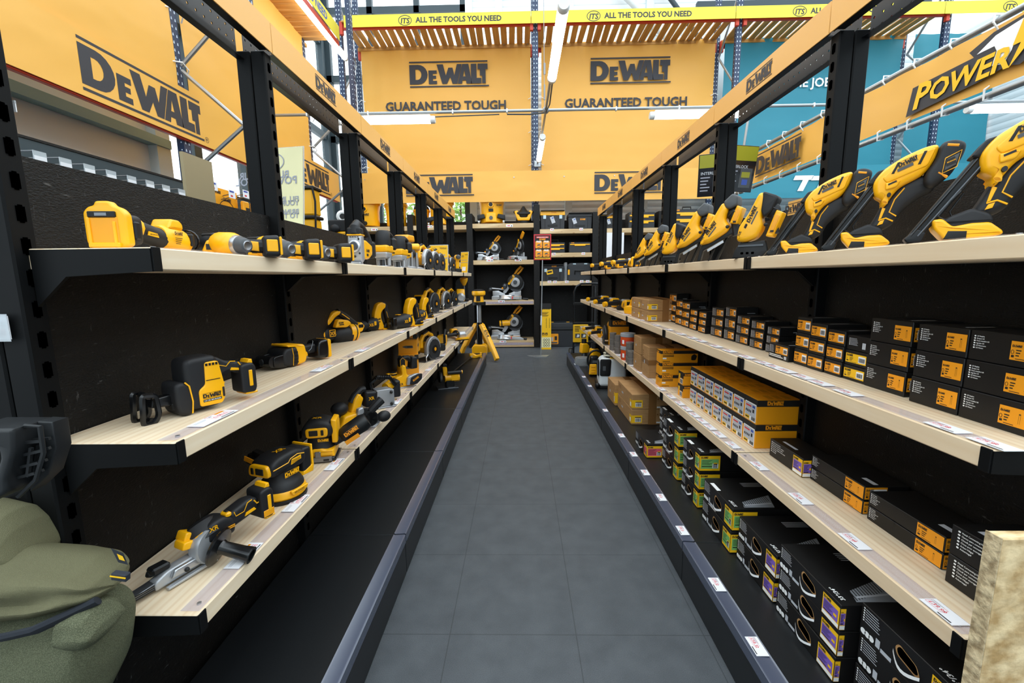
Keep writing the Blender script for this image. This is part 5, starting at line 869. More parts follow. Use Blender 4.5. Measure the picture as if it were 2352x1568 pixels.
def black_box(label, x, yf, yn, z, h, style, grp, d=.14, seed=1):
    L = yf-yn; t = thing('nail_box', label, 'box', (x+d/2, (yf+yn)/2, z), 0, grp); box_body(t, d, L, h)
    o = V((-d/2-.0007, L/2, 0)); X, Z = V((0, -1, 0)), V((0, 0, 1)); m = M()
    if style == 'staple':
        lab_orange(m, o+X*L*.6+Z*h*.22, X, Z, L*.38, h*.58, 0, fig=True); langs(m, o+X*L*.06+Z*h*.4, X, Z, L*.22, h*.46, STAPLES)
        lab_orange(m, (-d/2+.006, -L/2-.0007, h*.22), (1, 0, 0), Z, d*.3, h*.55, .8, n=10)
    elif style in ('barcode', 'yellow'):
        lab_orange(m, o+X*L*.04+Z*h*.2, X, Z, L*.92, h*.6, .34, 'orange_print' if style == 'barcode' else 'print_yellow', seed)
    elif style == 'mid':
        lab_orange(m, o+X*L*.42+Z*h*.2, X, Z, L*.55, h*.58, .3, 'orange_print', seed); langs(m, o+X*L*.05+Z*h*.15, X, Z, L*.3, h*.75)
    elif style == 'plain':
        langs(m, o+X*L*.1+Z*h*.35, X, Z, L*.4, h*.5); m.rect(o, X, Z, L*.7, h*.2, L*.15, h*.4, 'grey_print')
    elif style == 'low':
        lab_orange(m, o+X*L*.36+Z*h*.38, X, Z, L*.6, h*.5, .32, 'orange_print', seed); langs(m, o+X*L*.05+Z*h*.4, X, Z, L*.2, h*.5); m.rect(o, X, Z, L*.05, h*.24, L*.6, h*.05, 'white'); m.rect(o, X, Z, L*.05, h*.14, L*.7, h*.05, 'white'); m.rect(o, X, Z, L*.8, h*.1, L*.12, h*.2, 'grey_print')
    m.obj('label', t)
    m = M(); m.rect((d/2*.2-.0, -L/2-.0008, h*.3), (1, 0, 0), Z, 0, 0, d*.3, h*.04, 'grey_print'); m.rect((0, -L/2-.0008, h*.45), (1, 0, 0), Z, 0, 0, d*.36, h*.04, 'grey_print'); m.rect((-d*.35, -L*.3, h+.0004), (1, 0, 0), (0, 1, 0), 0, 0, d*.5, L*.06, 'grey_print'); m.obj('side_print', t)
    return t
POS = {1: ['single'], 2: ['lower', 'upper'], 3: ['bottom', 'middle', 'top']}
cols = [('A', 1.08, 1.053, .905, .072, 'staple', 'nearest the camera'), ('B', 1.079, 1.189, 1.056, .072, 'staple', 'second from the camera'), ('C', 1.093, 1.366, 1.222, .072, 'staple', 'third from the camera'),
 ('D1', 1.096, 1.462, 1.368, .05, 'yellow', 'just beyond the three large stacks'), ('D2', 1.091, 1.547, 1.466, .053, 'barcode', 'left of the yellow-labelled stack'), ('D3', 1.087, 1.633, 1.551, .0575, 'barcode', 'second left of the yellow-labelled stack'), ('D4', 1.089, 1.719, 1.638, .0625, 'barcode', 'third left of the yellow-labelled stack, the tallest there'),
 ('F1', 1.13, 1.995, 1.9, .04, 'mid', 'right behind the low single box'), ('F2', 1.13, 2.135, 2.02, .045, 'mid', 'left of the one behind the low single box'), ('F3', 1.131, 2.278, 2.155, .0485, 'mid', 'in the middle of the shelf'), ('F4', 1.131, 2.41, 2.294, .061, 'mid', 'next to the post, tall'), ('F5', 1.127, 2.57, 2.425, .056, 'mid', 'left of the tall one by the post'),
 ('G1', 1.114, 2.72, 2.615, .044, 'barcode', 'near one of the small pair beyond the post'), ('G2', 1.122, 2.88, 2.77, .045, 'barcode', 'far one of the small pair beyond the post'), ('H1', 1.128, 3.04, 2.91, .058, 'barcode', 'nearest of the three by the cardboard cartons'), ('H2', 1.135, 3.18, 3.06, .06, 'barcode', 'middle of the three by the cardboard cartons'), ('H3', 1.155, 3.39, 3.24, .073, 'barcode', 'against the cardboard cartons')]
STK = NTH+['seventeenth']
for nm, x, yf, yn, h, st, de in cols:
    for k in range(3):
        s2 = 'plain' if nm == 'D1' and k == 2 else st
        lb = {'staple': 'wide black staple box, orange label', 'yellow': 'black box, yellow barcode label', 'plain': 'plain black box, white word list', 'barcode': 'small black box, orange barcode label', 'mid': 'small black box, orange label'}[s2]
        black_box('%s, %s of %s stack from the camera, right middle shelf' % (lb, POS[3][k], STK[cols.index((nm, x, yf, yn, h, st, de))]), x+.002*((k*7) % 3-1), yf, yn, ZT[2]+k*h, h, s2, 'nail boxes on the right middle shelf', min(.14, 1.245-x), seed=k+1)
black_box('low black box with orange label standing alone before a stack, right middle shelf', 1.075, 1.872, 1.735, ZT[2], .064, 'low', 'nail boxes on the right middle shelf', .13)
# black cartons on the lowest shelf
def long_box(label, x, yf, yn, z, h, kind, grp, d=.14):
    L = yf-yn; t = thing('nail_box', label, 'box', (x+d/2, (yf+yn)/2, z), 0, grp); box_body(t, d, L, h)
    o = V((-d/2-.0007, L/2, 0)); X, Z = V((0, -1, 0)), V((0, 0, 1)); m = M(); o2 = V((-d/2, -L/2-.0007, 0)); X2 = V((1, 0, 0))
    if kind == 'orange':
        lab_orange(m, o+X*L*.68+Z*h*.08, X, Z, L*.31, h*.84, 0, fig=True); lab_orange(m, o2+X2*.002+Z*h*.08, X2, Z, d*.5, h*.84, .75); langs(m, o+X*L*.03+Z*h*.25, X, Z, L*.16, h*.7, STAPLES); m.shapes([poly2(rp([(0, 1), (.0, .72), (.18, .72), (.18, 1)], .05))], o+X*L*.36, X, Z, h, 'black'); m.rect((-d*.25, -L*.46, h), (0, 1, 0), (1, 0, 0), 0, 0, L*.2, d*.12, 'grey_print')
    elif kind == 'big':
        langs(m, o+X*L*.1+Z*h*.3, X, Z, L*.7, h*.64, NAILS); m.rect((-d*.35, -L*.42, h+.0002), (0, 1, 0), (1, 0, 0), 0, 0, L*.7, d*.16, 'grey_print')
        for i in range(6): m.rect((-d*.1, -L*.4+i*L*.1, h+.0002), (1, 0, 0), (0, 1, 0), 0, 0, d*.4, L*.03, 'grey_print')
    elif kind == 'one':
        sq_label(m, o+X*L*.73+Z*h*.05, X, Z, L*.26, h*.86, 'purple'); sq_label(m, o2+Z*h*.05, X2, Z, d*.3, h*.86, 'purple'); langs(m, o+X*L*.05+Z*h*.3, X, Z, L*.4, h*.62, NAILS); m.rect((-d*.3, -L*.1, h), (0, 1, 0), (1, 0, 0), 0, 0, L*.4, d*.1, 'grey_print')
    m.obj('label', t); return t
def sq_label(m, o, X, Z, w, h, c):
    o, X, Z = V(o), V(X), V(Z); N = X.cross(Z).normalized()*.0004; m.rect(o, X, Z, 0, 0, w, h, 'print_yellow'); m.shapes(LOGO, o+N+X*w*.06+Z*h*.82, X, Z, min(w*.5, h*.45), 'ink')
    m.rect(o+N, X, Z, w*.06, h*.24 if c == 'purple' else h*.14, w*.86, h*.55 if c == 'purple' else h*.64, c)
    for i in range(5): m.rect(o+N*2, X, Z, w*.1, h*(.68-.07*i), w*(.5-.08*(i % 3)), h*.025, 'ink')
    m.rect(o+N*2, X, Z, w*.1, h*.27, w*.5, h*.05, 'ink'); m.rect(o+N*2, X, Z, w*.68, h*.42, w*.18, h*.12, 'print_yellow')
    if c == 'purple': m.rect(o+N, X, Z, w*.02, h*.02, w*.96, h*.18, 'white')
    else: m.rect(o+N*2, X, Z, w*.62, h*.18, w*.28, h*.3, 'white'); bars(m, o+N*3, X, Z, w*.64, h*.2, w*.24, h*.26, 8)
long_box('low black box with a purple and yellow label, right lowest shelf', 1.075, 1.81, 1.59, ZT[3], .077, 'one', 'black boxes on the right lowest shelf', .12)
for k in (0, 1):
    long_box('long black box, orange label, %s of two beside the purple-labelled box, right lowest shelf' % POS[2][k], 1.102, 1.585, 1.33, ZT[3]+k*.049, .048, 'orange', 'black boxes on the right lowest shelf')
    long_box('long black box, orange label, %s of two nearer the camera, right lowest shelf' % POS[2][k], 1.1, 1.308, 1.06, ZT[3]+k*.0475, .0465, 'orange', 'black boxes on the right lowest shelf')
    long_box('black box with white nail names in six languages, %s of two, right lowest shelf' % POS[2][k], 1.072, 1.022, .86, ZT[3]+k*.078, .0775, 'big', 'black boxes on the right lowest shelf', .16)
# yellow fixing cartons, seven by two
for k in (0, 1):
    for i in range(7):
        L = .755/7; yf = 2.632-i*L; h = .112; d = .19; x = 1.047-.0; t = thing('fixing_carton', 'yellow fixing carton with grey front, %s row, %s from the camera, right lowest shelf' % (('lower', 'upper')[k], NTH[6-i]), 'box', (x+d/2, yf-L/2, ZT[3]+k*h), 0, 'yellow fixing cartons')
        m = M(); m.box((0, 0, h/2), (d, L-.002, h-.001), 'amber', .0012); m.box((0, 0, h*.86), (d+.0008, L-.0012, h*.26), 'ink'); m.rect((-d*.36, -L*.42, h+.0002), (1, 0, 0), (0, 1, 0), 0, 0, d*.86, L*.84, 'amber'); m.obj('carton', t)
        m = M(); o = V((-d/2-.0012, L/2, 0)); X, Z = V((0, -1, 0)), V((0, 0, 1)); m.rect(o, X, Z, L*.06, h*.04, L*.88, h*.74, 'white'); N = V((-.0004, 0, 0)); m.rect(o+N, X, Z, L*.1, h*.22, L*.8, h*.52, 'grey_print'); m.rect(o+N, X, Z, L*.1, h*.06, L*.36, h*.16, 'print_yellow'); m.rect(o+N*2, X, Z, L*.14, h*.6, L*.42, h*.06, 'red_print')
        for q in range(4): m.rect(o+N*2, X, Z, L*(.14+.12*q), h*.36, L*.07, h*.1, 'ink')
        m.rect(o+N*2, X, Z, L*.68, h*.4, L*.12, h*.14, 'ink'); m.rect(o+N*2, X, Z, L*.66, h*.6, L*.2, h*.1, 'blue_print'); m.rect(o+N*2, X, Z, L*.14, h*.12, L*.28, h*.05, 'ink'); bars(m, o+N*2, X, Z, L*.6, h*.08, L*.3, h*.14, 8); m.obj('label', t)
        m = M(); m.shapes(LOGO, (-d*.28, -L/2-.0012, h*.78), (1, 0, 0), (0, 0, 1), d*.38, 'orange_print')
        for q in range(3): m.rect((-d*.2+q*d*.2, -L*.3, h+.0005), (1, 0, 0), (0, 1, 0), 0, 0, d*.14, L*.5, 'print_faint')
        m.obj('print', t)
def yellow_box(name, label, x, yf, yn, z, h, d, grp):
    L = yf-yn; t = thing(name, label, 'box', (x+d/2, (yf+yn)/2, z), 0, grp); m = M(); m.box((0, 0, h/2), (d, L, h-.001), 'amber', .0012); m.box((0, 0, h*.86), (d+.001, L+.001, h*.25), 'ink'); m.rect((-d*.3, -L/2+.004, h+.0002), (1, 0, 0), (0, 1, 0), 0, 0, d*.78, L*.9, 'amber'); m.obj('carton', t)
    m = M(); m.shapes(LOGO, (-d*.45, -L/2-.0012, h*.77), (1, 0, 0), (0, 0, 1), min(d*.3, h*1.0), 'orange_print'); o = V((-d/2, -L/2-.001, 0)); X, Z = V((1, 0, 0)), V((0, 0, 1))
    if d > .18:
        for q in range(2): m.rect(o, X, Z, d*.05, h*(.6-.1*q), d*.3, h*.05, 'ink')
        m.rect(o, X, Z, d*.05, h*.3, d*.1, h*.12, 'white'); m.rect(o, X, Z, d*.05, h*.08, d*.2, h*.04, 'ink'); m.shapes([ringp(d*.68, h*.36, .022, .022, .003, 4)], o, X, Z, 1, 'orange_print'); m.shapes([poly2(rp([(0, 0), (.03, 0), (.04, .03), (.02, .045), (.0, .03)], .008))], o+X*d*.82+Z*h*.2, X, Z, 1, 'ink'); o = V((-d/2-.001, L/2, 0)); X = V((0, -1, 0)); m.rect(o, X, Z, L*.3, h*.1, L*.25, h*.4, 'orange_print'); m.shapes(LOGO, o+X*L*.1+Z*h*.75, X, Z, L*.5, 'orange_print')
    else:
        o = V((-d/2-.001, L/2, 0)); X = V((0, -1, 0)); N = V((-.0004, 0, 0)); m.rect(o, X, Z, 0, h*.5, L, h*.5, 'ink'); m.rect(o+N, X, Z, L*.1, h*.5, L*.3, h*.3, 'print_yellow'); m.rect(o+N, X, Z, L*.4, h*.06, L*.45, h*.4, 'white'); bars(m, o+N*2, X, Z, L*.42, h*.1, L*.4, h*.3, 8)
    m.obj('print', t)
for k in range(3): yellow_box('fixing_carton', 'flat yellow and black staple carton, %s of three beside the tall cardboard carton' % POS[3][k], .975, 3.08, 2.985, ZT[3]+k*.0865, .0855, .255, 'flat yellow cartons')
for k in (0, 1): yellow_box('fixing_carton', 'small cube-shaped yellow carton with barcode, %s of two in front of the flat cartons' % POS[2][k], 1.03, 2.79, 2.7, ZT[3]+k*.083, .082, .13, 'small yellow cartons')
def card(label, x, yf, yn, z, h, d, grp, lab=True, strips=False):
    L = yf-yn; t = thing('cardboard_carton', label, 'box', (x+d/2, (yf+yn)/2, z), 0, grp); m = M(); m.box((0, 0, h/2), (d, L, h-.001), 'cardboard', .003); m.obj('carton', t)
    m = M(); m.box((d*.08, 0, h/2), (d*.22, L+.0012, h+.0005), 'tape'); 
    if strips: m.box((0, 0, h*.5), (d+.001, L+.001, h*.16), 'tape')
    m.obj('packing_tape', t); m = M(); o = V((-d/2, -L/2-.001, 0)); X, Z = V((1, 0, 0)), V((0, 0, 1))
    if lab:
        m.rect(o, X, Z, -.0, h*.12, d*.3, h*.5, 'print_yellow'); m.rect(o+V((0, -.0004, 0)), X, Z, d*.1, h*.18, d*.17, h*.26, 'white'); bars(m, o+V((0, -.0008, 0)), X, Z, d*.11, h*.2, d*.15, h*.22, 10); m.rect(o+V((0, -.0004, 0)), X, Z, d*.1, h*.46, d*.17, h*.05, 'ink'); m.rect(o, X, Z, d*.7, h*.1, d*.22, h*.09, 'white'); m.rect((-d/2-.001, -L/2+L*.12, h*.12), (0, -1, 0), Z, 0, 0, L*.12, h*.5, 'print_yellow'); m.rect((-d/2-.0014, -L/2+L*.1, h*.18), (0, -1, 0), Z, 0, 0, L*.07, h*.26, 'white')
        for q in range(3): m.shapes([poly2([(0, 0), (.03, 0), (.015, .03)])], o+X*(d*.7+q*d*.09)+Z*h*.62, X, Z, .6, 'tape')
    for q in range(4): m.rect((-d/2-.001, L/2, h*.8-q*h*.07), (0, -1, 0), Z, L*.06, 0, L*.18, h*.02, 'tape')
    m.rect((-d/2-.001, L/2, h*.4), (0, -1, 0), Z, L*.3, 0, L*.12, h*.12, 'grey_print'); m.obj('label', t); return t
for k in (0, 1):
    card('cardboard carton with yellow barcode label, %s of the near pair on the right middle shelf' % POS[2][k], .981, 3.578, 3.335, ZT[2]+k*.085, .0845, .225, 'cardboard cartons on the middle shelf')
    card('cardboard carton with yellow label, %s of the far pair on the right middle shelf' % POS[2][k], .985, 3.86, 3.6, ZT[2]+k*.085, .0845, .225, 'cardboard cartons on the middle shelf')
    card('plain cardboard carton, %s of two behind the tall taped carton' % POS[2][k], .965, 3.67, 3.46, ZT[3]+k*.142, .141, .25, 'plain cardboard cartons', False)
    card('large cardboard carton with yellow barcode label, %s of two on the right plinth' % POS[2][k], .9, 3.93, 3.43, ZP+k*.128, .127, .29, 'cardboard cartons on the plinth')
card('tall cardboard carton with a band of brown tape, beside the flat yellow cartons', .97, 3.42, 3.25, ZT[3], .24, .27, None, False, True)
card('long low cardboard carton lying behind the large ones on the right plinth', .88, 4.3, 3.96, ZP, .2, .3, None)
# collated nail cartons on the plinth
def nail_carton(label, x, yf, yn, z, h, c, grp, d=.27):
    L = yf-yn; t = thing('nail_carton', label, 'box', (x+d/2, (yf+yn)/2, z), 0, grp); box_body(t, d, L, h); X, Z = V((0, -1, 0)), V((0, 0, 1)); o = V((-d/2-.0008, L/2, 0))
    m = M(); sq_label(m, o+X*(L-.245*L)+Z*h*.06, X, Z, L*.24, h*.8, c); sq_label(m, V((-d/2, -L/2-.0008, h*.06)), V((1, 0, 0)), Z, d*.4 if c != 'purple' else d*.06, h*.8, c); m.obj('label', t)
    m = M(); langs(m, o+X*L*.03+Z*h*.48, X, Z, L*.2, h*.46)
    for q in range(3): m.shapes([poly2(arc(L*(.05+.05*q), h*.16, .009, .009, 0, 2*PI, 12)[:-1])], o, X, Z, 1, 'white')
    m.rect(o, X, Z, L*.2, h*.08, L*.05, h*.26, 'grey_print'); m.rect(o, X, Z, L*.26, h*.05, L*.12, h*.12, 'grey_print')
    Zt = V((0, 1, 0)); ot = V((-d*.3, -L*.46, h+.0003)); m.shapes([poly2([(0, 0), (.5*d, 0), (.62*d, L*.36), (.06*d, L*.16)])], ot, (1, 0, 0), Zt, 1, 'nail_print')
    for q in range(14): m.rect(ot+V((d*.02+q*d*.038, L*.015+q*L*.012, .0003)), (1, 0, 0), (.12, 1, 0), 0, 0, d*.012, L*.16, 'ink')
    m.shapes([poly2([(.05*d, L*.05), (.52*d, L*.1), (.52*d, L*.125), (.05*d, L*.075)])], ot+V((0, 0, .0006)), (1, 0, 0), Zt, 1, 'grey_print'); m.text('33°/34°', ot+V((-d*.1, L*.02, .0006)), (0, 1, 0), (-1, 0, 0), .018, 'white', .02)
    for q in range(5): m.rect(V((d*.05, L*.3-q*L*.03, h+.0004)), (1, 0, 0), Zt, 0, 0, d*.35, L*.008, 'grey_print')
    if L < .26 or c == 'green': m.rect(V((-d*.42, L*.05, h+.0004)), (0, 1, 0), (-1, 0, 0), 0, 0, L*.26, d*.07, 'white')
    m.obj('print', t)
    m = M(); hole = rp([(0, .3), (.15, .5), (.85, .3), (1, .0), (.85, -.1), (.1, .05)], .1); m.shapes([poly2(hole)], o+X*L*.4+Z*h*.42, X, Z, L*.26, 'cardboard'); m.shapes([poly2([(p[0]*.86+.08, p[1]*.8+.05) for p in hole])], o+V((-.0004, 0, 0))+X*L*.4+Z*h*.42, X, Z, L*.26, 'slot')
    m.obj('hand_hole', t)
    m = M(); pts = [o+X*L*(.4+.27*q/8)+Z*(h*(.52-.3*math.sin(PI*q/8)*.6-.012*q))+V((-.004-.012*math.sin(PI*q/8), 0, 0)) for q in range(9)]
    m.add([p+Z*s*h*.05 for p in pts for s in (-1, 1)], [[2*q, 2*q+2, 2*q+3, 2*q+1] for q in range(8)], 'white'); m.obj('handle_strap', t); return t
pl = [('P1', .835, 3.05, 2.765, .099, 1, 'pink', 'with a pink label standing alone'), ('P2', .98, 2.98, 2.74, .1, 3, 'green', 'behind the pink-labelled box'), ('P3', .92, 2.72, 2.44, .103, 3, 'green', 'farthest tall one'), ('P4', .915, 2.36, 2.13, .101, 3, 'green', 'with white stickers on top'), ('P5', .905, 2.05, 1.755, .105, 2, 'green', 'in the middle of the plinth'), ('P6', .925, 1.74, 1.465, .095, 2, 'purple', 'under the shelf joint'), ('P7', .92, 1.44, 1.145, .086, 3, 'purple', 'second from the camera'), ('P8', .96, 1.125, .84, .096, 3, 'purple', 'nearest the camera')]
for nm, x, yf, yn, h, n, c, de in pl:
    for k in range(n): nail_carton('black nail carton, %s label, %s' % (c, ('alone in front of the tall stacks on the right plinth' if n == 1 else '%s of %s stack from the camera, right plinth' % (POS[n][k], NTH[8-int(nm[1])]))), x+.003*(k % 2), yf-.002, yn, ZP+k*h, h-.001, c, 'collated nail cartons', .26 if nm != 'P2' else .2)
# ---- tubs
def tub(label, x, y, z, r, h, c, grp):
    t = thing('plastic_tub', label, 'tub', (x, y, z), 0, grp); m = M(); m.lathe([(0, 0), (r*.92, 0), (r, h*.1), (r, h*.8), (0, h*.8)], c, n=20); m.obj('tub', t)
    m = M(); m.lathe([(r*1.0, h*.72), (r*1.06, h*.75), (r*1.06, h*.98), (r*.98, h), (r*.9, h*.97), (0, h*.97)], 'clear_grey' if c != 'tub_clear' else 'tub_clear', n=20); m.obj('lid', t)
    if c == 'tub_orange': m = M(); m.shapes([poly2([(0, 0), (.4, 0), (.4, .6), (0, .6)])], (-r*.9, -r*.5, h*.2), (.55, -.84, 0), (0, 0, 1), h*.5, 'white'); m.lathe([(r*1.002, h*.3), (r*1.002, h*.45)], 'red_print', n=20); m.obj('label', t)
tub('orange fixings tub with clear lid, lower of two on the right lowest shelf', 1.0, 4.02, ZT[3], .062, .13, 'tub_orange', 'orange tubs'); tub('orange fixings tub with clear lid, upper of two on the right lowest shelf', 1.0, 4.02, ZT[3]+.13, .066, .12, 'tub_orange', 'orange tubs')
for x, y, n, de in ((.985, 4.35, 3, 'left of the orange tubs'), (.975, 4.55, 3, 'beside the yellow carton'), (.985, 3.88, 3, 'right of the orange tubs'), (.975, 3.78, 2, 'before the plain cartons')):
    for k in range(n): tub('small dark clear tub of fixings, %s of the stack %s' % (POS[n][k], de), x, y, ZT[3]+k*.062, .034, .062, 'tub_clear', 'small dark tubs')
t = thing('tool_carton', 'tall yellow carton with black top standing behind the small dark tubs, right lowest shelf', 'box', (1.1, 4.85, ZT[3])); m = M(); m.box((0, 0, .15), (.2, .12, .3), 'amber', .002); m.box((0, 0, .26), (.201, .121, .08), 'ink'); m.obj('carton', t); m = M(); m.shapes(LOGO, (-.08, -.0615, .24), (1, 0, 0), (0, 0, 1), .15, 'orange_print'); m.rect((-.09, -.061, .03), *XZ, 0, 0, .05, .04, 'ink'); m.obj('print', t)
# ---- nailers
def nailer(label, loc, rz, sc):
    t = thing('framing_nailer', label, 'nailer', loc, rz, 'framing nailers on the right top shelf', sc)
    m = M(); m.prism([(-.068, .052), (-.062, .03), (-.035, .004), (.05, .0), (.09, .012), (.088, .02), (.06, .04), (.02, .04), (-.02, .034), (-.045, .054)], -.042, .042, 'yellow', bev=.007, r=.006); d = m.obj('battery_dock', t); m = M(); m.prism([(-.038, .0055), (.012, .0015), (.012, .022), (-.03, .024)], -.044, -.03, 'black', bev=.002); m.prism([(-.052, .042), (-.02, .028), (.03, .03), (.07, .04), (.06, .06), (.02, .074), (-.03, .058)], -.036, .036, 'rubber', bev=.008); m.obj('dock_cover', d)
    m = M(); m.tube([(-.03, -.03, .045), (-.055, -.032, .06), (-.03, -.03, .095), (-.01, -.03, .115), (-.004, -.03, .11), (-.03, -.028, .07), (-.02, -.03, .05)], .0024, 'gloss_black', 6); m.obj('belt_hook', t)
    m = M(); m.prism([(.012, .05), (.06, .052), (.096, .07), (.118, .11), (.17, .145), (.2, .155), (.205, .19), (.15, .205), (.1, .18), (.055, .13), (.04, .1)], -.026, .026, 'rubber', bev=.02, seg=3, r=.014); h = m.obj('handle', t); m = M(); m.prism([(.048, .085), (.056, .088), (.066, .116), (.056, .12)], -.0285, -.02, 'yellow', bev=.001); m.prism([(.046, .068), (.062, .072), (.066, .084), (.052, .08)], -.0285, -.02, 'yellow', bev=.001); line(m, [(.115, .17), (.09, .14), (.078, .105), (.1, .092)], .0022, 'yellow', -.0262); line(m, [(.048, .083), (.07, .088), (.092, .078)], .0022, 'yellow', -.0262); m.obj('yellow_line', h)
    m = M(); m.prism([(.02, .195), (.022, .172), (.03, .15), (.052, .14), (.05, .12), (.062, .118), (.08, .15), (.1, .172), (.165, .2), (.19, .236), (.2, .28), (.16, .276), (.1, .256), (.045, .226)], -.046, .046, 'yellow', bev=.018, seg=3, r=.01); b = m.obj('drive_housing', t)
    ang = .33; Xd = V((math.cos(ang), 0, math.sin(ang))); Zd = V((-math.sin(ang), 0, math.cos(ang)))
    m = M(); m.prism([(.045, .2), (.06, .185), (.17, .222), (.188, .268), (.1, .248)], -.049, -.04, 'yellow', bev=.004, r=.008); m.prism([(.07, .21), (.078, .21), (.092, .24), (.085, .24)], -.051, -.045, 'rubber', bev=.001); m.prism([(.142, .228), (.15, .228), (.164, .262), (.156, .262)], -.051, -.045, 'rubber', bev=.001); m.shapes(LOGO, V((.09, -.0512, .223)), Xd, Zd, .055, 'ink'); m.rect(V((.088, -.051, .213)), Xd, Zd, 0, 0, .045, .008, 'grey_plastic'); m.prism([(.058, .165), (.09, .172), (.1, .19), (.055, .186)], -.052, -.04, 'yellow', bev=.005); m.rect((.065, -.0525, .178), Xd, Zd, 0, 0, .025, .005, 'ink'); m.cyl((.07, -.054, .152), (.07, -.03, .152), .006, 'ink'); m.obj('side_panel', b)
    m = M(); m.prism([(.19, .236), (.2, .28), (.235, .285), (.268, .272), (.262, .24), (.235, .19), (.19, .158), (.165, .17), (.165, .2)], -.052, .052, 'rubber', bev=.02, seg=3, r=.012); c = m.obj('motor_cap', t); m = M(); m.prism([(.218, .232), (.25, .246), (.243, .215), (.215, .203)], -.053, -.045, 'grey_plastic', bev=.002); m.tube([(.214, -.052, .235), (.254, -.052, .252), (.246, -.052, .21), (.21, -.052, .196), (.214, -.052, .235)], .0014, 'yellow', 5); m.rect((.219, -.0535, .212), Xd, Zd, 0, 0, .026, .018, 'ink'); m.text('BRUSHLESS', V((.22, -.054, .221)), Xd, Zd, .0045, 'yellow', .02); line(m, [(.215, .27), (.245, .265)], .004, 'orange_print', -.05); line(m, [(.2, .2), (.225, .185)], .004, 'orange_print', -.049); m.obj('badge', c)
    m = M(); m.prism([(.035, .205), (.012, .19), (-.125, .012), (-.12, .0), (-.098, .002), (-.08, .022), (.03, .16)], -.02, .006, 'black', bev=.003); m.prism([(-.13, .01), (-.12, -.0), (-.085, .002), (-.075, .024), (-.1, .035)], -.024, .024, 'black', bev=.004); m.tube([(.02, -.0225, .188), (-.113, -.0225, .018)], .003, 'gloss_black', 6); m.tube([(.03, -.0225, .172), (-.096, -.0225, .016)], .003, 'dark_steel', 6); m.prism([(.0, .19), (.03, .225), (.055, .23), (.05, .215), (.02, .185)], -.03, .03, 'black', bev=.005); m.obj('magazine', t); return t
for x, y, sc, de in ((1.025, 1.06, 1.0, 'nearest the camera, its head cut by the frame'), (1.025, 1.355, 1.0, 'second from the camera'), (1.025, 1.66, 1.0, 'third from the camera, farthest of the three')):
    nailer('large framing nailer %s, right top shelf' % de, V((x, y, ZT[1]+.001)), math.radians(-35), sc).scale = (.74, .85, .97)
t = thing('framing_nailer', 'dark nailer body cut off by the right edge of the photo, right top shelf', 'nailer', V((1.05, .86, ZT[1])), math.radians(-52)); m = M(); m.prism([(-.06, .0), (.05, .0), (.09, .1), (.05, .13), (-.03, .05)], -.03, .03, 'rubber', bev=.01); m.obj('body', t)
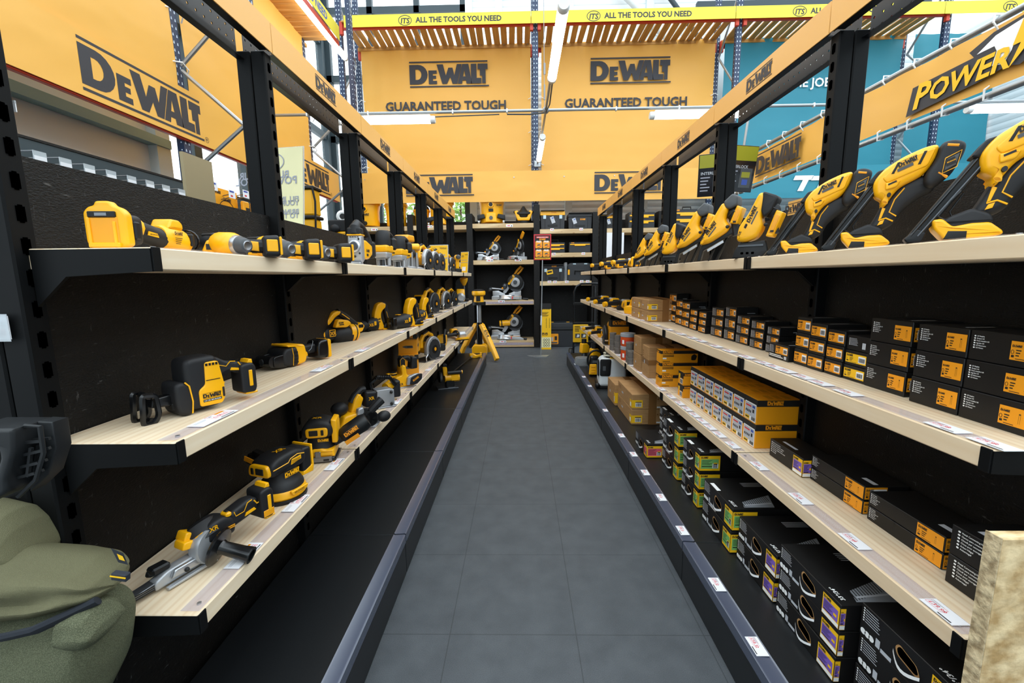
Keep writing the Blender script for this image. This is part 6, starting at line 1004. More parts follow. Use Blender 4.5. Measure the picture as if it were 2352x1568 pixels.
def brad(label, loc, rz, sc, kind=0):
    t = thing('brad_nailer', label, 'nailer', loc, rz, 'brad nailers on the right top shelf', sc)
    if kind == 0:
        m = M(); m.prism([(-.1, .0), (.06, .004), (.085, .03), (.07, .075), (-.06, .07), (-.085, .04)], -.014, .014, 'black', bev=.004)
        for i in range(3): m.box((-.045+i*.028, -.0145, .022), (.015, .003, .01), 'slot', .002)
        m.box((.0, -.018, .055), (.13, .006, .008), 'dark_steel'); m.obj('magazine', t)
        by, cp, hb, pl_ = [(-.075, .075), (-.03, .07), (.03, .085), (.06, .13), (.048, .18), (.072, .25), (.06, .275), (.03, .28), (-.015, .2), (-.065, .14)], [(.05, .282), (.12, .258), (.128, .245), (.095, .19), (.06, .17), (.045, .2)], (.085, .2), [(.075, .09), (.11, .085), (.155, .185), (.12, .2)]
    else:
        m = M(); m.prism([(-.13, .0), (-.11, .0), (-.095, .05), (.09, .13), (.08, .16), (-.1, .085), (-.118, .05)], -.014, .014, 'black', bev=.004); m.box((-.02, -.016, .07), (.1, .006, .012), 'metal', rot=rot(y=-.42)); m.tube([(-.03, 0, .06), (-.06, -.01, .0)], .006, 'black', 6); m.tube([(.04, .01, .11), (-.02, .01, .0)], .009, 'black', 6); m.obj('magazine', t)
        by, cp, hb, pl_ = [(-.115, .075), (-.05, .085), (.05, .135), (.06, .16), (.03, .19), (.05, .24), (.03, .262), (.01, .268), (-.06, .17)], [(.02, .27), (.07, .305), (.1, .29), (.1, .25), (.06, .235), (.035, .24)], (.06, .215), [(.06, .17), (.1, .165), (.13, .235), (.095, .25)]
    m = M(); m.prism(by, -.042, .042, 'yellow', bev=.018, seg=3, r=.012); b = m.obj('drive_housing', t); a = 1.08 if kind == 0 else .82; Xd = V((math.cos(a), 0, math.sin(a))); Zd = V((-math.sin(a), 0, math.cos(a)))
    m = M(); p = V((-.005, -.0428, .15)) if kind == 0 else V((-.06, -.0428, .12)); m.shapes(LOGO, p, Xd, Zd, .075, 'ink'); m.rect(p-Zd*.012, Xd, Zd, 0, 0, .06, .007, 'grey_plastic'); m.text('XR', V(((by[0][0]+.02), -.0428, by[0][1]+.02)), Xd, Zd, .018, 'ink', .02); m.box((by[0][0]+.05, -.042, by[0][1]+.065), (.02, .006, .012), 'rubber', .002, rot=rot(y=-a)); m.obj('wordmark', b)
    m = M(); m.prism(cp, -.044, .044, 'rubber' if kind == 0 else 'grey_plastic', bev=.01, r=.01); m.obj('motor_cap', t)
    m = M(); m.ball((hb[0]+.01, 0, hb[1]-.0), (.038, .03, .034), 'rubber', 14); m.tube([(hb[0]+.02, 0, hb[1]-.02), (hb[0]+.02, 0, hb[1]-.06), (hb[0]+.03, 0, hb[1]-.1)], [.024, .02, .02], 'rubber', 10); m.tube([(hb[0]-.01, -.03, hb[1]-.01), (hb[0]+.02, -.036, hb[1]+.01), (hb[0]+.05, -.03, hb[1]-.005)], .0025, 'gloss_black', 5); m.ball((hb[0]-.01, -.036, hb[1]-.06), (.012, .008, .008), 'rubber', 8); m.obj('handle', t)
    m = M(); m.prism(pl_, -.036, .036, 'yellow', bev=.006, r=.006); d = m.obj('battery_dock', t); m = M(); c = sum((V(q) for q in pl_), V((0, 0)))/4; m.prism([((q[0]-c.x)*.6+c.x, (q[1]-c.y)*.7+c.y) for q in pl_], -.038, -.03, 'amber', bev=.002); m.box((c.x-.008, -.0385, c.y-.03), (.016, .003, .008), 'ink'); m.obj('dock_inset', d); return t
for (x, y, sc, k, de) in ((.985, 1.9, 1.0, 0, 'with a black cap and slotted magazine by the framing nailers'), (.985, 2.2, 1.08, 1, 'with a grey cap and a rising magazine'), (.985, 2.52, 1.12, 1, 'leaning with a tall upright body'), (.98, 2.88, .98, 0, 'with a black square cap, partly hidden'), (.98, 3.2, 1.0, 1, 'farthest along the row but one'), (.975, 3.5, .9, 1, 'farthest along the row')):
    brad('finish nailer %s, right top shelf' % de, V((x, y, ZT[1])), math.radians(-42), sc, k).scale = (.74*sc, .85*sc, .94*sc)
for (x, y, l, sc, de) in ((1.04, 4.0, 1, 1.25, 'nearest of the grinders on the right top shelf'), (1.04, 4.55, 1, 1.3, 'middle of the grinders on the right top shelf'), (1.04, 5.15, 1, 1.3, 'farthest of the grinders on the right top shelf'), (1.07, 4.3, 2, 1.5, 'nearest of the grinders on the right middle shelf'), (1.05, 4.85, 2, 1.4, 'second of the grinders on the right middle shelf'), (1.05, 5.4, 2, 1.4, 'third of the grinders on the right middle shelf'), (1.05, 5.35, 3, 1.3, 'nearer of the grinders on the right lowest shelf'), (1.05, 5.8, 3, 1.35, 'farther of the grinders on the right lowest shelf')):
    grinder('yellow angle grinder, '+de, V((x, y, ZT[l])), math.radians(84), sc*.92, 'grinders on the right gondola', l == 3, 1)
circ_saw('yellow cutting saw with a big black guard beside the tall yellow carton, right lowest shelf', V((1.02, 5.0, ZT[3])), math.radians(-95), 1.15, 'black')
t = thing('band_saw', 'small yellow portable saw with a looped handle, right middle shelf beside the cardboard cartons', 'saw', V((1.06, 4.02, ZT[2])), math.radians(115), None, 1.15)
m = M(); m.prism([(-.1, .0), (.1, .0), (.11, .05), (.07, .07), (-.06, .07), (-.1, .05)], -.035, .035, 'yellow', bev=.012, r=.015); m.box((-.02, -.036, .03), (.09, .01, .05), 'rubber', .006); m.obj('body', t); m = M(); m.tube([(-.06, 0, .06), (-.04, 0, .12), (.03, 0, .125), (.06, 0, .06)], .014, 'yellow', 8); m.tube([(-.03, 0, .125), (.02, 0, .128)], .016, 'rubber', 8); m.obj('loop_handle', t)
# ---- plinth, far right: sprayer, trimmers, trolley
t = thing('water_tank', 'white plastic water tank with black corner and coiled hose, right plinth', 'tank', V((.98, 4.75, ZP)), math.radians(-6), None, 1.0)
m = M(); m.prism(rp([(-.12, .02), (.17, .02), (.17, .27), (.12, .32), (-.08, .32), (-.12, .27)], .03), -.17, .15, 'translucent', bev=.03, seg=3); m.obj('tank', t); m = M(); m.prism([(-.14, .0), (.17, .0), (.17, .03), (-.1, .05), (-.14, .04)], -.16, .14, 'black', bev=.008); m.ball((-.13, -.15, .03), .03, 'black', 10); m.obj('skid', t)
m = M(); m.prism(rp([(-.17, .14), (-.05, .12), (-.03, .3), (-.16, .32)], .02), -.13, -.118, 'black', ax='x', bev=.004); m.prism(rp([(-.11, .14), (.0, .14), (.01, .325), (-.11, .325)], .02), -.178, -.166, 'black', bev=.004); m.rect((-.08, -.179, .2), *XZ, 0, 0, .03, .05, 'grey_plastic'); m.obj('black_panel', t)
m = M(); m.tube([(.03+.09*math.cos(a), -.02+.07*math.sin(a), .33+.004*a) for a in [i*.4 for i in range(26)]], .008, 'cream_hose', 6); m.lathe([(0, .3), (.06, .3), (.06, .335), (.05, .34), (.0, .34)], 'ink', (.03, -.02, 0), (0, 0, 1), 18); m.obj('hose_coil', t); m = M(); m.box((.03, -.1, .325), (.06, .03, .01), 'print_yellow'); m.obj('sticker', t)
t = thing('hand_pump', 'black and yellow ring-handled pump beside the white tank on the right plinth', 'pump', V((.9, 5.25, ZP))); m = M(); m.prism([(-.06, .0), (.06, .0), (.08, .12), (.05, .24), (-.05, .24), (-.07, .12)], -.06, .06, 'gloss_black', bev=.015, r=.02); m.box((0, -.062, .18), (.06, .006, .03), 'grey_plastic'); m.obj('body', t); m = M(); m.prism([(-.07, .02), (.03, .02), (.02, .15), (-.06, .15)], -.075, -.04, 'yellow', bev=.008)
for i in range(3): m.box((-.02, -.077, .05+i*.035), (.05, .006, .012), 'amber', .002)
m.obj('yellow_side', t); m = M(); m.tube([(.1*math.cos(a)+.02, 0, .19+.12*math.sin(a)) for a in [i*PI/8-.5 for i in range(13)]], .013, 'black', 8); m.obj('ring_handle', t)
t = thing('cable_coil', 'coil of grey cable wrapped in clear film on the right plinth', 'cable', V((.86, 5.9, ZP)))
m = M()
for i in range(5): m.tube([((.1-.004*i)*math.cos(a), (.1-.004*i)*math.sin(a), .015+i*.018+.005*math.sin(3*a)) for a in [j*PI/10 for j in range(20)]], .011, 'rubber', 6, True)
m.obj('coil', t); m = M(); m.lathe([(0, 0), (.115, .0), (.12, .05), (.11, .1), (.0, .11)], 'bag_clear', n=16); m.obj('film', t)
for x, y, s_, de in ((.98, 5.7, 1.3, 'with a black motor top'), (.93, 6.3, 1.2, 'by the trolley')):
    t = thing('mixer_drill', 'upright yellow drill %s, far end of the right plinth' % de, 'drill', V((x, y, ZP)), math.radians(20), None, s_); m = M(); m.cyl((0, 0, .0), (0, 0, .09), .05, 'dark_steel', .03); m.obj('base', t); m = M(); m.prism([(-.05, .08), (.05, .08), (.06, .16), (.03, .2), (-.04, .2)], -.04, .04, 'yellow', bev=.012); m.obj('body', t); m = M(); m.cyl((0, 0, .19), (0, 0, .25), .03, 'rubber'); m.box((.06, 0, .14), (.05, .05, .04), 'rubber', .01); m.obj('motor_top', t)
t = thing('hand_truck', 'black hand truck with a curved handle beyond the end of the right gondola', 'trolley', V((1.02, 7.3, 0)))
m = M(); m.tube([(-.12, 0, .05), (-.12, 0, 1.15), (-.08, .0, 1.24), (.0, 0, 1.28), (.35, 0, 1.28)], .018, 'gloss_black', 8); m.tube([(.22, 0, .05), (.22, 0, 1.24)], .018, 'gloss_black', 8); m.obj('frame', t)
for z in (.3, .62, .95): m = M(); m.box((.05, 0, z), (.36, .04, .04), 'black', .004); m.obj('crossbar', t)
for x in (-.17, .27): m = M(); m.lathe([(0, -.03), (.09, -.03), (.1, -.015), (.1, .015), (.09, .03), (0, .03)], 'black', (x, .02, .1), (1, 0, 0), 18); m.lathe([(0, -.035), (.04, -.034), (.04, .034), (0, .035)], 'grey_plastic', (x, .02, .1), (1, 0, 0), 12); m.obj('wheel', t)
m = M(); m.box((.05, -.1, .02), (.4, .2, .012), 'black'); m.obj('toe_plate', t)
t = thing('tool_carton', 'yellow carton with printed tool pictures standing on the hand truck', 'box', V((1.0, 7.18, .32)), 0, None, .72); m = M(); m.box((0, 0, .2), (.34, .1, .4), 'print_yellow', .003); m.obj('carton', t); m = M()
for i in range(2): m.rect((-.13+i*.14, -.051, .1), *XZ, 0, 0, .11, .1, 'grey_plastic'); m.shapes([poly2(rp([(0, 0), (.06, .01), (.07, .06), (.02, .07)], .01))], (-.1+i*.14, -.0515, .115), *XZ, 1, 'white')
for i in range(4): m.rect((-.14, -.051, .36-i*.035), *XZ, 0, 0, .1, .016, 'ink')
m.obj('print', t)
# ================================================================ BACK SHELVES STOCK
ZB1, ZB2, ZB3, ZB4 = 2.43, 1.735, .947, .147
def mitre(label, loc, rz, sc, motor=True, head=1):
    t = thing('mitre_saw', label, 'mitre saw', loc, rz, 'mitre saws on the back shelves', sc)
    m = M(); m.prism(rp([(-.28, .0), (.28, .0), (.28, .075), (.14, .085), (-.14, .085), (-.28, .075)], .01), -.12, .12, 'cast', bev=.008)
    for s_ in (-1, 1): m.box((s_*.2, -.122, .045), (.12, .01, .05), 'metal', .003)
    m.obj('base', t)
    m = M(); m.lathe([(0, .0), (.17, .0), (.175, .02), (.16, .06), (.15, .09), (0, .092)], 'metal', (0, -.06, 0), (0, 0, 1), 30)
    for i in range(14): a = PI+.35+i*(PI-.7)/13; m.box((.174*math.cos(a), -.06+.174*math.sin(a), .014), (.008, .008, .012), 'ink')
    m.obj('turntable', t); m = M(); m.prism([(-.02, .02), (.3, .0), (.34, -.0), (.34, .035), (.28, .06), (-.02, .08)], -.22, -.17, 'cast', bev=.006, r=.01) if head else m.box((.12, -.19, .05), (.24, .05, .06), 'cast', .006); m.box((.12, -.2, .075), (.3, .03, .004), 'amber'); m.tube([(.3, -.2, .03), (.4, -.2, .02)], [.018, .022], 'black', 8); m.box((.11, -.223, .05), (.02, .006, .04), 'red_print'); m.obj('mitre_arm', t)
    m = M()
    for s_ in (-1, 1): m.prism([(s_*.03, .08), (s_*.27, .08), (s_*.27, .17), (s_*.16, .175), (s_*.1, .14), (s_*.04, .12)], .03, .06, 'metal', bev=.003); m.box((s_*.2, .028, .12), (.1, .004, .03), 'cast', .002)
    m.obj('fence', t)
    m = M(); m.tube([(-.3, .1, .22), (-.1, .1, .2), (.02, .08, .19)], .02, 'metal', 10); m.tube([(-.3, .16, .22), (-.1, .16, .2)], .02, 'metal', 10); m.ball((-.32, .12, .2), (.06, .06, .05), 'dark_steel', 12); m.prism([(-.08, .14), (-.02, .12), (.08, .26), (.14, .36), (.06, .42), (-.0, .3)], .03, .07, 'cast', bev=.01, r=.02); m.obj('slide_arm', t)
    m = M(); c = (.16, .33); m.prism([(c[0]+.155*math.cos(a), c[1]+.155*math.sin(a)) for a in [i*PI/16-1.1 for i in range(27)]], -.01, .03, 'black', bev=.012); m.prism([(c[0]+.09*math.cos(a), c[1]+.09*math.sin(a)) for a in [i*PI/12 for i in range(24)]], -.018, -.008, 'cast', bev=.002); m.cyl((c[0], -.03, c[1]), (c[0], 0, c[1]), .04, 'dark_steel'); m.obj('blade_guard', t)
    m = M(); n = 40; m.prism([(c[0]+.02+(.15 if i % 2 else .146)*math.cos(2*PI*i/n), c[1]-.03+(.15 if i % 2 else .146)*math.sin(2*PI*i/n)) for i in range(n)], .008, .012, 'dark_steel'); m.obj('blade', t)
    m = M(); m.prism([(.02, .3), (.05, .28), (.16, .44), (.12, .48)], -.03, -.015, 'yellow', bev=.003); m.shapes(LOGO, (.055, -.031, .325), (.6, 0, .8), (-.8, 0, .6), .13, 'ink'); m.obj('side_plate', t)
    if motor: m = M(); m.lathe([(0, 0), (.05, 0), (.056, .015), (.056, .12), (.06, .2), (0, .2)], 'yellow', (-.12, -.02, .3), (.85, .1, .35), 18); m.lathe([(.057, .03), (.0575, .05)], 'ink', (-.12, -.02, .3), (.85, .1, .35), 18); m.obj('motor_housing', t)
    else: m = M(); m.ball((-.04, 0, .26), (.05, .05, .06), 'dark_steel', 12); m.ball((-.08, -.04, .22), (.02, .02, .02), 'orange_print', 8); m.obj('motor_housing', t)
    m = M(); m.tube([(.14, .02, .46), (.2, .02, .55), (.27, .02, .62), (.31, .02, .6), (.27, .02, .54), (.2, .02, .47)], [.018, .022, .024, .022, .02, .018], 'amber', 10); m.obj('handle', t); return t
mitre('mitre saw with pale guard on the third highest back shelf', V((-.27, YB+.26, ZB3)), 0, 1.07, False, 0)
mitre('mitre saw with yellow motor and long silver arm, on the lowest back shelf', V((-.3, YB+.26, ZB4)), 0, 1.07, True, 1)
mitre('tilted-back mitre saw with a yellow handle hook, left on the second highest back shelf', V((-.63, YB+.24, ZB2)), 0, .78, False, 0)
t = mitre('dark mitre saw turned to face the aisle, right on the second highest back shelf', V((-.06, YB+.24, ZB2)), math.radians(-62), .86, False, 0)
def vac(label, loc, sc, front=True, grp='shop vacuums'):
    t = thing('shop_vacuum', label, 'vacuum', loc, 0, grp, sc)
    m = M(); m.lathe([(0, .03), (.19, .03), (.2, .06), (.205, .3), (.225, .42), (.225, .46), (0, .46)], 'yellow', n=30); b = m.obj('drum', t); m = M(); m.lathe([(.235, .42), (.24, .43), (.24, .47), (.22, .48), (0, .48)], 'yellow', n=30); m.lathe([(.22, .48), (.225, .5), (.2, .56), (.12, .6), (0, .6)], 'black', n=30); m.box((.2, 0, .44), (.08, .1, .08), 'yellow', .015); m.box((-.2, 0, .44), (.08, .1, .08), 'yellow', .015); m.obj('lid', t)
    m = M(); m.cyl((0, -.235, .32), (0, -.19, .32), .048, 'yellow', .055, 20); m.cyl((0, -.24, .32), (0, -.2, .32), .034, 'black', n=20); m.obj('hose_port', t)
    m = M(); m.shapes(LOGO, (.1, -.205, .3), (.97, .2, 0), (0, 0, 1), .09, 'ink') if front else m.shapes(LOGO, (-.06, -.226, .2), (1, 0, 0), (0, 0, 1), .15, 'ink'); m.obj('wordmark', t)
    if front:
        m = M(); m.box((0, -.205, .23), (.08, .02, .05), 'ink', .004); m.cyl((0, -.225, .1), (0, -.19, .1), .035, 'dark_steel', n=6); m.prism([(-.1, .03), (.1, .03), (.08, .18), (-.08, .18)], -.215, -.19, 'yellow', bev=.01); m.obj('front_plate', t)
        for s_ in (-1, 1): m = M(); m.prism([(s_*.1, .1), (s_*.24, .07), (s_*.24, .15), (s_*.12, .17)], -.2, -.05, 'black', bev=.01); m.cyl((s_*.2, -.14, .04), (s_*.23, -.14, .04), .04, 'metal', n=16); m.obj('caster', t)
    else:
        m = M(); m.cyl((0, -.225, .07), (0, -.19, .07), .03, 'black', .04, 16); m.obj('drain_port', t)
    return t
vac('yellow shop vacuum with casters, in the mitre saw bay of the top back shelf', V((-.55, YB+.27, ZB1+.0)), 1.12)
vac('yellow shop vacuum with casters, behind the end of the left gondola', V((-1.55, YB+.27, 2.41)), 1.05)
vac('yellow shop vacuum half hidden by the far left posts', V((-2.45, YB+.27, 2.4)), .95, False)
vac('yellow shop vacuum with black lid, left end of the top back shelf', V((-3.0, YB+.24, 2.4)), 1.05, False)
vac('yellow vacuum drum glimpsed between two posts of the left gondola', V((-1.95+.0, YB+.3, 2.41)), .7, False)
t = thing('compact_vacuum', 'small black and yellow vacuum with a wrapped hose, top back shelf', 'vacuum', V((.08, YB+.22, ZB1)), 0, None, 1.15)
m = M(); m.lathe([(0, 0), (.13, 0), (.14, .03), (.13, .1), (.1, .14), (0, .15)], 'black', n=20); m.obj('base', t); m = M(); m.prism(rp([(-.1, .05), (.1, .05), (.16, .2), (.1, .22), (.06, .1), (-.06, .1), (-.1, .22), (-.16, .2)], .02), -.15, -.09, 'yellow', bev=.012); m.obj('yellow_shell', t); m = M(); m.lathe([(.1, .12), (.095, .2), (.05, .25), (.02, .3), (0, .3)], 'black', n=18); m.obj('motor_top', t); m = M(); m.tube([(.15*math.cos(a), -.06+.1*math.sin(a)-.0, .2-.04*abs(math.sin(a))) for a in [i*PI/10+PI for i in range(11)]], .024, 'rubber', 8); m.obj('hose', t)
def tbox(label, loc, w, d, h, kind, grp='toolboxes on the back shelves'):
    t = thing('toolbox', label, 'toolbox', loc, 0, grp); m = M(); m.prism(rp([(-w/2+.01, 0), (w/2-.01, 0), (w/2, h*.75), (-w/2, h*.75)], .01), -d/2, d/2, 'grey_box', bev=.008); m.box((0, -d/2, h*.2), (w*.4, .012, h*.1), 'black', .003)
    for s_ in (-1, 1): m.box((s_*w*.32, -d/2, h*.36), (w*.02, .012, h*.6), 'black')
    m.obj('body', t); m = M(); m.prism(rp([(-w/2-.004, h*.75), (w/2+.004, h*.75), (w/2, h*.96), (w*.3, h), (-w*.3, h), (-w/2, h*.96)], .01), -d/2-.004, d/2, 'yellow' if kind == 'yellow' else 'grey_box', bev=.006); m.box((0, -d/2+.01, h*.99), (w*.96, d*.4, h*.04), 'black', .004); m.obj('lid', t)
    if kind in ('yellow', 'latch'):
        for s_ in (-1, 1): m = M(); m.box((s_*w*.33, -d/2-.008, h*.66), (w*.12, .01, h*.2), 'latch', .003); m.obj('latch', t)
    m = M(); m.shapes(LOGO, (-w*.06 if kind != 'plain' else w*.0, -d/2-.0065-.0, h*.86 if kind != 'plain' else h*.55), (1, 0, 0), (0, 0, 1), w*.22, 'orange_print') ; m.obj('wordmark', t)
    if kind in ('yellow', 'plain'): m = M(); m.box((-w*.0 if kind == 'yellow' else -w*.24, -d/2-.01, h*.5), (w*.15, .003, h*.36), 'grey_print', rot=rot(y=-.35)); m.box((-w*.0 if kind == 'yellow' else -w*.24, -d/2-.012, h*.6), (w*.07, .002, h*.06), 'blue_print', rot=rot(y=-.35)); m.obj('hang_tag', t)
    if kind == 'latch': m = M(); m.box((-w*.15, -d/2-.01, h*.55), (w*.28, .003, h*.26), 'print_yellow', rot=rot(y=-.2)); m.box((-w*.15, -d/2-.012, h*.56), (w*.2, .002, h*.1), 'ink', rot=rot(y=-.2)); m.obj('hang_tag', t)
    return t
def px(u, v): return ony(u, v, YB)
tbox('large black toolbox with yellow lid band, on the top toolbox shelf', V((.64, YB+.2, 2.31)), .47, .32, .35, 'yellow')
tbox('black crate with a yellow wordmark and grey tag, on the top toolbox shelf', V((1.17, YB+.2, 2.31)), .46, .32, .3, 'plain')
tbox('black toolbox with steel latches and yellow tag, left on the third toolbox shelf', V((.65, YB+.2, 1.315)), .44, .32, .32, 'latch')
t = thing('toolbox', 'black carry case standing on edge with yellow catch, right on the third toolbox shelf', 'toolbox', V((1.17, YB+.2, 1.315)), 0, 'toolboxes on the back shelves'); m = M(); m.prism(rp([(-.23, 0), (.23, 0), (.23, .32), (.18, .35), (-.18, .35), (-.23, .32)], .02), -.14, .14, 'grey_box', bev=.012); m.obj('case', t); m = M(); m.tube([(-.09, -.145, .13), (-.09, -.16, .2), (.09, -.16, .2), (.09, -.145, .13)], .014, 'black', 6); m.obj('handle', t)
for x in (-.21, ): m = M(); m.box((x, -.145, .17), (.035, .012, .1), 'yellow', .003); m.obj('catch', t)
for x in (-.1, .12): m = M(); m.box((x, -.145, .33), (.06, .012, .02), 'latch', .002); m.obj('latch', t)
def organiser(label, x, w, n, z=1.86, h=.2):
    t = thing('organiser_case', label, 'organiser', V((x, YB+.18, z)), 0, 'organiser cases on the back shelves'); m = M(); m.box((0, 0, h/2), (w, .3, h), 'grey_box', .01); m.obj('case', t)
    for i in range(n): m = M(); zz = h*(.78-.36*i); m.box((0, -.155, zz), (w*.92, .014, h*.09), 'yellow', .003); m.box((0, -.158, zz-h*.08), (w*.5, .014, h*.12), 'yellow', .003); m.obj('drawer_front', t)
    m = M(); m.shapes(LOGO, (-w*.4, -.1515, h*.9), (1, 0, 0), (0, 0, 1), w*.14, 'orange_print'); m.obj('wordmark', t)
    if n == 2: m = M(); m.tube([(-.08, 0, h), (-.08, 0, h+.06), (.08, 0, h+.06), (.08, 0, h)], .012, 'black', 6); m.obj('handle', t)
organiser('black two-drawer organiser with yellow fronts, behind the red promotion sign', .68, .4, 2); organiser('black single-drawer organiser with a yellow handle strip, right of the red promotion sign', 1.17, .42, 1)
tbox('black toolbox with yellow lid band seen between the right gondola posts', V((1.72, YB+.2, 2.31)), .4, .3, .26, 'yellow')
organiser('stacked drawer organiser with two yellow handles behind the right gondola posts', 2.35, .5, 2, 2.31, .3)
organiser('wide drawer organiser behind the finish nailers', 3.25, .7, 2, 2.31, .34)
t = thing('water_bottle', 'bottle-shaped parcel in clear film standing between the toolboxes on the third shelf', 'parcel', V((.905, YB+.14, 1.315))); m = M(); m.lathe([(0, 0), (.05, 0), (.048, .1), (.042, .2), (.046, .3), (.03, .36), (0, .37)], 'bag_clear', n=14); m.obj('film', t); m = M(); m.lathe([(0, .01), (.03, .01), (.028, .3), (0, .31)], 'grey_plastic', n=10); m.obj('contents', t)
# boards behind the right gondola
for a, b in ((1392, 1415), (1422, 1432)):
    p = ony((a+b)/2, 590, 7.6); q = ony((a+b)/2, 534, 7.6); w = (ony(b, 590, 7.6)-ony(a, 590, 7.6)).length
    t = thing('white_board', 'plain white upright board %s behind the far right posts' % ('wider' if a < 1400 else 'narrower'), 'board', (p.x, 7.6, 0), 0, 'white boards behind the right gondola'); m = M(); m.box((0, 0, q.z/2), (w, .01, q.z), 'paper'); m.obj('panel', t)
# floor items by the back wall
t = thing('chest_box', 'big black wheeled tool chest with an orange label on the floor at the back', 'toolbox', V((.84, YB+.25, 0)))
m = M(); m.prism(rp([(-.27, .0), (.27, .0), (.29, .33), (-.29, .33)], .02), -.2, .2, 'grey_box', bev=.012); m.obj('body', t); m = M(); m.prism(rp([(-.3, .33), (.3, .33), (.3, .42), (.24, .49), (-.24, .49), (-.3, .42)], .02), -.21, .2, 'grey_box', bev=.012); m.box((.0, -.2, .36), (.58, .03, .03), 'black', .006)
for x in (-.2, .12): m.box((x, -.1, .492), (.06, .03, .01), 'yellow')
m.obj('lid', t); m = M(); m.prism(rp([(-.24, .06), (-.08, .06), (-.08, .27), (-.24, .27)], .015), -.206, -.2, 'orange_print'); m.box((-.2, -.208, .16), (.03, .003, .08), 'grey_print'); m.box((-.13, -.208, .18), (.05, .003, .08), 'ink', .002); m.box((-.16, -.208, .09), (.12, .003, .03), 'grey_plastic'); m.obj('label', t)
p = on(1252, 797, 0); t = thing('tall_carton', 'tall narrow yellow carton standing on the floor by the middle divider', 'box', V((.50, 8.42, 0)))
m = M(); m.box((0, 0, .44), (.19, .13, .88), 'print_yellow', .003); m.box((0, 0, .84), (.191, .131, .1), 'ink'); m.obj('carton', t); m = M(); y = -.0665
m.shapes(LOGO, (-.085, y, .78), (1, 0, 0), (0, 0, 1), .16, 'ink')
for i in range(5): m.rect((-.085, y, .72-i*.018), *XZ, 0, 0, .13-.02*(i % 3), .008, 'ink')
for s_ in (0, .06): m.rect((.0+s_, y, .42), *XZ, 0, 0, .004, .2, 'ink'); [m.rect((-.012+s_, y, .44+i*.03), *XZ, 0, 0, .026, .004, 'ink') for i in range(6)]
for s_ in (-.08, -.02): m.rect((s_, y, .28), *XZ, 0, 0, .045, .05, 'ink'); m.shapes([poly2([(.008, .01), (.036, .01), (.022, .038)])], (s_, y-.0004, .28), *XZ, 1, 'print_yellow')
m.rect((-.094, y, .04), *XZ, 0, 0, .188, .2, 'cream')
for i in range(9): m.shapes([ringp(-.06+.045*(i % 3), .08+.055*(i//3), .02, .024, .008, 10)], (.02, y-.0004, 0), *XZ, 1, 'ink')
m.obj('print', t)
# promotion sign on a pole
t = thing('promotion_sign', 'red framed promotion sign with four FREE offers on a thin pole', 'sign', V((.36, 7.75, 0)))
zb, zt_ = ony(1246, 597, 7.7).z, ony(1246, 538, 7.7).z; w = ony(1267, 570, 7.7).x-ony(1227, 570, 7.7).x; h = zt_-zb; cx = ony(1246, 570, 7.7).x-.36
m = M(); m.box((cx, -.05, (zb+zt_)/2), (w, .01, h), 'red', .004); m.box((cx, -.056, (zb+zt_)/2), (w*.88, .004, h*.92), 'ink'); m.obj('board', t); m = M(); o = V((cx-w/2, -.0595, zb)); N = V((0, -.0006, 0))
m.rect(o, *XZ, w*.14, h*.85, w*.72, h*.07, 'red'); m.text('OPENING EVENT DEAL', o+N+V((w*.5, 0, h*.87)), *XZ, w*.062, 'white', .03, 'CENTER'); m.shapes(LOGO, o+V((w*.32, 0, h*.77)), (1, 0, 0), (0, 0, 1), w*.36, 'orange_print')
for i in range(2):
    for j in range(2):
        a, b = w*(.09+.43*i), h*(.12+.34*j); m.shapes([poly2(rp([(0, 0), (w*.39, 0), (w*.39, h*.28), (0, h*.28)], w*.06))], o+V((a, 0, b)), *XZ, 1, 'orange_print'); m.text('FREE', o+N+V((a+w*.195, 0, b+h*.225)), *XZ, w*.13, 'white', .04, 'CENTER'); m.shapes([poly2(rp([(0, 0), (w*.18, w*.03), (w*.2, w*.1), (w*.05, w*.09)], w*.03))], o+N+V((a+w*.09, 0, b+h*.09)), *XZ, 1, 'grey_plastic'); m.rect(o+N*2, *XZ, a+w*.24, b+h*.07, w*.11, h*.025, 'red_print'); m.rect(o+N, *XZ, a+w*.12, b+h*.02, w*.14, h*.02, 'ink')
m.rect(o, *XZ, w*.07, h*.035, w*.86, h*.055, 'print_yellow'); m.text('IN STORE THIS WEEKEND ONLY', o+N+V((w*.5, 0, h*.05)), *XZ, w*.05, 'ink', .02, 'CENTER'); m.obj('print', t)
m = M(); m.cyl((cx-.03, -.03, .01), (cx-.0, -.04, zb), .009, 'galv', n=8); m.cyl((cx-.025, -.03, .55), (cx-.02, -.035, .72), .014, 'white_metal', n=8); m.obj('pole', t); m = M(); m.prism([(-.24, -.06), (.16, -.06), (.1, -.22), (-.1, -.22)], .0, .012, 'galv', ax='z'); m.obj('foot_plate', t)
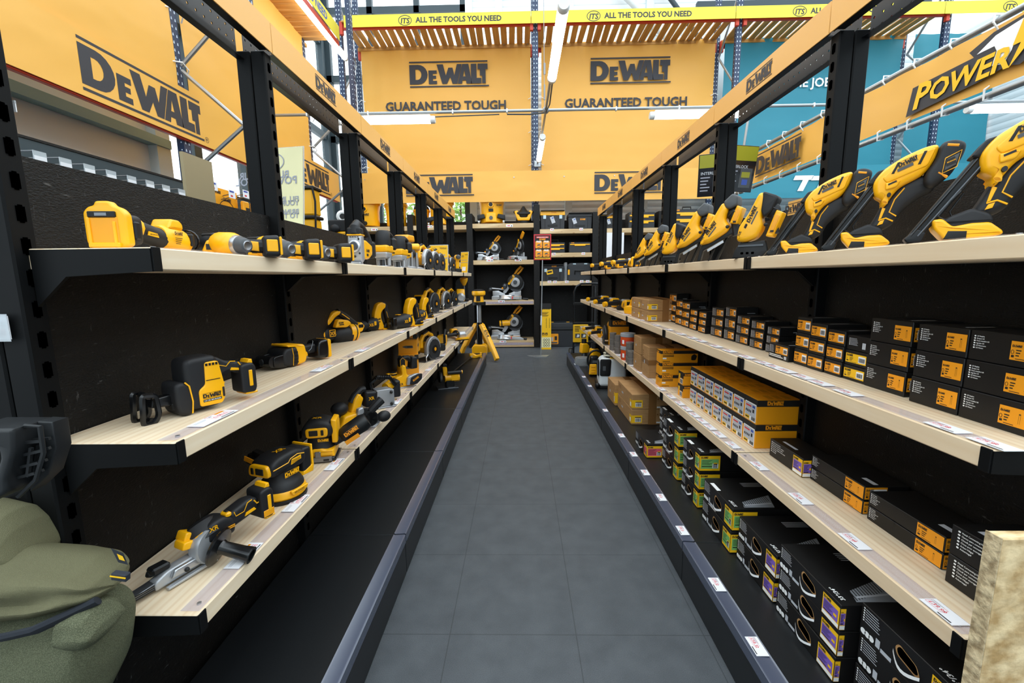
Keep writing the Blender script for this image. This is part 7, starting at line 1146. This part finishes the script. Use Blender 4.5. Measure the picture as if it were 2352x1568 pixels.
# tripod work light
t = thing('tripod_light', 'yellow tripod tower light with a chrome mast at the end of the left plinth', 'work light', V((-.72, 7.55, 0)))
zt_ = onx(1100, 664, -.72).z
def Z_(v): return ony(1100, v, 7.55).z
m = M(); m.cyl((0, 0, Z_(815)), (0, 0, Z_(740)), .042, 'metal', n=20); m.obj('mast', t); m = M(); m.cyl((0, 0, .08), (0, 0, Z_(740)+.0), .05, 'gloss_black', n=20); m.cyl((0, 0, Z_(742)), (0, 0, Z_(694)), .04, 'metal', n=20); m.cyl((0, 0, Z_(700)), (0, 0, Z_(693)), .12, 'black', n=24); m.obj('mast_upper', t)
m = M(); a, b = Z_(693), Z_(668); m.lathe([(0, a), (.09, a), (.085, a+.04), (.08, (a+b)/2), (.115, (a+b)/2+.03), (.12, b-.02), (.11, b), (0, b)], 'yellow', n=22); m.obj('head', t); m = M(); m.box((-.0, -.086, a+.06), (.07, .02, .09), 'ink', .005); m.lathe([(.1, b), (.1, b+.015), (.05, b+.03), (0, b+.03)], 'rubber', n=20); m.obj('cap', t)
m = M(); m.prism(rp([(-.13, .06), (.13, .06), (.13, .2), (.09, .24), (-.09, .24), (-.13, .2)], .02), -.12, .12, 'yellow', bev=.015); m.obj('hub', t)
for (fx, fy), nm in (((.31, -.42), 0), ((-.34, .3), 1), ((.12, .4), 2)):
    m = M(); A = V((0, 0, Z_(742))); Bp = V((fx, fy, .02)); d = (Bp-A).normalized(); s_ = d.cross(V((0, 0, 1))).normalized(); u = s_.cross(d); A = A+V((fx, fy, 0)).normalized()*.06
    fr = Matrix((d, s_, u)).transposed().to_4x4(); fr.translation = A; m.T = fr; L = (Bp-A).length
    m.prism([(0, -.04), (L*.1, -.045), (L*.5, -.04), (L*.72, -.045), (L*.76, -.03), (L*.86, -.03), (L, -.045), (L, .03), (L*.85, .04), (L*.55, .05), (L*.05, .04)], -.035, .035, 'yellow', bev=.008)
    for i in range(6): m.box((L*(.08+.07*i), 0, .042), (.02, .03, .012), 'amber', .003)
    if nm == 0: m.shapes(LOGO, (L*.22, -.0365, -.012), (1, 0, 0), (0, 0, 1), .2, 'ink'); m.shapes(LOGO, (L*.24, -.02, .0475), (1, 0, 0), (0, 1, 0), .2, 'ink')
    m.obj('leg', t)
# ================================================================ FOREGROUND
t = thing('fibreboard_panel', 'raw oriented strand board end panel at the lower right corner', 'board', V((.822, .7, 0))); m = M(); m.box((.32, .013, .474), (.64, .026, .948), 'osb_raw', .002); m.box((-.0005, .013, .474), (.002, .0262, .949), 'osb_edge'); m.obj('panel', t)
t = thing('work_jacket', 'olive green hooded work jacket hanging on the end of the left gondola', 'jacket', V((-1.12, .8, 0)))
def pillow(top, bot, m_, name, parent, y0, dep, fold, seed, n=28, na=20):
    m = M(); vs = []
    def lerp(ps, s):
        q = s*(len(ps)-1); k = min(int(q), len(ps)-2); f = q-k; f = f*f*(3-2*f)*.5+f*.5; return ps[k][0]*(1-f)+ps[k+1][0]*f, ps[k][1]*(1-f)+ps[k+1][1]*f
    tw = [(lambda p: (p.x+1.12, p.z))(ony(u, v, .8)) for u, v in top]; bw = [(lambda p: (p.x+1.12, p.z))(ony(u, v, .8)) for u, v in bot]
    for i in range(n+1):
        s = i/n; a, b = lerp(tw, s), lerp(bw, s); d = dep*max(.1, 1-s**5)
        for k in range(na):
            t_ = 2*PI*k/na; c = (1-math.cos(t_))/2; w = fold*(math.sin(c*13+s*3.1+seed)+.7*math.sin(c*24-s*4.2+seed*2)+.35*math.sin(s*17+c*5))*math.sin(t_)*(1-.5*s)
            vs.append((a[0]*(1-c)+b[0]*c, y0-d*math.sin(t_)-w, a[1]*(1-c)+b[1]*c+w*.5))
    fs = [[i*na+k, i*na+(k+1) % na, (i+1)*na+(k+1) % na, (i+1)*na+k] for i in range(n) for k in range(na)]; fs += [list(range(na))[::-1], list(range(n*na, (n+1)*na))]
    m.add(vs, fs, m_); o = m.obj(name, parent); sm = o.modifiers.new('s', 'SUBSURF'); sm.levels = sm.render_levels = 2; return o
pillow([(-80, 1165), (0, 1185), (30, 1215), (55, 1260), (68, 1290)], [(-80, 1330), (0, 1330), (30, 1320), (55, 1310), (68, 1300)], 'olive', 'shoulder', t, .03, .07, .004, 1)
pillow([(-80, 1238), (0, 1256), (60, 1262), (150, 1272), (212, 1285), (252, 1312), (268, 1336)], [(-80, 1412), (0, 1405), (60, 1402), (150, 1388), (212, 1368), (252, 1356), (268, 1346)], 'olive', 'hood', t, .0, .08, .017, 3)
pillow([(-80, 1395), (0, 1395), (100, 1382), (190, 1366), (235, 1355), (250, 1400), (252, 1440)], [(-80, 1760), (0, 1760), (100, 1740), (190, 1680), (232, 1590), (248, 1520), (252, 1450)], 'olive_mesh', 'body', t, .01, .085, .005, 2)
pillow([(205, 1360), (235, 1352), (262, 1362), (280, 1395), (282, 1410)], [(205, 1440), (232, 1450), (258, 1445), (277, 1425), (282, 1414)], 'olive_mesh', 'pocket_fold', t, -.03, .05, .003, 5, 16)
tp = [(lambda p: (p.x+1.12, -.0, p.z))(ony(u, v, .8)) for u, v in ((-80, 1404), (0, 1402), (60, 1398), (120, 1388), (180, 1374), (225, 1362), (262, 1350))]
m = M(); m.tube([(x, -.082 if i < 5 else -.075+.02*(i-4), z) for i, (x, y, z) in enumerate(tp)], .0075, 'jacket_dark', 8, flat=1.8); m.obj('zip_trim', t)
def P8(u, v, y=-.052): p = ony(u, v, .71); return V((p.x+1.12, y, p.z))
m = M(); m.face([P8(210, 1288), P8(240, 1300), P8(252, 1328), P8(228, 1322)], 'jacket_dark'); m.face([P8(226, 1300, -.0535), P8(240, 1306, -.0535), P8(246, 1318, -.0535), P8(232, 1314, -.0535)], 'print_yellow'); m.obj('brand_tag', t)
m = M(); q = P8(238, 1352, -.055); m.box(q, (.03, .012, .016), 'jacket_dark', .002, rot=rot(y=.15)); m.box(q+V((0, -.0065, .002)), (.03, .001, .0025), 'print_yellow', rot=rot(y=.15)); m.obj('zip_pull', t)
t = thing('case_handle', 'moulded black plastic case handle at the left edge, above the jacket', 'handle', V((-.95, .72, .98))); P_ = lambda u, v: tuple(q for q in (lambda p: (p.x+.95, p.z-.98))(ony(u, v, .72)))
m = M(); L_ = [P_(*q) for q in [(-60, 978), (60, 975), (92, 980), (100, 1040), (82, 1105), (40, 1140), (-60, 1145)]]; ins = [P_(*q) for q in [(-60, 1020), (24, 1018), (30, 1040), (14, 1092), (-60, 1096)]]
outer = [P_(*q) for q in [(-60, 976), (58, 976), (60, 1030), (40, 1095), (42, 1120), (10, 1142), (-60, 1145), (-60, 1094), (12, 1092), (30, 1042), (24, 1016), (-60, 1018)]]
m.prism(outer, -.02, .05, 'grey_case', bev=.006); m.obj('grip', t)
m = M(); fr_ = [P_(*q) for q in [(56, 976), (92, 978), (101, 1040), (82, 1102), (40, 1142), (40, 1096), (60, 1032)]]; m.prism(fr_, .02, .05, 'grey_case', bev=.003)
for a, b in (((58, 1016), (98, 1012)), ((56, 1044), (98, 1034)), ((48, 1072), (90, 1062)), ((42, 1096), (82, 1086)), ((72, 1028), (64, 1094))):
    A, B = P_(*a), P_(*b); m.tube([(A[0], .0, A[1]), (B[0], .0, B[1])], .0035, 'grey_case', 4); m.tube([(A[0], .012, A[1]), (B[0], .012, B[1])], .0035, 'grey_case', 4)
m.tube([(q[0], .0, q[1]) for q in [P_(*q) for q in [(58, 977), (92, 979), (100, 1040), (82, 1102), (42, 1140)]]], .004, 'grey_case', 6); m.obj('ribs', t)
m = M(); m.cyl((-.25, .14, -.25), (-.25, .14, -.06), .045, 'grey_print', n=14); m.obj('tube', t)
t = thing('price_card', 'white price card in a clear sleeve on the first left upright', 'price card', V((-1.03, .86, 0))); p = ony(0, 752, .865); m = M(); m.box((p.x+1.03-.0, .0, p.z), (.05, .003, .048), 'paper'); m.rect((p.x+1.03, -.0022, p.z), *XZ, -.012, -.016, .03, .012, 'red_print'); m.rect((p.x+1.03, -.0026, p.z), *XZ, -.011, -.015, .028, .01, 'paper'); m.rect((p.x+1.03, -.0022, p.z), *XZ, -.01, .004, .03, .003, 'grey_print'); m.rect((p.x+1.03, -.0022, p.z), *XZ, -.01, .01, .03, .003, 'grey_print'); m.obj('card', t); m = M(); m.box((p.x+1.03, -.0032, p.z), (.056, .0012, .056), 'acrylic'); m.obj('sleeve', t)
p = ony(22, 247, .95); t = thing('price_card', 'small white hook ticket at the top of the first left upright', 'price card', V((p.x, .95, p.z))); m = M(); m.box((0, 0, 0), (.028, .002, .018), 'paper'); m.obj('card', t); m = M(); m.box((.0, -.001, .011), (.03, .003, .005), 'acrylic'); m.tube([(-.014, 0, .014), (-.05, 0, .02)], .001, 'steel', 4); m.obj('hook', t)
# ================================================================ PRICE TICKETS
def ticket(label, p, rz, w, h, txt_, grp, pc='red_print', hdr=None, flip=1):
    t = thing('price_ticket', label, 'price ticket', p, rz, grp); m = M(); m.box((0, 0, .0008), (w, h, .0016), 'paper'); m.obj('card', t); m = M(); z = .0018; X, Y = (1, 0, 0), (0, 1, 0)
    m.text(txt_, (-w*.02 if hdr else -w*.42, -h*.14, z), X, Y, h*.36, pc, .01); m.shapes([poly2([(0, 0), (1, 0), (1, .5), (0, .5)], [(.02, .02), (.02, .48), (.98, .48), (.98, .02)])], (-w*.06 if hdr else -w*.46, -h*.24, z), X, Y, w*.48, 'red_print'); m.rect((0, 0, z), X, Y, w*.02, -h*.44, w*.4, h*.08, 'ink'); m.rect((0, 0, z), X, Y, -w*.46, h*.1, w*.3, h*.05, 'grey_print'); m.rect((0, 0, z), X, Y, -w*.46, h*.22, w*.34, h*.05, 'grey_print')
    if hdr: m.rect((0, 0, z), X, Y, w*.18, h*.26, w*.26, h*.18, 'orange_print'); m.text('XR', (-w*.02, h*.24, z), X, Y, h*.2, 'ink', .01)
    m.obj('print', t)
k = 0
for lv, lst in ((3, [((568, 1275), '£233.32'), ((678, 1155), '£95.82'), ((770, 1066), '£99.95'), ((860, 972), '£269.99'), ((905, 922), '£299.99'), ((953, 872), '£199.99'), ((985, 848), '£249.99'), ((1015, 815), '£289.99'), ((1040, 790), '£179.99'), ((1056, 772), '£129.99')]), (2, [((508, 960), '£108.32'), ((738, 846), '£124.99'), ((828, 803), '£229.99'), ((905, 762), '£199.99'), ((960, 733), '£189.99'), ((1000, 715), '£209.99'), ((1030, 702), '£174.99')])):
    for i, ((u, v), tx) in enumerate(lst):
        p = on(u, v, ZT[lv]+.0032); p.x = -.788; ticket('white price ticket on the left %s shelf strip, %s from the camera' % (LEV[lv], NTH[i]), p, math.radians(90), .115 if lv == 3 or i else .13, .042, tx, 'price tickets on the left gondola', hdr=True)
for lv, lst in ((0, [((1722, 1484), '£58.32'), ((1640, 1342), '£58.32'), ((1563, 1218), '£48.33'), ((1517, 1142), '£46.32'), ((1482, 1085), '£48.33'), ((1455, 1043), '£44.99'), ((1428, 1000), '£39.99'), ((1390, 942), '£36.66'), ((1355, 886), '£84.99'), ((1340, 865), '£64.99'), ((1325, 836), '£54.99')]),
                (3, [((2160, 1405), '£39.99'), ((1952, 1243), '£23.49'), ((1832, 1145), '£26.99'), ((1738, 1070), '£28.99'), ((1684, 1022), '£31.49'), ((1652, 998), '£31.49'), ((1630, 981), '£31.49'), ((1613, 967), '£29.99'), ((1595, 953), '£29.99'), ((1577, 939), '£29.99'), ((1562, 926), '£27.99'), ((1542, 911), '£25.99'), ((1522, 893), '£25.99'), ((1475, 855), '£22.99'), ((1450, 838), '£18.99'), ((1425, 815), '£12.99')]),
                (2, [((2240, 1020), '£34.99'), ((2145, 982), '£34.99'), ((1925, 902), '£24.99'), ((1860, 880), '£22.99'), ((1815, 866), '£21.99'), ((1785, 852), '£20.99'), ((1757, 842), '£20.99'), ((1735, 834), '£19.99'), ((1700, 820), '£19.99'), ((1672, 806), '£18.99'), ((1645, 795), '£18.99'), ((1610, 783), '£18.49'), ((1585, 776), '£18.49'), ((1560, 767), '£17.99'), ((1520, 757), '£17.99'), ((1490, 747), '£17.99'), ((1460, 735), '£44.99'), ((1430, 722), '£89.99')])):
    for i, ((u, v), tx) in enumerate(lst):
        z = (ZT[lv]+.0032) if lv else ZP+.0066; p = on(u, v, z); p.x = (.942+.024) if lv else .7346+.026
        nm = 'right %s shelf strip' % LEV[lv] if lv else 'right plinth strip'
        lab = NTH[i] if i < 16 else ('seventeenth', 'eighteenth')[i-16]
        ticket('white price ticket on the %s, %s from the camera' % (nm, lab), p, math.radians(-90), .075 if lv != 3 else .08, .04, tx, 'price tickets on the right gondola')
# tickets on the back shelves
bt = [((1170, 518), 'top back shelf, mitre saw bay'), ((1125, 598), 'second back shelf under the left mitre saw'), ((1190, 597), 'second back shelf under the dark mitre saw'), ((1152, 692), 'third back shelf under the mitre saw'), ((1155, 784), 'lowest back shelf'), ((1268, 527), 'top toolbox shelf, left end'), ((1335, 526), 'top toolbox shelf, right end'), ((1272, 583), 'second toolbox shelf, left end'), ((1340, 582), 'second toolbox shelf, right end'), ((1262, 647), 'third toolbox shelf, leftmost'), ((1275, 647), 'third toolbox shelf, second from the left'), ((1302, 647), 'third toolbox shelf, in the middle'), ((1336, 646), 'third toolbox shelf, fourth from the left'), ((1350, 646), 'third toolbox shelf, rightmost'), ((860, 527), 'top back shelf, left end under the vacuum'), ((985, 520), 'top back shelf, under the half hidden vacuum')]
for (u, v), nm in bt:
    p = ony(u, v, YB-.0012); t = thing('price_ticket', 'white price ticket on the edge of the '+nm, 'price ticket', p, 0, 'price tickets on the back shelves'); m = M(); w = .13 if 'toolbox' not in nm else .07; m.box((0, 0, 0), (w, .002, .045), 'paper'); m.obj('card', t); m = M(); m.rect((0, -.0014, 0), *XZ, -w*.3, -.008, w*.4, .014, 'red_print'); m.rect((0, -.0014, 0), *XZ, w*.25, -.015, w*.15, .02, 'ink'); m.obj('print', t)
